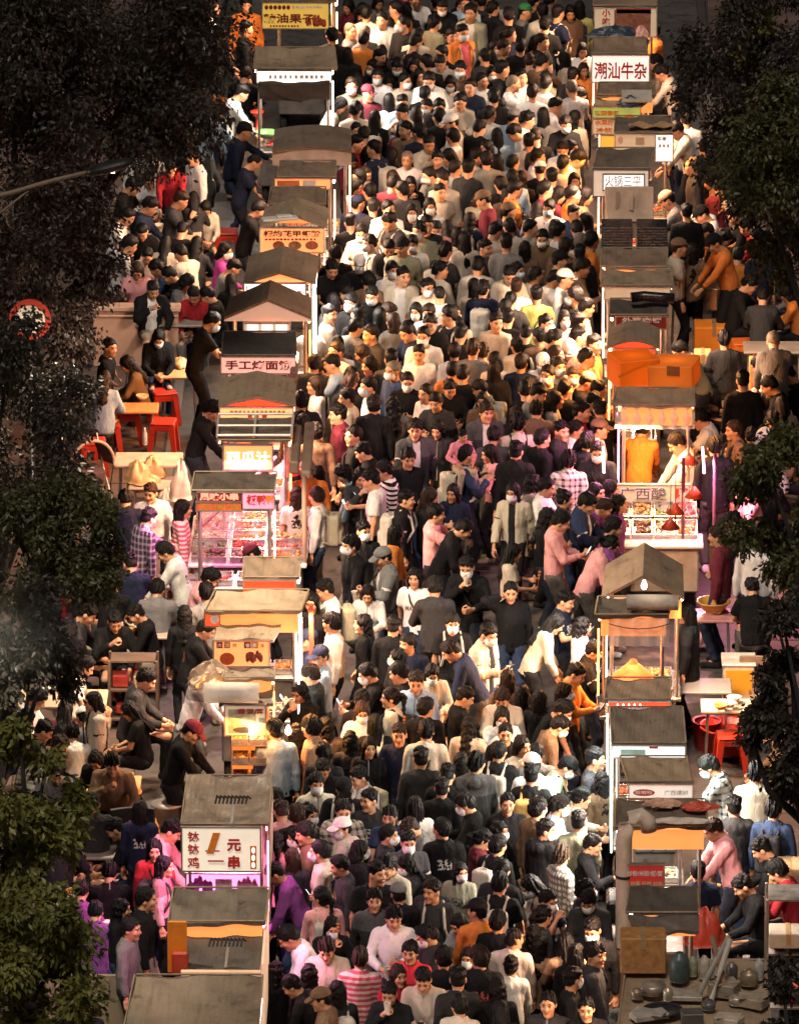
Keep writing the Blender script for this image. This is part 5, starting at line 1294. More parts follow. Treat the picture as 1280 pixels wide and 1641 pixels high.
def x_plastic(root, org, b):
    x0, x1, y0, y1, A, B, C, D = b
    Yf = org.y + y0 - .06; P, Q = atY(975, 990, Yf) - org, atY(1072, 1036, Yf) - org
    MB().sheet(lambda u, v: (P.x + (Q.x - P.x) * u, P.y + .012 * math.sin(u * 26), P.z + (Q.z - P.z) * v), 24, 5).build('plastic_curtain', M_FILM, root)
    MB().tube([(P.x + (Q.x - P.x) * t, P.y - .03, P.z - .06 - .25 * t * (1 - t)) for t in [k / 8 for k in range(9)]], .006, 6).build('cord', BLK, root)
    sh = MB().lathe([(.03, .20), (.06, .15), (.24, .0), (.225, .0), (.05, .14)], n=20, closed=False).build('lamp_shade', mat('shade_orange', (.62, .09, .02), .45, emit=(.8, .1, .02), estr=.6), root, ((x0 + x1) / 2, y0 + .12, 1.32))
    link('bulb', BULB, sh, (0, 0, .05))
    for k in range(5): MB().lathe([(.045, 0), (.05, .12), (.03, .15), (.028, .17)], n=10).build('jar', mat('jar_pink', (.70, .46, .42), .3), root, (x0 + .12 + k * (x1 - x0 - .2) / 5, y0 - .02, .92))
cart(1, 'plastic-curtain cart', 'food cart wrapped in clear plastic with an orange lampshade inside', (958, 1074, 957, 953, 1072, 986), [], AMBER, 34, 34, 3, extra=x_plastic)
cart(1, 'orange-fascia cart', 'brown-roofed food cart edged with a narrow orange fascia', (972, 1075, 1087, 968, 1074, 1122), [dict(r=(975, 1074, 1123, 1134), m=S_RED, p=[(988 + 9 * k, 1127, 991 + 9 * k, 1130, S_GLOW, 'o') for k in range(5)])], WARM, 12, 34, 4)
cart(1, 'cool-white cart', 'large grey-roofed food cart edged in cool white light strips', (977, 1094, 1134, 980, 1099, 1192),
     [dict(r=(980, 1098, 1194, 1214), m=panel_mat('sign_cool', (.78, .84, .80), 1.1), p=[(994, 1200, 1034, 1209, mat('mint_print', (.42, .66, .60), .5), 'b'), (1040, 1195, 1054, 1199, RED, 'b')])], (.92, 1.0, .92), 14, 36, 2, extra=lambda root, org, b: MB().box((b[0] - .05, (b[2] + b[3]) / 2 - .2, 1.5), (.02, b[3] - b[2] + .3, 1.1), bev=.004).build('lit_side_panel', panel_mat('cool_panel', (.70, .82, .80), 1.2), root))
cart(1, 'red-oval cart', 'food cart with a white lightbox bearing a red oval badge', (993, 1100, 1213, 1006, 1110, 1254),
     [dict(r=(1007, 1110, 1256, 1281), m=panel_mat('sign_white_o', (.74, .70, .62), .5), t=[('螺蛳粉', 1031, 1269, 6, WHT, .02, 0, 28), ('广西螺蛳', 1083, 1269, 7, mat('faint_green', (.48, .52, .42), .5), .0, 0, 38)], p=[(1014, 1264, 1049, 1275, RED, 'o')])], WHITE, 16, 34, 1)
def x_wok(root, org, b):
    x0, x1, y0, y1, A, B, C, D = b; yy = org.y + y0 - .75
    add_sign(root, org, yy, dict(r=(1002, 1064, 1385, 1424), m=panel_mat('sign_wok', (.30, .02, .015), .45), t=[('炒粉/米粉/饭/面', 1033, 1399, 9, WHT, .02, 0, 56), ('炒面 炒饭 炒粉', 1036, 1416, 9, mat('print_yellow', (.62, .5, .28), .5), .02, 0, 52)]))
    P = atY(1033, 1425, yy) - org; MB().box((P.x, P.y + .3, .65), (.85, .8, .6), bev=.02).build('wok_bench', M_CART[4], root)
    MB().box((P.x - .12, P.y + .35, 1.30), (.55, .45, .26), bev=.03).build('dark_hood', M_BAGBLK, root)
    MB().add(*(lambda g: (g.v, g.f))(bag_mesh(3, (.21, .16, .34)))).build('red_bag', mat('bag_scarlet', (.55, .06, .03), .5), root, (P.x + .62, P.y + .1, .98), smooth=True)
cart(1, 'wok cart', 'cluttered food cart with a red noodle-and-rice menu and pink plastic bags', (987, 1130, 1282, 985, 1134, 1326), [], WHITE, 18, 34, 2, zr=2.1, extra=x_wok)
cart(1, 'folded-roof cart', 'dark food cart with a folded two-slope roof beside a cook in black', (1008, 1118, 1422, 1003, 1119, 1464), [], WARM, 8, 24, 3, extra=x_second((1006, 1120, 1465, 1014, 1120, 1492), 2.10, 1.95, 3))

cart(1, 'junk-topped cart', 'nearest right-hand cart, its roof heaped with crates, jugs and cloths', (1004, 1226, 1540, 988, 1236, 1665), [], WARM, 6, 20, 1, zr=2.0, zf=1.97)
# ---- things lying on roofs
def hook(px, py, z, label, coil=8, matl=None):
    r = empty('roof_hook', at(px, py, z)); MB().tube([(0, 0, 0), (.01, 0, .12), (.02, 0, .24)], .014, 8).build('stem', matl or M_WPLAS, r)
    m = MB()
    for k in range(coil): m.tube([(-.17 + .36 * k / coil, -.03, .23), (-.15 + .36 * k / coil, .02, .30), (-.12 + .36 * k / coil, .05, .26)], .012, 6)
    m.build('coil', matl or M_DARK, r); tag(r, label, 'roof hook'); return r
hook(371, 1320, 2.14, 'white-stemmed hook with a dark coiled head on the one-yuan skewer cart roof', 9)
hook(362, 1550, 1.93, 'white-stemmed hook with a pale coiled head on the double-slope cart roof', 9)
roof_thing('white_roll', MB().tube([(-.28, 0, .11), (-.1, 0, .115), (.1, 0, .115), (.32, 0, .11)], .115, 16), M_FOAM, 368, 1126, 1.90, 'thick white foam roll lying on the tofu cart roof', 'foam roll', 0, True)
roof_thing('plastic_bundle', bag_mesh(4, (.26, .18, .26)), mat('cream_film', (.60, .44, .30), .4, 0, .35, 9, .5), 338, 1100, 1.95, 'crumpled cream plastic bundle beside the thick white foam roll', 'plastic bundle')
roof_thing('rolled_mat', MB().tube([(-.28, .02, .09), (0, 0, .095), (.30, -.01, .09)], .09, 14), M_FOAM, 1044, 978, 2.15, 'pale rolled mat on the plastic-curtain cart roof', 'rolled mat', .05, True)
roof_thing('plastic_tray', MB().box((0, 0, .02), (.48, .16, .035), bev=.01).box((.06, .0, .05), (.2, .1, .03), bev=.01), M_WPLAS, 448, 352, 2.16, 'white plastic tray left on the shrimp-noodle cart roof', 'tray', .25)
roof_thing('tarpaulin', bag_mesh(6, (.34, .2, .14)), M_BAGBLUE, 985, 58, 2.0, 'dark blue tarpaulin heaped on the beef-offal cart roof', 'tarpaulin')
roof_thing('plastic_bag', bag_mesh(7, (.10, .10, .14)), mat('pink_bag', (.62, .36, .30), .4), 1028, 58, 2.02, 'small pale bag beside the heaped blue tarpaulin', 'plastic bag')
roof_thing('tarpaulin', bag_mesh(8, (.19, .14, .12)), M_BAGBLUE, 1009, 168, 2.0, 'small slate-blue cover on the fruit cart roof', 'tarpaulin')
roof_thing('foam_board', MB().box((0, 0, .04), (.42, .32, .03), rx=.25, bev=.005), mat('foam_grey', (.46, .42, .35), .7), 1020, 158, 2.08, 'pale foam board propped behind the small slate-blue cover', 'board')
roof_thing('cardboard_sheet', MB().sheet(lambda u, v: (-.28 + .62 * u, -.11 + .2 * v + .03 * math.sin(u * 9), .03 + .02 * math.sin(u * 14 + v * 4)), 12, 3, .012), M_CARD, 1040, 202, 2.16, 'torn cardboard sheet lying on the buff-board cart roof', 'cardboard')
roof_thing('black_bag', MB().tube([(-.26, 0, .06), (-.1, .02, .075), (.12, -.01, .065), (.28, .01, .05)], .065, 10), M_BAGBLK, 1044, 484, 2.2, 'long black rolled bag on the meat-pie cart roof', 'bag', 0, True)
bx = roof_thing('cardboard_box', MB().box((0, 0, .25), (.62, .36, .46), .06, .01, -.25).box((-.16, -.20, .36), (.06, .01, .24), .4).box((0.02, -.21, .36), (.06, .01, .26), -.3), mat('worn_card', (.66, .47, .34), .8, 0, .3, 3), 1008, 356, 1.95, 'worn tan cardboard box tilted on end above the black baskets', 'box')
bx2 = empty('cardboard_box', at(1046, 618, 2.2)); bb = at(1046, 618, 2.2)
MB().box((-.24, .04, .20), (.52, .5, .36), .32, .015).build('carton', M_GLOWO, bx2); MB().box((.26, .02, .17), (.55, .55, .30), -.22, .015, 0, -.05).build('flap_side', M_GLOWO2, bx2)
MB().box((-.26, -.215, .26), (.36, .006, .018), .32, 0, 0, -.35).build('brush_mark', DRED, bx2); MB().box((.24, -.27, .27), (.16, .006, .12), -.22).build('print_block', mat('print_rust', (.35, .10, .02), .6), bx2)
for k, (dx, dz) in enumerate(((-.24, .2), (.26, .16))):
    pl = bpy.data.lights.new('added_glow_lamp', 'POINT'); pl.energy = 1.3; pl.color = (1, .5, .2); pl.shadow_soft_size = .1; link('added_glow_lamp', pl, bx2, (dx, .03, dz))  # unseen lamps added inside the closed carton to make it glow
tag(bx2, 'bright orange carton with printed marks on top of the arched cart', 'box')
for i, (px, lab) in enumerate(((988, 'stack of black slatted baskets nearer the crowd'), (1044, 'stack of black slatted baskets nearer the pavement'))):
    r = empty('basket_stack', at(px, 409, 1.75)); bm = MB().box((0, 0, 0), (.40, .42, .030), bev=.006).mesh('basket', M_BAGBLK)
    for k in range(12): link('basket', bm, r, (random.Random(k + i).uniform(-.006, .006), 0, .018 + k * .037))
    tag(r, lab + ' behind the plain buff cart', 'baskets', 'black basket stacks')
tag(MB().tube([(0, 0, .0), (.01, 0, .28), (0, -.01, .50)], .014, 8).build('rope', mat('rope_grey', (.22, .19, .15), .9), None, at(1018, 411, 1.75) + Vector((0, -.24, 0))), 'grey rope hanging between the two black basket stacks', 'rope')
pp = at(1006, 1526, .9); pz = empty('vent_pipe', (pp.x - .05, pp.y, 0))
MB().tube([(0, 0, .3), (0, 0, 1.0), (0, 0, 2.18), (.02, 0, 2.30), (.08, 0, 2.39), (.17, 0, 2.42), (.24, 0, 2.36), (.26, 0, 2.25)], .085, 16).build('pipe', mat('duct_cream', (.66, .56, .43), .5, 0, .2), pz, smooth=True)
for z in (.95, 1.75): MB().lathe([(.088, -.015), (.094, -.01), (.094, .01), (.088, .015)], (0, 0, z), 16).build('clamp', M_DARK, pz)
tag(pz, 'cream vent pipe with a bent elbow beside the wok cart', 'pipe')
for k, (px, py, m_, lab) in enumerate(((1062, 1290, mat('film_peach', (.60, .36, .24), .4), 'peach plastic packet on the wok cart roof'), (1120, 1295, mat('film_red', (.6, .10, .05), .4), 'red and cream packet at the pavement end of the wok cart roof'), (1090, 1318, M_FOAM, 'long cream roll along the front edge of the wok cart roof'))):
    g = bag_mesh(20 + k, (.20, .10, .06) if k < 2 else (.34, .06, .045)); roof_thing('packet', g, m_, px, py, 2.12, lab, 'packet')

# ------------------------------------------------------------------ tables, stools and other things on the pavements
GZ = .132
def gz(x): return GZ if (x < XK_L or x > XK_R) else 0.0
M_PRED = mat('plastic_red', (.50, .035, .015), .38, 0, .15, 4, .05); M_PORG = mat('plastic_orange', (.68, .16, .02), .38, 0, .15, 4, .05); M_PBLU = mat('plastic_blue', (.05, .09, .22), .4)
M_TOPO = mat('table_amber', (.62, .33, .13), .5, 0, .2); M_TOPW = mat('table_cream', (.55, .42, .30), .5, 0, .2); M_TOPG = mat('table_grey', (.26, .22, .18), .5, 0, .2)
def frustum(w0, d0, w1, d1, z0, z1):
    v = [(sx * w / 2, sy * d / 2, z) for w, d, z in ((w0, d0, z0), (w1, d1, z1)) for sx, sy in ((-1, -1), (1, -1), (1, 1), (-1, 1))]
    return v, [(0, 1, 5, 4), (1, 2, 6, 5), (2, 3, 7, 6), (3, 0, 4, 7), (3, 2, 1, 0), (4, 5, 6, 7)]
def leg_m(sx, sy):
    return MB().add(*[(lambda v: [(x + sx * (.165 - .05 * max(0, z) / .42), y + sy * (.165 - .05 * max(0, z) / .42), z) for x, y, z in v])(frustum(.055, .055, .075, .075, 0, .41)[0]), frustum(.055, .055, .075, .075, 0, .41)[1]]).mesh('leg', None)
_stool = {}
def stool(px, py, label, m=None, z=.45, rz=.1, ground=None, h=1.0):
    m = m or M_PRED; k = m.name
    if k not in _stool:
        seat = MB(); seat.box((0, 0, .425), (.31, .31, .035), bev=.015); seat.box((0, 0, .40), (.285, .285, .03), bev=.01)
        ap = MB()
        for sx, sy, w, d in ((0, -1, .22, .02), (0, 1, .22, .02), (-1, 0, .02, .22), (1, 0, .02, .22)): ap.box((sx * .135, sy * .135, .36), (w, d, .06), bev=.005)
        legs = []
        for sx in (-1, 1):
            for sy in (-1, 1):
                l = leg_m(sx, sy); l.materials.append(m); legs.append(l)
        _stool[k] = (seat.mesh('seat', m), ap.mesh('apron', m), legs)
    seat, ap, legs = _stool[k]
    p = at(px, py, (z if ground is None else ground + z)); r = empty('plastic_stool', (p.x, p.y, gz(p.x)), rz); r.scale = (h, h, h)
    link('seat', seat, r); link('apron', ap, r)
    for l in legs: link('leg', l, r)
    return tag(r, label, 'stool', 'plastic stools')
stool(173, 692, 'red stool under the woman in pale blue with long hair')
stool(205, 672, 'red stool half hidden beside the woman in pale blue')
stool(262, 640, 'uppermost of the two stacked-looking red stools by the amber table', rz=.3)
stool(262, 688, 'lower red stool with an arched side by the amber table', rz=-.1)
stool(262, 1035, 'orange-red stool under the diner in the grey coat', M_PORG)
stool(363, 368, 'red stool behind the row of diners by the shrimp-noodle cart')
stool(198, 1080, 'dark red stool with a white cup on it')
stool(1192, 560, 'bright orange stool beside the tan carton', M_PORG)
stool(1183, 500, 'red stool behind the bright orange stool')
stool(1199, 722, 'pale topped stool near the person in the white cap', mat('plastic_brown', (.30, .14, .08), .5))
stool(1188, 1375, 'orange stool behind the cook in pink with red apron', M_PORG, h=1.1)
stool(1215, 1478, 'red-brown stool under the seated person in black by the metal rack', mat('plastic_rust', (.36, .09, .05), .5))
stool(300, 905, 'red stool beside the skewer tray table', rz=.4)
stool(282, 1010, 'small red stool by the grey-coated diner\'s legs', rz=.6)
def table(px, py, w, d, label, m=None, z=.72, rz=0.0, legm=None, items=()):
    m = m or M_TOPO; p = at(px, py, z); g = gz(p.x); r = empty('folding_table', (p.x, p.y, g), rz)
    MB().box((0, 0, z - g - .018), (w, d, .036), bev=.010).build('table_top', m, r)
    for sx in (-1, 1):
        for sy in (-1, 1): MB().tube([(sx * (w / 2 - .06), sy * (d / 2 - .06), 0), (sx * (w / 2 - .08), sy * (d / 2 - .08), z - g - .034)], .014, 8).build('leg', legm or M_POST, r)
    tag(r, label, 'table', 'folding tables')
    return r
BOWL = MB().lathe([(.03, 0), (.06, .02), (.085, .06), (.078, .06), (.05, .02)], n=16, closed=False)
def on(px, py, z, name, mesh_b, m, label, cat, rz=0.0, smooth=True, grp=None):
    return tag(mesh_b.build(name, m, None, at(px, py, z), rz, smooth), label, cat, grp)
M_BOWLS = [mat('bowl_cream', (.70, .60, .46), .4), mat('bowl_orange', (.70, .34, .06), .4), mat('bowl_green', (.14, .34, .10), .4), mat('foam_white', (.70, .64, .56), .6)]
def bowl(px, py, z, k, label):
    o = on(px, py, z, 'food_bowl', BOWL, M_BOWLS[k], label, 'bowl', 0, True, 'bowls on the tables')
    return o
table(215, 652, .62, .40, 'small amber table between the couple and the stools')
table(287, 595, .55, .5, 'amber-lit table in front of the masked woman in black')
table(238, 735, .85, .55, 'cream table with takeaway boxes beside the cook in black', M_TOPW)
table(252, 772, .70, .5, 'low cream table piled with yellow plastic bags', M_TOPW, .55)
table(155, 1046, .95, .55, 'brown table of the eating man in black', M_TOPG)
table(95, 1118, 1.1, .6, 'cream table crowded with bowls under the dark tree', M_TOPW)
table(120, 1362, .95, .5, 'dark table in front of the woman in black at the lower left', M_TOPG)
table(285, 930, .50, .45, 'dark folding table holding a tray of skewers', M_TOPG)
table(270, 372, .9, .7, 'cream table of the upper diners, covered in dishes', M_TOPW)
table(285, 425, .8, .6, 'cream table between the diners in denim and cream', M_TOPW)
table(280, 512, 1.0, .5, 'dark table behind the peach wall', M_TOPG)
table(1130, 405, .8, .6, 'table of the seated diners beside the orange-sweatered cook', M_TOPW)
table(1190, 395, .9, .6, 'amber table of diners under the pale-tipped tree', M_TOPO)
table(1240, 555, .8, .5, 'table by the kneeling grey-backed diner', M_TOPG)
table(1143, 985, .50, .45, 'pink-lit side table with a yellow basin', mat('table_pink', (.60, .26, .24), .45))
table(1120, 1098, .75, .5, 'dark narrow table behind the plastic-curtain cart', M_TOPG)
table(1100, 470, .5, .4, 'small table with a steel pot by the orange-sweatered cook', M_TOPG)
table(325, 205, .8, .6, 'table behind the man in pale blue', M_TOPW)
bowl(228, 640, .74, 0, 'cream bowl on the small amber table'); bowl(272, 588, .74, 1, 'orange bowl on the table before the masked woman in black')
bowl(255, 366, .74, 0, 'cream bowl nearest the russet tree on the upper diners\' table'); bowl(285, 370, .74, 3, 'white bowl on the upper diners\' table'); bowl(300, 420, .74, 1, 'orange bowl between the diners in denim and cream')
bowl(80, 1110, .74, 0, 'cream bowl on the crowded table under the dark tree'); bowl(112, 1106, .74, 1, 'orange bowl on the crowded table under the dark tree'); bowl(100, 1358, .74, 0, 'pale bowl on the dark table at the lower left'); bowl(1128, 398, .74, 3, 'white bowl beside the orange-sweatered cook'); bowl(1200, 392, .74, 0, 'cream bowl on the amber table under the pale-tipped tree')
on(427, 220, 1.0, 'vegetable_basin', MB().lathe([(.06, 0), (.12, .03), (.16, .09), (.15, .09), (.10, .03)], n=18, closed=False), M_BOWLS[2], 'green basin beside the man in the dark cap', 'basin')
on(412, 207, 1.0, 'red_lamp', MB().lathe([(.02, 0), (.02, .22), (.09, .24), (.10, .27), (.03, .29)], n=14), M_PRED, 'red mushroom-shaped stand on the counter by the green basin', 'stand')
on(1143, 979, .74, 'wash_basin', MB().lathe([(.09, 0), (.13, .02), (.19, .12), (.205, .12), (.20, .135), (.18, .125), (.12, .03)], n=22, closed=False), mat('basin_yellow', (.62, .34, .06), .4), 'yellow plastic basin on the pink-lit side table', 'basin')
def bag(px, py, z, label, m, r=(.16, .12, .2), seed=1): return on(px, py, z, 'plastic_bag', bag_mesh(seed, r), m, label, 'plastic bag', seed * .7, True, 'plastic bags')
M_BAGY = mat('bag_amber', (.66, .38, .16), .35, 0, .3, 9, .6); M_BAGW = mat('bag_white', (.66, .54, .42), .35, 0, .25, 9, .6)
bag(222, 770, .57, 'amber plastic bag nearer the stroller on the low table', M_BAGY, (.2, .16, .22), 11); bag(245, 760, .57, 'amber plastic bag in the middle of the low table', M_BAGY, (.18, .15, .2), 12); bag(232, 785, .45, 'large amber plastic bag in front of the low table', M_BAGY, (.22, .16, .2), 13)
bag(290, 800, .75, 'tall white plastic bag hanging by the duck cart', M_BAGW, (.13, .1, .42), 14); bag(268, 812, .6, 'round white plastic bag beside the tall hanging one', M_BAGW, (.15, .12, .2), 15)
bag(288, 585, .74, 'amber food bag on the table before the masked woman', M_BAGY, (.14, .1, .1), 16); bag(104, 1104, .74, 'cream food bag on the crowded table', M_BAGW, (.16, .12, .12), 17); bag(131, 1358, .74, 'small tied cream bag on the dark table', M_BAGW, (.08, .07, .12), 18)
bag(232, 1335, .5, 'crumpled amber bag beside the tall orange bucket', M_BAGY, (.17, .13, .22), 19); bag(1118, 1028, .1, 'pink plastic bag on the ground under the side table', mat('bag_pink', (.6, .28, .28), .4), (.2, .16, .16), 20)
bag(240, 372, .74, 'white takeaway bag on the upper diners\' table', M_BAGW, (.12, .1, .1), 21); bag(262, 430, .74, 'white takeaway bag between denim and cream diners', M_BAGW, (.13, .1, .1), 22)
for i, (px, py, lab) in enumerate(((318, 580, 'clear drink bottle on the amber-lit table'), (232, 712, 'drink bottle standing on the cream takeaway table'), (196, 1025, 'drink bottle on the eating man\'s brown table'))):
    on(px, py, .74, 'bottle', MB().lathe([(.03, 0), (.034, .02), (.034, .14), (.014, .19), (.014, .22)], n=12), mat('bottle_grey', (.40, .36, .32), .2), lab, 'bottle', 0, True, 'bottles')
for i, (px, py, w, d, lab, mm) in enumerate(((130, 905, .8, .5, 'dark table among the diners left of the plaid-shirted man', M_TOPG), (225, 1010, .7, .5, 'small cream table beside the grey-coated diner', M_TOPW), (175, 1255, .7, .5, 'amber table between the diners by the tall bucket', M_TOPO), (90, 1440, .8, .5, 'dark table under the purple-clad diners', M_TOPG), (1200, 640, .7, .5, 'cream table beside the man in dark green', M_TOPW), (1165, 1130, .6, .45, 'cream table beside the orange-doored cabinet', M_TOPW), (1200, 1405, .7, .5, 'amber table by the seated person in black near the rack', M_TOPO))):
    table(px, py, w, d, lab, mm)
    for k in range(3):
        rr = random.Random(i * 7 + k); qx, qy = px + rr.uniform(-30, 30), py + rr.uniform(-7, 7)
        bowl(qx, qy, .74, (0, 1, 3)[k], ('cream', 'orange', 'white')[k] + ' bowl on the ' + lab)
for px, py, lab in ((120, 940, 'red stool among the diners left of the plaid-shirted man'), (225, 1060, 'red stool by the small cream table'), (165, 1300, 'red stool beside the amber table by the tall bucket'), (1222, 625, 'red stool beside the bending diner'), (1170, 1175, 'red stool in front of the orange-doored cabinet'), (150, 720, 'red stool next to the stroller'), (1178, 450, 'orange-red stool behind the steel pot'), (225, 420, 'red stool at the russet tree end of the diners')):
    stool(px, py, lab)
# tall orange bucket with its handle, steel drum
bk = empty('bucket', at(205, 1322, .0) + Vector((0, 0, 0))); bk.location = at(205, 1318, .45); bk.rotation_euler = (.05, .05, 0)
MB().lathe([(.085, 0), (.10, .02), (.135, .36), (.145, .365), (.14, .38), (.125, .375), (.09, .03)], n=22, closed=False).build('body', mat('bucket_orange', (.66, .28, .07), .45), bk, smooth=True)
MB().tube([(.13, -.05, .36), (.10, -.15, .18), (.02, -.13, .02)], .012, 6).build('handle', M_DARK, bk); MB().box((.13, -.06, .30), (.05, .05, .1), bev=.01).build('clip', M_DARK, bk)
tag(bk, 'tall tapering orange bucket with a dark strap by the woman in black', 'bucket')
on(268, 1338, .35, 'steel_drum', MB().lathe([(.16, 0), (.17, .02), (.17, .34), (.18, .35), (.18, .37), (.02, .375)], n=22), mat('drum_grey', (.30, .27, .25), .4, .4), 'short grey drum with a tan lid behind the one-yuan skewer cart', 'drum')
on(1148, 492, .74, 'steel_pot', MB().lathe([(.15, 0), (.16, .02), (.16, .28), (.175, .29), (.17, .30), (.15, .29), (.14, .05)], n=22, closed=False), mat('pot_steel', (.50, .40, .30), .3, .8), 'tall steel pot in front of the orange-sweatered cook', 'pot')
tb = empty('wash_tub', at(1166, 1205, .05)); MB().lathe([(.22, 0), (.26, .03), (.31, .30), (.335, .31), (.33, .33), (.30, .32), (.25, .05)], n=26, closed=False).build('body', M_PRED, tb, smooth=True); MB().lathe([(.01, .24), (.29, .24)], n=22, closed=False).build('water', mat('tub_water', (.30, .03, .02), .1), tb)
tag(tb, 'large bright red tub under the orange cabinet', 'tub')
tb2 = empty('wash_tub', at(1132, 1200, .05)); MB().lathe([(.12, 0), (.14, .03), (.17, .34), (.185, .35), (.15, .34)], n=20, closed=False).build('body', mat('plastic_crimson', (.36, .03, .03), .4), tb2, smooth=True); tag(tb2, 'narrow crimson bucket beside the large red tub', 'bucket')
# cartons and cabinets
def carton(px, py, w, d, h, label, m=None, z=0.0, rz=0.0, tape=True):
    p = at(px, py, z); r = empty('carton', (p.x, p.y, z if z else gz(p.x)), rz); m = m or M_CARD
    MB().box((0, 0, h / 2), (w, d, h), bev=.012).build('body', m, r)
    if tape: MB().box((0, 0, h + .001), (.05, d * .98, .006)).build('tape', mat('tape_tan', (.36, .24, .12), .35), r); MB().box((0, -d / 2 - .002, h - .06), (.05, .006, .12)).build('tape', MATS['tape_tan'], r)
    tag(r, label, 'carton'); return r
carton(1143, 570, .52, .42, .45, 'tan carton lit orange below the steel pot', M_CARDO, .18); carton(1125, 628, .22, .3, .55, 'narrow amber carton beside the man in dark green', mat('carton_amber', (.62, .34, .14), .6), .35)  # orange light on the tan carton is put into its cardboard colour
carton(1208, 640, .14, .3, .55, 'thin amber paper bag held by the bending diner', mat('carton_amber2', (.60, .32, .10), .6), .30, tape=False)
carton(1030, 1552, .46, .34, .38, 'ribbed orange-brown crate on the junk-topped cart', mat('crate_brown', (.40, .19, .06), .7, 0, .4, 14), 2.03)
for k, (px, py, lean, lab) in enumerate(((1118, 1600, .5, 'grey leaning pipe nearest the crowd on the junk-topped cart'), (1140, 1605, .3, 'pale leaning pipe in the middle of the junk-topped cart'), (1165, 1600, -.25, 'rusty leaning pipe nearest the pavement on the junk-topped cart'))):
    q = at(px, py, 2.03); tag(MB().tube([(0, 0, .02), (lean * .3, .1, .3), (lean * .62, .22, .58)], .028, 8).build('pipe', mat('junk_pipe_%d' % k, [(.28, .26, .22), (.5, .46, .38), (.26, .15, .09)][k], .6), None, q), lab, 'pipe')
carton(1262, 1470, .42, .4, .62, 'tall tan carton with dark printing at the right edge', M_CARD, .55); carton(1262, 1512, .4, .35, .16, 'flat cream carton on the metal rack', mat('carton_cream', (.42, .36, .27), .7), .95)
cb = at(1182, 1165, 0); cab = empty('display_cabinet', (cb.x, cb.y, gz(cb.x)))
MB().box((0, 0, .42), (.36, .4, .78), bev=.012).build('body', M_TOPW, cab); MB().box((0, -.205, .46), (.31, .012, .62), bev=.006).build('door', mat('door_amber', (.64, .28, .02), .35, 0, .15, 3, .05), cab); MB().box((0, 0, .825), (.40, .44, .03), bev=.01).build('top', mat('cab_top', (.60, .54, .44), .5), cab); MB().tube([(.12, -.23, .38), (.12, -.23, .54)], .008, 6).build('handle', M_POST, cab)
tag(cab, 'orange-doored display cabinet with a pale top near the red tub', 'cabinet')
ch = at(1210, 1180, 0); chr_ = empty('chair', (ch.x, ch.y, gz(ch.x)), math.pi)
MB().box((0, 0, .45), (.40, .40, .05), bev=.02).build('seat', M_WOOD, chr_); MB().box((0, -.19, .74), (.38, .03, .36), bev=.02).build('backrest', mat('chair_brown', (.20, .12, .07), .6), chr_)
for sx in (-1, 1):
    for sy in (-1, 1): MB().tube([(sx * .17, sy * .17, 0), (sx * .16, sy * .16, .43)], .018, 8).build('leg', M_DARK, chr_)
tag(chr_, 'brown padded chair beside the orange-doored cabinet', 'chair')
bc = at(212, 1440, 0); bch = empty('office_chair', (bc.x, bc.y, gz(bc.x)), .1)
MB().sheet(lambda u, v: (-.23 + .46 * u, .06 * math.sin(math.pi * u) - .25, .50 + .62 * v), 8, 6).build('backrest', mat('mesh_black', (.014, .014, .015), .7), bch); bch.children[0].modifiers.new('s', 'SOLIDIFY').thickness = .05
MB().box((0, .02, .46), (.46, .44, .07), bev=.03).build('seat', MATS['mesh_black'], bch); MB().tube([(0, 0, .08), (0, 0, .44)], .03, 8).build('column', M_DARK, bch)
for k in range(5): MB().tube([(0, 0, .09), (.26 * math.cos(k * 1.257), .26 * math.sin(k * 1.257), .04)], .02, 6).build('foot', M_DARK, bch)
tag(bch, 'black high-backed chair with an orange bag hung on it', 'chair')
tbag = empty('tote_bag', Vector((bc.x, bc.y - .34, .52 + gz(bc.x)))); MB().box((0, 0, .14), (.19, .06, .26), bev=.02).build('body', mat('bag_tan', (.55, .20, .06), .5), tbag)
for dx in (-.05, .05): MB().tube([(dx, -.02, .26), (dx * .6, 0, .40), (dx * .1, .02, .50)], .008, 6).build('handle', MATS['bag_tan'], tbag)
tag(tbag, 'orange tote bag hanging on the black high-backed chair', 'bag')
cl = at(166, 1412, .2); clr = empty('cool_box', (cl.x, cl.y, gz(cl.x) + .1), .05); MB().box((0, 0, .16), (.40, .3, .30), bev=.03).build('body', mat('cool_dark', (.10, .085, .08), .35), clr); MB().box((0, 0, .34), (.42, .32, .05), bev=.02).build('lid', mat('cool_lid', (.36, .33, .29), .4), clr); tag(clr, 'dark cool box with a pale lid under the dark table at the lower left', 'cool box')
gb = at(170, 1440, .1); tag(bag_mesh(31, (.24, .18, .2)).build('sack', mat('sack_green', (.10, .15, .05), .6), None, (gb.x, gb.y, gz(gb.x)), 0, True), 'green sack on the ground below the cool box', 'sack')
# peach wall with ledge behind the masked woman
w0, w1 = at(150, 600, 0), at(287, 600, 0); pw = empty('low_wall', ((w0.x + w1.x) / 2, w0.y, gz(w0.x))); W = w1.x - w0.x
MB().box((0, 0, .38), (W, .14, .76), bev=.01).build('panel', mat('render_peach', (.52, .30, .20), .75, 0, .2, 2), pw); MB().box((0, -.01, .80), (W + .06, .22, .07), bev=.015).build('ledge', mat('ledge_peach', (.60, .38, .26), .7), pw); MB().box((0, -.08, .70), (W, .03, .03), bev=.008).build('moulding', MATS['ledge_peach'], pw)
tag(pw, 'low peach wall with a moulded ledge behind the masked woman in black', 'wall')
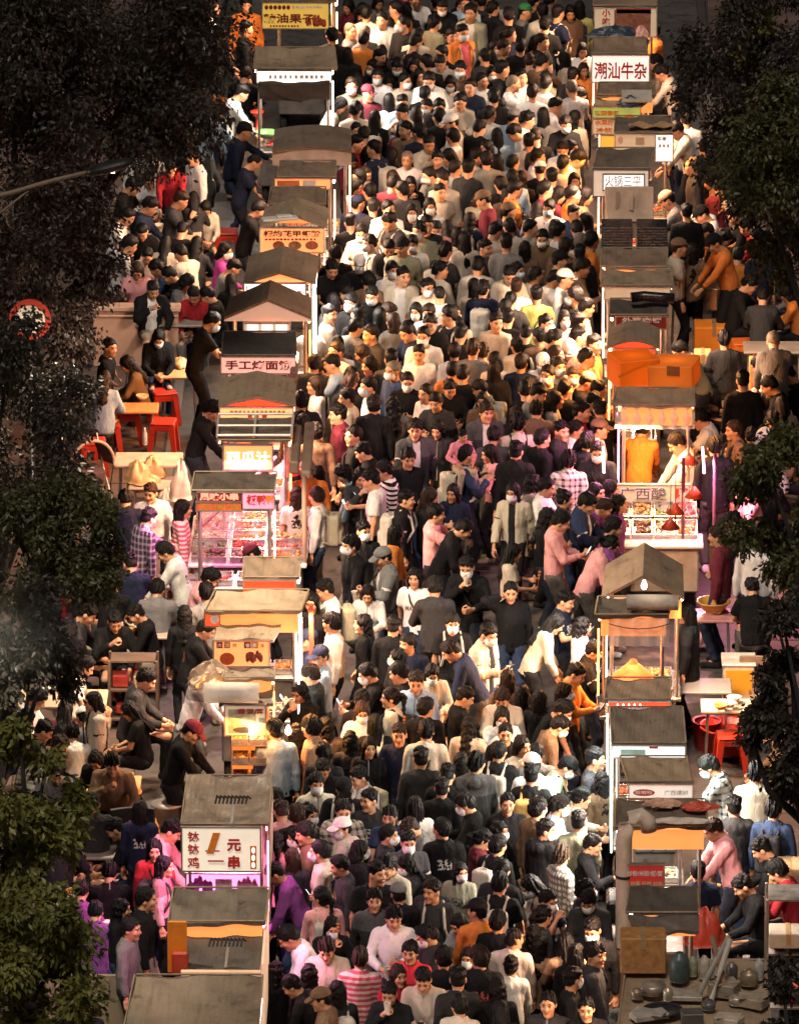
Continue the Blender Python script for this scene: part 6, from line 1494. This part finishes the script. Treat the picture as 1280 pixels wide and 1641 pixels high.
# stroller
sp = at(140, 800, .3); st = empty('stroller', (sp.x, sp.y, gz(sp.x)), .5)
hood = MB().sheet(lambda u, v: (.30 * math.cos(math.pi * u) * (1 - .25 * v), .28 * (v - .5), .62 + .34 * math.sin(math.pi * u)), 14, 6); h = hood.build('hood', mat('hood_brown', (.11, .055, .05), .8), st, smooth=True); h.modifiers.new('s', 'SOLIDIFY').thickness = .02
MB().tube([(.31 * math.cos(math.pi * k / 14), -.15, .62 + .35 * math.sin(math.pi * k / 14)) for k in range(15)], .02, 8).build('hood_rim', mat('rim_tan', (.50, .32, .22), .6), st, smooth=True)
MB().box((0, .02, .48), (.44, .34, .22), bev=.06).build('seat', MATS['hood_brown'], st)
for sx in (-1, 1):
    MB().tube([(sx * .24, .22, .95), (sx * .24, 0, .5), (sx * .24, -.25, .12)], .013, 6).build('frame_bar', M_POST, st); w = link('wheel', WHEEL, st, (sx * .26, -.22, .11), (0, math.pi / 2, 0), (.55, .55, .55)); w = link('wheel', WHEEL, st, (sx * .26, .20, .11), (0, math.pi / 2, 0), (.55, .55, .55))
tag(st, 'brown-hooded baby stroller parked by the low table of amber bags', 'stroller')
# skewer tray by the duck cart, red chair backs, racks
p = at(292, 920, .75); rt = empty('tray_of_skewers', (p.x, p.y, .745)); tray(rt, (0, 0, 0), .42, .34, 0); tag(rt, 'tray of orange skewers on the dark folding table', 'food tray')
def rack(px, py, w, d, h, label, m, shelves=3, goods=True):
    p = at(px, py, 0); r = empty('metal_rack', (p.x, p.y, gz(p.x)))
    for sx in (-1, 1):
        for sy in (-1, 1): MB().box((sx * w / 2, sy * d / 2, h / 2), (.03, .03, h), bev=.004).build('upright', m, r)
    for k in range(shelves):
        z = .12 + (h - .14) * k / max(1, shelves - 1); MB().box((0, 0, z), (w - .035, d - .035, .02)).build('shelf', m, r)
        if goods and k < shelves - 1:
            rg = random.Random(int(px) + k); x = -w / 2 + .12
            while x < w / 2 - .1:
                ww = rg.uniform(.1, .2); MB().box((x, rg.uniform(-.05, .05), z + .09), (ww, d * .6, rg.uniform(.1, .17)), rg.uniform(-.1, .1), .015).build('packet', mat('pack_%d' % rg.randrange(5), [(.4, .05, .03), (.1, .09, .08), (.42, .34, .24), (.12, .16, .2), (.3, .16, .06)][rg.randrange(5)], .5), r); x += ww + .05
    tag(r, label, 'rack'); return r
rack(215, 1180, .55, .35, .85, 'low metal rack with red goods behind the man in the cream jacket', mat('rack_brown', (.16, .11, .08), .5, .3)); rack(1258, 1640, .42, .5, 1.35, 'metal rack with red boxes at the lower right edge', M_POST); rack(160, 1610, .48, .34, .78, 'white-railed metal rack at the lower left', mat('rack_white', (.48, .44, .38), .4, .3), 3)
pn = at(140, 1660, .3); tag(MB().box((0, 0, .32), (.85, .04, .62), bev=.01).box((-.3, -.03, .5), (.06, .03, .16)).box((.2, -.03, .5), (.06, .03, .16)).build('notice_board', mat('board_tan', (.26, .20, .13), .7), None, (pn.x, pn.y, .35)), 'dull tan board leaning at the bottom left behind a dark-haired person', 'board')
# clutter on the nearest cart roof
JUNK = [(1088, 1572, .10, .30, (.06, .09, .09), 'gas_bottle', 'dark teal gas bottle'), (1046, 1592, .13, .12, (.36, .31, .25), 'stock_pot', 'wide dented stock pot'), (1128, 1568, .055, .24, (.48, .44, .36), 'jug', 'tall pale jug'), (1150, 1562, .05, .28, (.60, .57, .50), 'jug', 'tallest white jug'),
        (1110, 1564, .05, .20, (.30, .29, .20), 'jug', 'olive jug'), (1200, 1578, .09, .16, (.34, .27, .18), 'tin', 'tan tin'), (1172, 1570, .06, .18, (.20, .19, .18), 'tin', 'dark tin'), (1216, 1570, .05, .22, (.42, .40, .36), 'bottle', 'grey bottle'), (1070, 1604, .05, .14, (.50, .44, .34), 'tin', 'small cream tin'), (1020, 1600, .06, .10, (.28, .22, .16), 'tin', 'small brown tin'), (1180, 1610, .08, .10, (.45, .40, .33), 'saucepan', 'pale saucepan'), (1135, 1618, .07, .09, (.16, .15, .14), 'saucepan', 'dark saucepan')]
for px, py, r, h, c_, nm, lab in JUNK:
    on(px, py, 2.02, nm, MB().lathe([(r * .85, 0), (r, .02), (r, h * .72), (r * .8, h * .86), (r * .42, h * .95), (r * .38, h), (r * .2, h)], n=16), mat('junk_%s' % lab.replace(' ', '_'), c_, .4, .5 if nm in ('stock_pot', 'saucepan', 'tin') else 0, .35, 12), lab + ' on the junk-topped cart', nm.replace('_', ' '), 0, True)
jr = random.Random(9)
for k, (px, py, w, d, h, c_, lab) in enumerate(((1098, 1600, .34, .2, .05, (.40, .36, .30), 'flat grey box lid'), (1160, 1595, .28, .22, .14, (.33, .28, .22), 'squat brown box'), (1205, 1612, .30, .2, .10, (.40, .33, .24), 'flattened tan box'), (1040, 1632, .36, .18, .06, (.46, .42, .36), 'steel baking tray'), (1108, 1640, .22, .16, .12, (.12, .11, .10), 'black plastic crate'), (1168, 1640, .26, .18, .07, (.52, .46, .36), 'cream foam lid'))):
    p_ = at(px, py, 2.02); tag(MB().box((0, 0, h / 2), (w, d, h), jr.uniform(-.5, .5), .008).box((0, 0, h + .006), (w * .9, d * .85, .012), jr.uniform(-.5, .5)).build('box', mat('junk_box_%d' % k, c_, .55, .2, .35, 9), None, p_), lab + ' lying on the junk-topped cart', 'box')
on(1062, 1622, 2.03, 'serving_tray', MB().lathe([(.02, 0), (.17, .01), (.20, .03), (.19, .03), (.16, .015)], n=26, closed=False), mat('tray_dark', (.06, .06, .06), .3, .6), 'round dark serving tray at the front of the junk-topped cart', 'tray')
# red lampshades over the pickle counter
for px, py, lab in ((1104, 742, 'upper red cone lampshade behind the pickle cart'), (1112, 796, 'long red lampshade over the last pickle character'), (1082, 822, 'dark red lampshade over the pickle trays'), (1074, 846, 'lowest red lampshade over the pickle trays')):
    q = at(px, py, 1.45); r = empty('hanging_lamp', q); MB().lathe([(.015, .13), (.035, .10), (.115, .0), (.108, .0), (.03, .09)], n=18, closed=False).build('shade', mat('shade_scarlet', (.50, .05, .02), .4), r, smooth=True); link('bulb', BULB, r, (0, 0, .045)); MB().tube([(0, 0, .12), (0, 0, .60)], .006, 6).build('cord', M_DARK, r)
    pl = bpy.data.lights.new('bulb_light', 'POINT'); pl.energy = 9; pl.color = (1, .5, .2); pl.shadow_soft_size = .05; link('bulb_light', pl, r, (0, 0, -.02)); tag(r, lab, 'hanging lamp', 'red lampshades over the pickle cart')
on(632, 1510, 1.15, 'bouquet_wrap', MB().lathe([(.02, -.16), (.07, .02), (.12, .15), (.10, .15), (.03, 0)], n=14, closed=False), mat('paper_cream', (.66, .58, .46), .7), 'cream paper cone of flowers held by the person in white', 'bouquet')

# ------------------------------------------------------------------ the people
CROWD = """802 1623 b l K
939 1618 f s K
735 1613 b s C
878 1611 f s D
514 1603 l cT T
624 1593 f s K
797 1586 b l K
468 1584 l s K
540 1584 b l K
678 1577 f s C d
495 1567 b l K
734 1567 b s K
639 1565 f l R
443 1558 b l K
819 1553 b p W
577 1537 b s Sr
923 1536 b l Kd
710 1536 b s K
767 1533 b s K
657 1528 f s R
954 1526 r s D
523 1523 f s C
865 1516 b l T
906 1516 b l T
462 1504 l s W n
824 1504 b z C
682 1502 l s D m
857 1502 b l K
949 1492 f s K m
532 1488 f l K m
798 1475 br s K
631 1474 f s W d
764 1463 b cK O
600 1441 f s D
514 1439 b p P
638 1434 b cG K
692 1432 f s D
801 1417 b s Kt
441 1401 l s V n
604 1401 f s K
804 1396 b s K
544 1383 l s D
467 1378 b l D
900 1372 br s A
511 1371 l s C m
798 1356 br s K k
654 1352 f s Dj m
443 1348 b p P
476 1343 l l W m
875 1332 br s Kh m
547 1329 l cW Ch m
490 1327 l s T
927 1318 b s E
624 1310 f s Nt
450 1310 b s P
476 1310 b s K
550 1301 f s Ls m
862 1297 br s T
664 1294 b l W
897 1293 r s B m
591 1282 f s Dt
442 1282 f s K
551 1268 f cK K
708 1259 b s K
963 1247 b l T
717 1247 b s K
575 1247 fl s W
851 1243 b s K q
909 1231 r cK E m
518 1228 f s K
764 1226 b s Dh
851 1224 b cW W
738 1224 b l K
954 1224 r s D
674 1216 b s D
517 1215 b s K
800 1205 b s K k
837 1203 fr b C
860 1203 b s G
592 1198 f l K
561 1189 b l K
475 1179 b l K
640 1179 f s N
810 1177 f s K
683 1172 b s C
439 1170 b s Bs
498 1165 l s T
521 1165 b l T
752 1165 b l C
897 1165 r s T m
601 1161 b l K
804 1151 f l W m
580 1142 f l W m
902 1140 r s K m
683 1135 b s K
580 1123 b s K
804 1121 f s C d
745 1119 r s K
625 1118 l p C
864 1116 b l K
838 1112 b l K
905 1112 r l K m
480 1111 fl l K
667 1095 f s B d
813 1095 b l T
496 1083 l s D
589 1081 l s K m
639 1081 l s K
692 1081 f l C m
923 1081 r s O u
512 1053 l cN B
636 1053 fl l K m
722 1044 l s N
953 1044 r s Kj d
653 1034 f s N
493 1027 l cN N
782 1018 fr s Cj m
631 1006 b s K
934 1004 r b W
581 1001 l l K
725 1000 f s K mk
890 1000 r l C
531 999 l s C
906 964 r s N
500 963 f l K
589 953 f l W
520 951 l s W
818 950 f s K o
696 942 b s D
664 927 f l Wt z
748 910 f s Kd mi
613 894 l cG Gj
823 886 r l C e
561 875 fl s K m
977 871 r p P n
635 856 r l O
583 852 f s K m
983 850 r s V
743 848 r s K
899 837 r s P u
878 829 r l K
699 824 r s P i
968 812 r s V
941 807 r s Nj
992 807 r l V
651 801 r s Kj
906 799 r p D
689 797 r l K
507 795 l s Ws k
475 795 b l C
725 791 f l N
821 789 f l Cj m
956 789 r l M
979 786 r l M
854 780 r l Cd m
876 780 r s W
595 770 l s Wt
506 763 l l K
549 763 l l B
577 763 f l D
477 763 b l C
615 753 l s Sb
492 744 b g O
911 738 b s Ls
654 736 f s K x
748 729 r s N a
582 725 l s K d
827 724 b s Kd
934 724 r l K
784 722 l l P
957 722 f s K m
941 705 b s K
869 703 br s K
791 701 b s D
566 699 l s K
506 693 b s T
924 691 r s W
665 689 f s Dj
701 689 f l D
899 689 r s D
961 684 r cT C
830 682 b s Ct
485 676 b l K
541 665 l s M
932 661 r s R
961 661 b s K
779 661 f s Dj
859 658 b s T
828 654 b l K
629 652 b l G
599 648 b s K
482 644 b s K
698 643 f s Dt
951 642 r s K
890 640 r l G
556 639 l s Ct z
682 633 fl s Sb
841 633 b s K
862 630 r s G
906 630 b s K
960 626 r s O
504 618 l l W
590 618 l s W m
562 616 b s K
941 612 r cG K
653 611 f s K m
877 602 f s K m
742 597 b s K
727 597 b s Oh
919 597 f s K m
629 596 fl g J m
515 594 l p Sb
791 590 b l K
838 586 fr b E
532 581 l s Bt
895 581 f s N m
869 581 f cW W m
941 579 r s O
835 578 b s N
504 576 b s D
627 576 b s D
792 574 b l K
891 572 r s K
537 570 fl s C
671 568 f s Ws
728 567 b s W
773 567 b s W
911 567 f cW T
758 555 b s G
541 551 b l K
827 549 b p C
953 548 r s O
889 544 r s K
927 544 r s W
843 542 b s K
678 540 f s G m
863 540 b s T z
738 536 b s K
653 533 fl s N
571 525 br s Gs
499 525 b l Cd
689 519 f s K
875 519 r s C m
927 518 r s G
629 514 b l Gd
904 512 f l W m
814 510 b s Kt
608 508 b l K z
718 506 fl s Kt
528 504 r s C
573 503 b s K
666 501 f l K
687 501 f s W
940 493 r s C d
809 493 b s K
533 486 b l G
562 482 f s K
818 480 b s D
596 474 f s K m
859 474 b s Yt z
704 469 b z K
923 467 b l K
685 465 f s K m
774 463 b s Nh
758 459 b l C
589 448 b s T
889 448 r s W
859 446 br s C
646 443 f s Cj
816 441 f s Cj
906 441 r cW W
629 433 f s K m
706 433 br s C
532 431 f s Kt u
933 429 r s T
766 426 b s Ls
576 423 f cW K m
898 417 r cK C
538 408 b s K
714 402 br s D k
929 402 b s K
841 402 b l T
778 398 r s D
624 396 f s Kj
905 396 b s T
645 393 f cK E
591 391 fl s C
660 389 f s W
811 387 b s G
929 385 b g C
948 385 r s O
744 385 b l C
869 381 f s T m
733 378 b l C
896 376 r s W
671 374 f s E
579 374 f s C m
851 370 r s G
924 370 b s K
698 368 f s K m
793 368 br s C
716 366 b l K
684 364 f s K
816 363 b s C
623 355 fl s D
753 353 b l N
937 349 l l W
920 344 f s J
660 340 f l K
815 339 br cT N
879 336 f s W z
689 334 f l W m
860 333 b l W
598 331 b s K
623 331 f s W
574 327 b cN N
774 320 l cT M
939 318 r l T
896 314 r l M
591 308 b s K
705 308 f s Ct
813 308 b l T
918 308 r s O
874 306 r s M
644 304 b s D
826 301 r s O
570 297 r l P
801 297 b s K
658 294 f l K
708 290 f s C
920 290 f l P
574 286 l l R
629 286 bl l K
821 286 b s K
687 283 fl s G
884 283 b s K
834 283 b l K
865 274 b cW K
730 269 b s W
751 269 br s D
903 266 b s C
798 262 b l G
822 260 br s C
851 260 b l P
652 256 f g W
779 254 b s G
719 251 l l T
862 251 r s W
926 251 r s W
763 251 br s C z
599 239 bl s N k
687 228 f s C i
571 228 r s R
847 228 b s C
725 219 l s W
583 219 b s K
670 215 b s N
796 215 b l K
824 211 l s W
649 208 f s T
769 208 br s K
722 196 l cW D
845 193 r s W
922 189 b l C
601 187 b l K k
703 187 b s K
824 186 br cG T
785 185 b s Wt
869 185 b l Gs z
667 181 b l N
644 179 fl s C
570 178 b s C
683 176 f s W m
704 170 f s K
546 168 r l Wt
890 168 r s W
645 164 f s K
736 164 f s Ch d
623 161 b l K
791 155 b s K
681 150 b s K
590 150 f cM M
928 150 r s N
853 148 b s Wt
916 143 b g G
563 140 f s E m
622 137 f l W
721 137 f l W m
875 137 br s W
753 135 f s N
823 133 r g W i
773 131 f s W
571 128 b l K d
687 128 f s W d
649 126 f s C m
836 124 f s W
673 120 f l K
918 120 b s K
605 118 f s W m
737 113 f s T m
935 113 f l O
636 111 f s K m
805 111 r s D
663 105 f l K
682 105 b s K
705 101 f s Ch d
869 99 br s T i
848 98 b p C
556 88 b l Kd
933 81 f l W
808 75 r s T d
834 75 b s K
583 64 b s O
670 58 b s K
531 56 b s K
741 53 fr s Oj m
585 53 bl g G
562 50 r g G
625 43 b l Kd
873 39 b s K
612 28 f s Wj
815 24 b s K
587 23 b s C
754 21 f s Ej
894 21 br s Nt
842 19 r cE G
913 19 f l T
651 17 b l K
869 17 b s Ls
928 15 b l Y
790 13 br s Kd
558 11 fl l M
738 11 f l T
709 9 f s K u
634 8 bl s Qs
666 6 f s Wt u
746 4 f s T
768 4 b s D
856 4 b s K"""  # a white tee in the pink stall light is entered as pink
SIDE = """341 13 r s W stand
394 8 f s O stand
395 46 r s K stand
355 57 r s Kd cook
393 120 b s K sit
311 135 f s T sit3
346 148 f s O sit
387 150 r s Ws cook
332 167 b l K sit
353 181 r s Bs cook
391 210 r cK N reach
408 260 r z N cook
310 252 fl s Wj stand
273 271 f s R cook
233 233 r s W sit
271 214 b s K sit
279 235 b l K sit4
250 245 b s C sit
241 332 r s N sit
290 321 r s D sit2
311 315 b l D sit
330 332 f l C sit3
415 336 r s K cook
292 370 b s K sit
289 406 bl s C sit
315 394 b l D sit
361 402 r b X sit4 m
374 430 r s G sit
370 453 b l K sit
236 410 f s C sit
251 430 l s J sit
220 434 f l P sit3
245 465 f s Kj sit2
311 472 f s R sit
340 516 r s Kt cook m
254 542 f l K sit3 m
176 557 r s Kt sit4
204 584 l l T sit
168 610 b l B sit
340 658 r s K cook
201 801 b s N sit
241 791 f s Ws sit4
238 831 br s Lp reach
294 816 r l Sr stand
172 904 f s K sit
184 936 b s K sit
184 997 f s K sit2
252 946 b s Gd sit
330 951 b s G stand
338 928 r s P cook
136 1069 r s W sit
149 1121 l b Cj stand z
105 1140 b l M sit
133 1159 b cW G sit
70 1174 r s T sit
61 1206 b s L sit
154 1220 f l K sit3
332 1082 r g Ws cook
308 1173 r cM K cook
121 1295 f l K sit2
149 1288 b s D sit
274 1341 r s P cook
248 1360 f l R stand
265 1385 r l P stand
130 1430 b s V sit
153 1463 b s V sit
210 1490 r s G stand
135 1610 b s K stand
404 888 l cM T lean
1050 100 l s C cook
1059 116 l s C cook
1046 50 l s O stand
1083 208 l s Cs cook
1128 236 b s Kd stand
1109 267 l g D stand
1152 305 b p M sit
1069 322 l cT G cook
1121 326 b z W sit
1124 344 l cK W sit
1132 371 l s O sit2
1178 350 l s K sit
1195 362 l s R sit
1088 394 r cT C stand
1110 406 b l T stand
1144 390 l cK O cook
1218 401 b l N stand
1223 476 b s D sit
1259 470 l l O sit
1089 557 l s E lean
1160 545 b s D stand
1232 618 l s K sit
1239 548 b g Gs lean
1239 674 b s T sit
1120 672 l s W cook
1084 711 l s W cook
1030 690 b s O cook
1144 713 b s K stand
1140 732 l s K cook
1227 704 l cW W sit3
1189 783 l s P sit
1176 838 l s V cook
1212 868 b s W stand
1099 985 l l Kd stand
1136 1232 l s Lb cook m
1240 1299 b s J stand
1142 1330 l s P cook
1118 1397 b s N stand
1220 1362 l s K sit
1210 1238 b s C stand
205 345 r s W sit
228 372 f s K sit
265 392 b l C sit
208 392 r s W sit2
270 447 l s K sit
300 452 r l G sit3
332 470 l s K sit
214 298 r s K sit
238 288 f l W sit
300 288 l s C sit2
1160 382 r s K sit
1212 374 l l T sit
1242 398 l s K sit
1182 412 b s O sit
1250 432 l s G sit2
1202 456 r s K sit
1262 602 l s K sit
1252 652 b l C sit
1264 705 l s T sit
96 1192 r s K sit
116 1176 b s W sit
42 1152 r l T sit
176 1400 b s K sit
60 1120 r s W sit
330 1010 r s K cook
296 985 b l K stand
1175 690 l s T stand
1230 770 b s K sit
1150 860 l s M stand
1205 940 b s K sit
1175 1290 b s D stand
1235 1180 l s T sit
110 870 f s K sit
140 985 r s D sit
218 985 l s K sit
112 1010 b l K sit
210 905 b s N sit
265 885 l s W cook
160 840 b l G sit
235 1090 r s D sit
208 1140 l l K sit3
90 1240 f s G sit
185 1330 l s K sit
100 1330 b s D sit
225 1300 b l N stand
180 1225 f s T sit2
60 1290 r s K sit
195 1460 r l K stand
110 1500 b s G sit
235 1440 r s K stand
1135 600 r s T sit
1190 610 b s K stand
1215 585 l l W sit
1180 650 l s D sit
1205 700 b s K sit
1165 1340 b s K sit
1245 1400 l s R sit
1190 1420 l s K sit
1160 300 l s C sit
1100 340 b s K stand
1135 290 l l T sit
1085 150 l s D stand
1100 190 b s W stand"""
rng = random.Random(11); specs = []
for ln in CROWD.strip().split('\n') + SIDE.split('\n'):
    t = ln.split(); x, y = int(t[0]), int(t[1]); sidep = len(t) > 5 and t[5] in POSES
    pose = t[5] if sidep else None; opts = ''.join(t[6:]) if sidep else ''.join(t[5:])
    if not sidep and t[2] in ('f', 'fl', 'fr') and 'm' not in opts and y < 560 and rng.random() < .2: opts += 'm'
    tt = t[4]
    if not sidep and y < 620 and tt in ('K', 'D', 'N', 'T', 'G') and rng.random() < .16: tt = rng.choice(['W', 'W', 'C', 'B', 'P'])
    S = person_spec(x, y, t[2], t[3], tt, opts, rng, pose)
    g = gz(S['pos'].x)
    if g:
        q0, q1 = at(x, y, 1.0), at(x, y, 1.0 + g); S['pos'] += Vector((q1.x - q0.x, q1.y - q0.y, g))
    if t[4] == 'Oj': S['inner'] = (.55, .12, .16)
    if t[4] in ('Cj', 'Kj') and rng.random() < .5: S['inner'] = (.02, .02, .022) if t[4] == 'Cj' else (.7, .68, .64)
    S['sidep'] = sidep; specs.append(S)
# unremarkable figures half hidden between the rest
frng = random.Random(77); px0 = [(S['pos'].x, S['pos'].y) for S in specs]; nf = 0
def free(x, y):
    for a, b in px0:
        if abs(a - x) < .36 and abs(b - y) < .34: return False
    return True
gaps = [(at(770, 890, 0), .9), (at(870, 1090, 0), .7), (at(690, 880, 0), .5)]
for tr in range(9000):
    x, y = frng.uniform(L_IN + .25, R_IN - .25), frng.uniform(at(640, 1600, 1.4).y, at(640, 0, 1.4).y)
    if at(640, 1225, 1.5).y < y < at(640, 640, 1.5).y or not free(x, y): continue
    S = person_spec(640, 800, frng.choice(['b', 'b', 'f', 'f', 'l', 'r', 'br', 'fl', 'fr']), frng.choice('ssssllpb'), frng.choice('KKKKKKKNNDDDGTWMEC'), frng.choice(['', '', 'm']), frng)
    S['pos'] = Vector((x, y, 0)); S['sidep'] = False; S['x'] = -nf; S['filler'] = True; S['scale'] *= .97; specs.append(S); px0.append((x, y)); nf += 1
    if nf >= 90: break
# keep neighbours from standing inside one another
for it in range(6):
    for i, a in enumerate(specs):
        for b in specs[i + 1:]:
            dx, dy = b['pos'].x - a['pos'].x, b['pos'].y - a['pos'].y
            if abs(dx) < .42 and abs(dy) < .32:
                k = math.hypot(dx / .40, dy / .30)
                if k < 1:
                    m = (1 - k) * .30 * .35 * (1 if dy >= 0 else -1); a['pos'].y -= m; b['pos'].y += m
specs.sort(key=lambda S: -px_per_m(S['pos']))
NEAR, FAR = specs[:300], specs[300:]
# ---- labels that single each one out
used = set()
def zone(S):
    p = S['pos']; u = (p.x - L_IN) / (R_IN - L_IN)
    side = -1 if u < .5 else 1; c = min((c for c in carts if c['side'] == side), key=lambda c: abs(c['y'] - p.y))
    if u < -.02 or u > 1.02:
        return 'behind the ' + c['short'] if abs(p.x - c['x']) < 1.6 else 'on the pavement level with the ' + c['short']
    if u < .28 or u > .72: return 'in front of the ' + c['short']
    return 'mid-street level with the ' + c['short']
POSEN = {'phone': 'hands together looking down', 'food': 'holding food', 'eat': 'hand raised to mouth', 'cross': 'arms crossed', 'ear': 'phone at ear', 'clasp': 'hands clasped high', 'lean': 'leaning forward', 'cook': 'bending over work', 'reach': 'reaching out', 'sit': 'seated bent forward', 'sit2': 'seated eating', 'sit3': 'seated looking at hands', 'sit4': 'seated looking aside', 'carry': 'carrying a child', 'onehand': 'one hand raised', 'walk': 'mid-stride', 'walk2': 'stepping', 'left': 'head turned', 'right': 'glancing aside', 'stand2': 'standing at ease', 'stand': 'standing', 'ride': 'riding on shoulders'}
def feats(S):
    return dict(cn=S.get('cn') or CNAME[S['col']], kind=KIND[S['kind']], mk='m' in S['opts'], bp='k' in S['opts'] or 'q' in S['opts'], hn=(CAPN[S['hair'][1]] + ' cap') if S['hair'][0] == 'c' else HAIRN[S['hair']],
                d=DNAME[S['face']], pn=POSEN[S['pose']], pt=PANTS[S['pants']][1] + ' trousers', z=zone(S))
def label_all(group):
    """for each figure the shortest description that fits no other one in the same place"""
    FT = [feats(S) for S in group]; out = []
    for i, f in enumerate(FT):
        peers = [(j, g) for j, g in enumerate(FT) if g['z'] == f['z'] and j != i]; best = None
        for keys in ((), ('hn',), ('d',), ('pn',), ('hn', 'd'), ('pn', 'd'), ('hn', 'pn'), ('hn', 'pt'), ('pt', 'd'), ('pn', 'pt'), ('hn', 'd', 'pn'), ('hn', 'pn', 'pt')):
            kk = ('cn', 'kind', 'mk', 'bp') + keys; same = [j for j, g in peers if all(g[k] == f[k] for k in kk)]
            l = f"{'masked person' if f['mk'] else 'person'} in {f['cn']} {f['kind']}{' and backpack' if f['bp'] else ''}, " + ', '.join(f[k] for k in keys) + (', ' if keys else '') + f['z']
            if len(l.split()) > 16: continue
            if not same: best = l; break
            if best is None or len(same) < best[1]: best = (l, len(same), same)
        if isinstance(best, tuple):
            l, n, same = best; order = sorted(same + [i], key=lambda j: group[j]['pos'].y); r = order.index(i)
            pre = 'nearer' if (r == 0 and n == 1) else 'farther' if n == 1 else ['nearest', 'second nearest', 'third nearest', 'fourth nearest', 'fifth nearest', 'sixth nearest'][min(r, 5)]
            best = pre + ' ' + l
        out.append(best)
    seen = {}
    for i, l in enumerate(out):
        if l in seen: out[i] = l = l.replace('person in', 'person wearing', 1)
        while l in seen: out[i] = l = 'half-hidden ' + l
        seen[l] = 1; used.add(l)
    return out
nshown = 0
LABELS = label_all(NEAR)
for S, l in zip(NEAR, LABELS):
    o = make_person(S)
    tag(o, l, 'person', 'diners and cooks on the pavements' if S['sidep'] else 'people filling the street')
# phones and snacks held by people whose hands show
SCREEN = emis('phone_screen', (.75, .85, 1.0), 1.6); M_PHONE = mat('phone_case', (.03, .03, .035), .3); PH = MB().box((0, 0, 0), (.072, .010, .148), bev=.006).mesh('phone', M_PHONE); SCR = MB().box((0, -.006, 0), (.062, .003, .132)).mesh('screen', SCREEN)
CUP = MB().lathe([(.028, 0), (.036, .11), (.038, .115), (.030, .112)], n=12, closed=False).mesh('cup', mat('paper_cup', (.70, .62, .52), .6), True); SKW = MB().tube([(0, 0, 0), (0, 0, .22)], .004, 6)
for k in range(3): SKW.box((0, 0, .11 + .04 * k), (.035, .03, .032), k, .008)
SKW = SKW.mesh('skewer', mat('skewer_meat', (.40, .13, .04), .5)); usedp = set(); cnt = 0
for S in NEAR:
    if S['pose'] not in ('phone', 'onehand', 'food', 'eat', 'ear', 'clasp') or S['face'] in ('b', 'bl', 'br') or S.get('filler'): continue
    F = fig(S['pose']); s0, e, w = F.arm[1]; d = (w - e) / np.linalg.norm(w - e); hp = Vector(w + d * .10); M4 = S['root'].matrix_basis
    kind = 'phone' if S['pose'] in ('phone', 'onehand', 'ear', 'clasp') else ('cup' if S['seed'] else 'skewer')
    what = {'phone': 'phone', 'cup': 'paper cup', 'skewer': 'meat skewer'}[kind]
    lab = None
    for wd in (f"held by person in {CNAME[S['col']]} {KIND[S['kind']]}", f"held by {dict(f='camera-facing', l='left-facing', r='right-facing', fl='half-turned', fr='half-turned')[S['face']]} person in {CNAME[S['col']]} {KIND[S['kind']]}"):
        l = f"{what} {wd}, {zone(S)}"
        if l not in usedp and len(l.split()) <= 16: lab = l; break
    if not lab: continue
    usedp.add(lab); cnt += 1
    o = link(kind, {'phone': PH, 'cup': CUP, 'skewer': SKW}[kind]); o.matrix_basis = Matrix.LocRotScale(M4 @ (hp + Vector((0, -.02, .03 if kind != 'cup' else -.03))), Euler((-.55 if kind == 'phone' and S['pose'] != 'ear' else .15, 0, S['rz'] + (math.pi if kind == 'phone' else 0))), None)
    if kind == 'phone': link('screen', SCR, o)
    tag(o, lab, what.split()[-1], 'phones and snacks in hands')
# child in pink riding on a man's shoulders
car = min((S for S in NEAR if 'a' in S['opts']), key=lambda S: 0); r2 = random.Random(4)
C_ = person_spec(733, 682, 'fr', 's', 'Ps', '', r2, 'ride', .60); C_['pos'] = Vector((car['pos'].x - .06, car['pos'].y + .04, 1.40 * car['scale'] - .44 * .60)); C_['rz'] = R(20); C_['pants'] = 4; C_['tcol'] = (.72, .26, .34); C_['fem'] = True
tag(make_person(C_), 'small child in pink riding on a man\'s shoulders mid-street', 'person', 'people filling the street')
cw = link('crowd', crowd_mesh(FAR)); cw['kind'] = 'stuff'; cw['label'] = 'dense far crowd filling the upper part of the street'; cw['category'] = 'crowd'
# printing on a few shirts
def chest_print(sel, txt, w, z0, m, back=False):
    if not sel: return
    S = sel[0]; F = fig(S['pose']); me = text_mesh(txt, m, .0, .02).copy(); n = len(me.vertices)
    co = np.zeros(n * 3, np.float32); me.vertices.foreach_get('co', co); co = co.reshape(-1, 3); k = w / me['aspect']
    o = {'t': .006, 's': .010, 'j': .020, 'h': .016, 'd': .018}[S['kind']]; sgn = 1 if back else -1
    p = np.stack([co[:, 0] * k * (-1 if back else 1), np.full(n, sgn * .30), z0 + co[:, 2] * k * 1.15], 1).astype(np.float32)
    p = (p - np.array([0, 0, .93])) @ F.T.T + F.hip; d = (np.array([0, -sgn, 0]) @ F.T.T).astype(np.float32)
    for _ in range(24): dd, q = F.torso(p.astype(np.float32), o, .69, .008); p = p + d * np.clip(dd - .010, -.05, .05)[:, None]
    me.vertices.foreach_set('co', p.astype(np.float32).ravel()); me.update(); link('lettering', me, S['root'])
def near(x, y): return sorted([S for S in NEAR if abs(S['x'] - x) < 8 and abs(S['y'] - y) < 8], key=lambda S: abs(S['x'] - x))[:1]
chest_print(near(671, 568), 'ORNET', .26, 1.24, BLK); chest_print(near(764, 1463), 'UITCMW', .28, 1.26, BLK, True); chest_print(near(664, 927), 'MANIT', .24, 1.22, GRY); chest_print(near(518, 1228), 'OXI', .12, 1.26, WHT)
chest_print(near(718, 506), 'III', .10, 1.18, GRY)
print('people', len(specs), 'labels', len(used))
